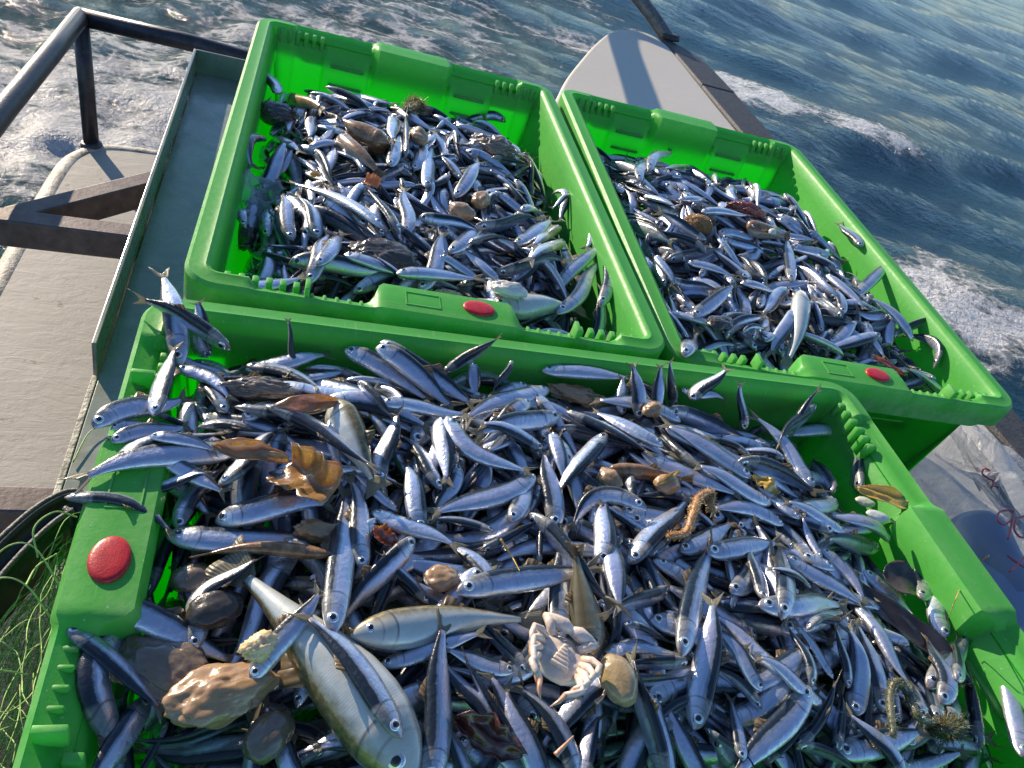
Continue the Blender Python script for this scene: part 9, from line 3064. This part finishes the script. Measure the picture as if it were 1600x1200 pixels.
lump('dark_rock', (0.2353, 0.1583, -0.0209), (.042, .026, .012), R(-10), M_DARKST, 'dark wet rock showing between sprats at the front of the tray side crate', 'stone', 26, .3, rough=.1, short='dark wet rock')
lump('dark_rock', (0.0741, 0.2621, -0.0851), (.018, .028, .016), R(0), M_DARKST, 'dark green stone against the left wall of the tray side crate', 'stone', 27, .15, short='dark green stone')
fuzzy('green_tuft', [(0.2897, 0.5976, -0.0191), (0.3108, 0.6604, -0.0304), (0.3248, 0.6549, -0.0362)], .007, M_OLIVE, 'bushy olive green weed tuft against the back wall of the tray side crate', 'seaweed', .010, 900, 'bushy green tuft')
lump('squid', (0.3733, 0.1035, -0.0062), (.022, .011, .009), R(-10), M_PALE, 'pale pinkish squid body at the front right of the tray side crate', 'squid', 28, .25, rough=.05, short='pale squid')
def roe(pos):
    root = empty('roe_cluster', pos)
    tag(root, 'crumbly pale yellow roe cluster behind the front rim of the tray side crate', 'roe')
    note(root, pos, 'yellow roe cluster')
    bm = bmesh.new(); bmesh.ops.create_icosphere(bm, subdivisions=3, radius=1)
    for v in bm.verts: v.co = Vector((v.co.x * .017, v.co.y * .007, v.co.z * .006)) * (1 + .3 * mnoise.noise(v.co * 2))
    bm_obj('core', bm, M_CRYS, root, True)
    bm = bmesh.new()
    for k in range(260):
        d = Vector((random.gauss(0, 1), random.gauss(0, 1), abs(random.gauss(0, 1)))).normalized()
        c = Vector((d.x * .0175, d.y * .0075, d.z * .0065)) * random.uniform(.9, 1.1)
        bmesh.ops.create_icosphere(bm, subdivisions=1, radius=random.uniform(.0009, .0017), matrix=Matrix.Translation(c))
    g = bm_obj('grains', bm, M_CRYS, root, True); g['kind'] = 'stuff'
roe((0.3066, 0.1093, -0.0322))

# crate nearest the sea
def fuzzball(pos):
    root = empty('fuzzy_clump', pos)
    tag(root, 'round brown fuzzy clump on the sprats of the crate nearest the sea', 'weed clump')
    note(root, pos, 'brown fuzzy clump')
    bm = bmesh.new(); bmesh.ops.create_icosphere(bm, subdivisions=3, radius=1)
    for v in bm.verts: v.co = Vector((v.co.x * .021, v.co.y * .015, v.co.z * .012)) * (1 + .3 * mnoise.noise(v.co * 1.5))
    bm_obj('core', bm, M_FUZZ, root, True)
    paths = []
    for k in range(1500):
        d = Vector((random.gauss(0, 1), random.gauss(0, 1), random.gauss(.3, 1))).normalized()
        c = Vector((d.x * .019, d.y * .013, d.z * .011)); t = d.cross(Vector((random.gauss(0, 1), random.gauss(0, 1), random.gauss(0, 1)))).normalized()
        paths.append(([c, c + d * .0045 + t * .004, c + d * .003 + t * .010], [.0004, .00035, .00015]))
    V, F = tube_mesh(paths, 0, 3, False)
    o = mesh_obj('fringe', V, F, M_FUZZ, root); o['kind'] = 'stuff'
fuzzball((0.7306, 0.3631, -0.0068))
lump('red_weed', (0.8644, 0.4558, -0.0067), (.026, .011, .009), R(-20), M_REDK, 'dark red crumpled weed right of the brown fuzzy clump', 'seaweed', 31, .5, rough=.25, short='dark red crumpled weed')
lump('shell', (0.8736, 0.3786, -0.0006), (.009, .006, .005), R(40), M_SHELL, 'small white shell near the dark red weed in the crate nearest the sea', 'shell', 32, .1, short='small white shell')
lump('brown_lump', (0.6700, 0.1117, -0.0152), (.022, .014, .008), R(20), M_DARKST, 'dark olive stone half hidden in the middle of the crate nearest the sea', 'stone', 33, .2)
sheet('red_weed', (0.9341, 0.0802, -0.0214), .05, .010, R(-50), M_REDK, 'narrow dark red weed strip at the front right of the crate nearest the sea', 'seaweed', 34, .3, .1, (R(15), 0), 'leaf', 'narrow red weed strip', .3)

# clear film scrap in the tray side crate
def mat_film(name='clear_film', tint=(0.75, 0.80, 0.85)):
    m = NT(name)
    v = m.coord()
    m.set(Base_Color=(0.42, 0.44, 0.47), Roughness=0.14, Normal=m.bump(m.noise(v, 16, 6, 0.65, 1.2), 0.9, 0.02), IOR=1.5)
    tp = m.n('ShaderNodeBsdfTransparent'); tp.inputs['Color'].default_value = (0.93, 0.95, 0.97, 1)
    lw = m.n('ShaderNodeLayerWeight'); lw.inputs['Blend'].default_value = 0.35
    fac = m.math('MULTIPLY_ADD', lw.outputs['Facing'], -0.60, 0.80)
    mx = m.n('ShaderNodeMixShader'); m.l(fac, mx.inputs[0])
    m.l(m.b.outputs[0], mx.inputs[1]); m.l(tp.outputs[0], mx.inputs[2]); m.l(mx.outputs[0], m.out.inputs['Surface'])
    return m.m
M_FILM = mat_film()
sheet('clear_film', (0.0860, 0.3076, -0.0486), .085, .05, R(70), M_FILM, 'crumpled clear plastic scrap over sprats at the left wall of the tray side crate', 'plastic scrap', 41, .5, .3, (R(12), 0), 'round', 'clear plastic scrap', .2)

# ------------------------------------------------------------------ plastic bag with writing, on the deck
def bag():
    org = Vector((1.47, .20, DZ))
    root = empty('plastic_bag', org)
    tag(root, 'clear crumpled plastic bag with red handwriting and a blue cylinder inside', 'plastic bag')
    nu, nv = 56, 44
    V = []; F = []
    prof = [(0, 0), (.35, .0), (.8, .03), (1, .25), (.96, .5), (.8, .78), (.5, .97), (0, 1)]
    for i in range(nv):
        f = i / (nv - 1)
        k = f * (len(prof) - 1); a = int(min(k, len(prof) - 2)); t = k - a
        rr = prof[a][0] * (1 - t) + prof[a + 1][0] * t; zz = prof[a][1] * (1 - t) + prof[a + 1][1] * t
        for j in range(nu):
            an = 2 * math.pi * j / nu
            n = mnoise.noise(Vector((math.cos(an) * 1.2, math.sin(an) * 1.2, f * 2.4)))
            n2 = mnoise.noise(Vector((math.cos(an) * 3.5, math.sin(an) * 3.5, f * 6 + 5)))
            n3 = abs(mnoise.noise(Vector((math.cos(an) * 7, math.sin(an) * 7, f * 9 + 9))))
            s = 1 + .25 * n + .12 * n2 - .10 * n3
            x = rr * math.cos(an) * .19 * s; y = rr * math.sin(an) * .40 * s
            z = .004 + zz * (.17 + .05 * n + .03 * n2 - .02 * n3)
            V.append((x, y - .02, max(.003, z)))
    for i in range(nv - 1):
        for j in range(nu):
            F.append((i * nu + j, i * nu + (j + 1) % nu, (i + 1) * nu + (j + 1) % nu, (i + 1) * nu + j))
    me = bpy.data.meshes.new('film'); me.from_pydata(V, [], F); me.materials.append(M_FILM); smooth(me)
    link('film', me, root)
    # blue cylinder lying inside
    m = NT('blue_roll'); v = m.coord()
    m.set(Base_Color=m.mix(m.noise(v, 8, 3), (0.16, 0.22, 0.40), (0.24, 0.31, 0.48)), Roughness=0.35)
    a = Vector((1.4732, 0.1367, -0.4200)) - org; b = Vector((1.3849, -0.1179, -0.4200)) - org
    d = (b - a).normalized()
    tube('cylinder', [a, a + d * .004, a + d * .02, b], [.050, .056, .058, .058], m.m, root, 28)
    # paper label inside with red handwriting
    def strokes(name, sets):
        paths = []
        for pts in sets:
            paths.append((catmull([Vector(p) - org for p in pts], 6), .0019))
        for q, r_ in paths:
            V, F = tube_mesh([(q, r_)], .0026, 6)
            mesh_obj(name, V, F, mr, root)
    mr = NT('red_marker').set(Base_Color=(0.42, 0.06, 0.08), Roughness=0.5)
    strokes('pen_stroke', [
        [(1.4540, 0.1855, -0.3050), (1.4424, 0.1893, -0.3050), (1.4259, 0.1748, -0.3050), (1.4320, 0.1625, -0.3050), (1.4385, 0.1566, -0.3050), (1.4196, 0.1393, -0.3050)],
        [(1.4254, 0.1445, -0.3050), (1.4398, 0.1425, -0.3050)],
        [(1.4163, 0.0859, -0.3050), (1.3911, 0.0799, -0.3050), (1.3695, 0.0612, -0.3050), (1.3755, 0.0502, -0.3050), (1.4049, 0.0633, -0.3050), (1.4255, 0.0821, -0.3050), (1.4163, 0.0859, -0.3050)],
        [(1.4215, 0.0774, -0.3050), (1.3921, 0.0483, -0.3050), (1.3597, 0.0188, -0.3050)],
        [(1.4456, 0.0746, -0.3050), (1.4179, 0.0641, -0.3050), (1.3926, 0.0399, -0.3050), (1.3950, 0.0233, -0.3050), (1.4243, 0.0360, -0.3050), (1.4501, 0.0617, -0.3050), (1.4456, 0.0746, -0.3050)],
        [(1.3278, -0.0173, -0.3050), (1.3381, -0.0324, -0.3050), (1.3505, -0.0447, -0.3050)],
        [(1.3756, -0.0127, -0.3050), (1.3411, -0.0323, -0.3050), (1.3060, -0.0500, -0.3050)]])
bag()

# ------------------------------------------------------------------ tub of green netting at the left
def tub():
    org = Vector((-.07, -.33, -.16))
    root = empty('black_tub', org)
    tag(root, 'worn black rubber tub holding green netting at the left of the nearest crate', 'tub')
    path = catmull([(-.120, -.62, 0), (-.108, -.46, 0), (-.088, -.335, 0), (-.066, -.265, 0), (-.047, -.222, 0), (-.030, -.200, 0), (-.018, -.197, 0), (-.010, -.205, 0)], 8)
    V = []; F = []
    prof = [(-.006, -.047), (-.006, .0), (-.004, .003), (.0, .0035), (.002, .001), (.003, -.004), (.006, -.0045), (.010, -.004), (.012, -.001), (.014, .001), (.016, .0), (.017, -.004), (.017, -.047)]
    n = len(path)
    for i, p in enumerate(path):
        t = (path[min(i + 1, n - 1)] - path[max(i - 1, 0)]).normalized()
        nr = Vector((t.y, -t.x, 0))
        for d, z in prof:
            V.append(p + nr * d + Vector((0, 0, -.060 + z)) - org)
    K = len(prof)
    for i in range(n - 1):
        for k in range(K - 1):
            F.append((i * K + k, i * K + k + 1, (i + 1) * K + k + 1, (i + 1) * K + k))
        F.append((i * K, (i + 1) * K, (i + 1) * K + K - 1, i * K + K - 1))
    F.append(tuple(reversed(range(K)))); F.append(tuple((n - 1) * K + k for k in range(K)))
    mesh_obj('wall', V, F, M_TUB, root)
    for dd, nm in ((-.0045, 'outer_edge'), (.0155, 'inner_edge')):
        pts = []
        for i, p in enumerate(path):
            t = (path[min(i + 1, n - 1)] - path[max(i - 1, 0)]).normalized(); nr = Vector((t.y, -t.x, 0))
            pts.append(p + nr * dd + Vector((0, 0, -.0578)) - org)
        V, F = tube_mesh([(pts, .0021)], .002, 8)
        mesh_obj(nm, V, F, M_TUBRIM, root)
    b = box_bm(-.14 - org.x, -.006 - org.x, -.62 - org.y, -.20 - org.y, -.2095 - org.z, -.175 - org.z, .003)
    bm_obj('bottom', b, M_TUB, root)
tub()
def net():
    paths = []
    rg = random.Random(3)
    for k in range(420):
        x = rg.uniform(-.050, -.004); y = rg.uniform(-.60, -.212)
        z = -.135 + .075 * (1 - abs(x + .020) / .05) * rg.uniform(.3, 1.05)
        p = Vector((x, y, z)); an = rg.gauss(math.pi / 2, .55) + (math.pi if rg.random() < .5 else 0); pts = []
        for s in range(rg.randint(7, 15)):
            pts.append(p.copy())
            an += rg.gauss(0, .38)
            p = p + Vector((math.cos(an) * .55, math.sin(an), rg.gauss(0, .22))) * .012
            edge = -.006 if p.y < -.21 else -.012
            xl = -.020 - .30 * max(0, -.20 - p.y) if p.y < -.2 else -.014
            p.x = min(edge, max(p.x, max(xl, -.085)))
            p.y = min(p.y, -.200)
            p.z = min(-.045, max(-.17, p.z))
        paths.append((catmull(pts, 2), .0004))
    for c in ([(-.012, -.232, -.04), (-.025, -.236, -.030), (-.035, -.250, -.032), (-.030, -.265, -.045)],
              [(-.012, -.285, -.05), (-.030, -.268, -.030), (-.045, -.268, -.028), (-.060, -.275, -.045), (-.072, -.280, -.060)],
              [(-.012, -.310, -.05), (-.028, -.298, -.030), (-.045, -.296, -.026), (-.070, -.305, -.040)],
              [(-.016, -.350, -.05), (-.034, -.356, -.035), (-.055, -.372, -.030), (-.08, -.375, -.05)],
              [(-.028, -.298, -.030), (-.026, -.280, -.034), (-.018, -.265, -.040)]):
        paths.append((catmull(c, 6), .0007))
    V, F = tube_mesh(paths, .0006, 4, False)
    o = mesh_obj('green_net', V, F, M_NET)
    tag(o, 'tangled bright green fishing net strands piled in the black tub', 'fishing net', kind='stuff')
net()
twig('net_strand', [(-.066, -.03, -.207), (-.060, .010, -.205), (-.050, .022, -.206), (-.044, .030, -.207)], .0008, M_NET, 'single pale green strand lying on the tray floor beside the nearest crate', 'net strand')

# ------------------------------------------------------------------ labels that single out each fish
CRN = ('nearest crate', 'tray side crate', 'crate nearest the sea')
MARKS = {0: [('red badge', (.024, -.300)), ('back left corner', (.05, -.05)), ('back wall', (.36, -.04)), ('back right corner', (.72, -.06)), ('right wall', (.76, -.22))],
         1: [('back left corner', (.09, .76)), ('back wall', (.30, .77)), ('front rim badge', (.33, .06)), ('front left corner', (.08, .08)), ('front right corner', (.52, .10)), ('right wall', (.54, .45)), ('left wall', (.07, .42))],
         2: [('back left corner', (.62, .76)), ('back wall', (.86, .77)), ('right wall', (1.07, .42)), ('front right corner', (1.06, .08)), ('front left corner', (.61, .07)), ('front rim badge', (.88, .06)), ('left wall', (.61, .40))]}
def crate_of(p):
    if p.y < .0: return 0
    return 1 if p.x < .575 else 2
for o, p, sh in THINGS:
    MARKS[crate_of(p)].append((sh, (p.x, p.y)))
camx = (ROT[0][0], ROT[1][0]); nl = math.hypot(*camx); camx = (camx[0] / nl, camx[1] / nl); camy = (-camx[1], camx[0])
def rel(dx, dy):
    u = dx * camx[0] + dy * camx[1]; v = dx * camy[0] + dy * camy[1]
    return u, v
DIRS = ('right', 'upper right', 'top', 'upper left', 'left', 'lower left', 'bottom', 'lower right')
WHERE = ('right of', 'above right of', 'above', 'above left of', 'left of', 'below left of', 'below', 'below right of')
entries = {}
for row, root, mid in FISH_OBJS:
    kind = KIND[row[1]]
    h = (row[3] / 2000, row[4] / 2000); t = (row[5] / 2000, row[6] / 2000)
    L = math.hypot(h[0] - t[0], h[1] - t[1])
    u, v = rel(h[0] - t[0], h[1] - t[1])
    hd = DIRS[int(round(math.atan2(v, u) / (math.pi / 4))) % 8]
    sr = math.sin(math.radians(row[10]))
    look = 'dark backed' if sr > .6 else ('pale bellied' if sr < -.5 else 'silver')
    size = 'long' if L > .100 else ('short' if L < .078 else '')
    if abs(row[7] / 2000) > L * .12: size = 'curved'
    name, mp = min(MARKS[row[0]], key=lambda m: math.hypot(m[1][0] - mid[0], m[1][1] - mid[1]))
    u, v = rel(mid[0] - mp[0], mid[1] - mp[1])
    wh = WHERE[int(round(math.atan2(v, u) / (math.pi / 4))) % 8]
    if kind == 'whiting': look, nm = 'pale', 'whiting'
    elif kind == 'goby': look, nm = 'slim brown', 'goby'
    elif kind == 'pout': look, nm = 'olive brown', 'pout with a large eye'
    else: nm = 'sprat'
    if L > .2: size = 'very big'
    lab = ' '.join(x for x in (size, look, nm) if x) + ', head to %s, %s the %s' % (hd, wh, name)
    if kind != 'x' and name in ('back left corner', 'back wall', 'right wall', 'left wall', 'front left corner', 'front right corner', 'front rim badge', 'red badge', 'back right corner'):
        lab += ', ' + ('near', 'tray side', 'sea side')[row[0]] + ' crate'
    lab = lab if len(lab.split()) <= 14 else lab.replace(' silver ', ' ').replace('long ', '').replace('short ', '')
    entries.setdefault(lab, []).append((math.hypot(mid[0] - mp[0], mid[1] - mp[1]), root, kind))
ORD = ('nearest', 'second nearest', 'third nearest', 'fourth nearest', 'fifth nearest', 'sixth nearest', 'seventh nearest', 'eighth nearest')
USED = set()
for lab, es in entries.items():
    es.sort(key=lambda e: e[0])
    for k, (d, root, kind) in enumerate(es):
        full = lab + ('' if len(es) == 1 else ', ' + ORD[min(k, 7)])
        for cut in ('very ', ' with a large eye', 'short ', 'long ', 'curved ', ' silver', ' in the', ' crate'):
            if len(full.split()) > 16: full = full.replace(cut, '')
        tag(root, full, 'fish', 'sprats heaped in the green crates' if kind == 'sprat' else 'larger and brown fish among the sprats')
        if full in USED: print('DUP', full)
        USED.add(full)
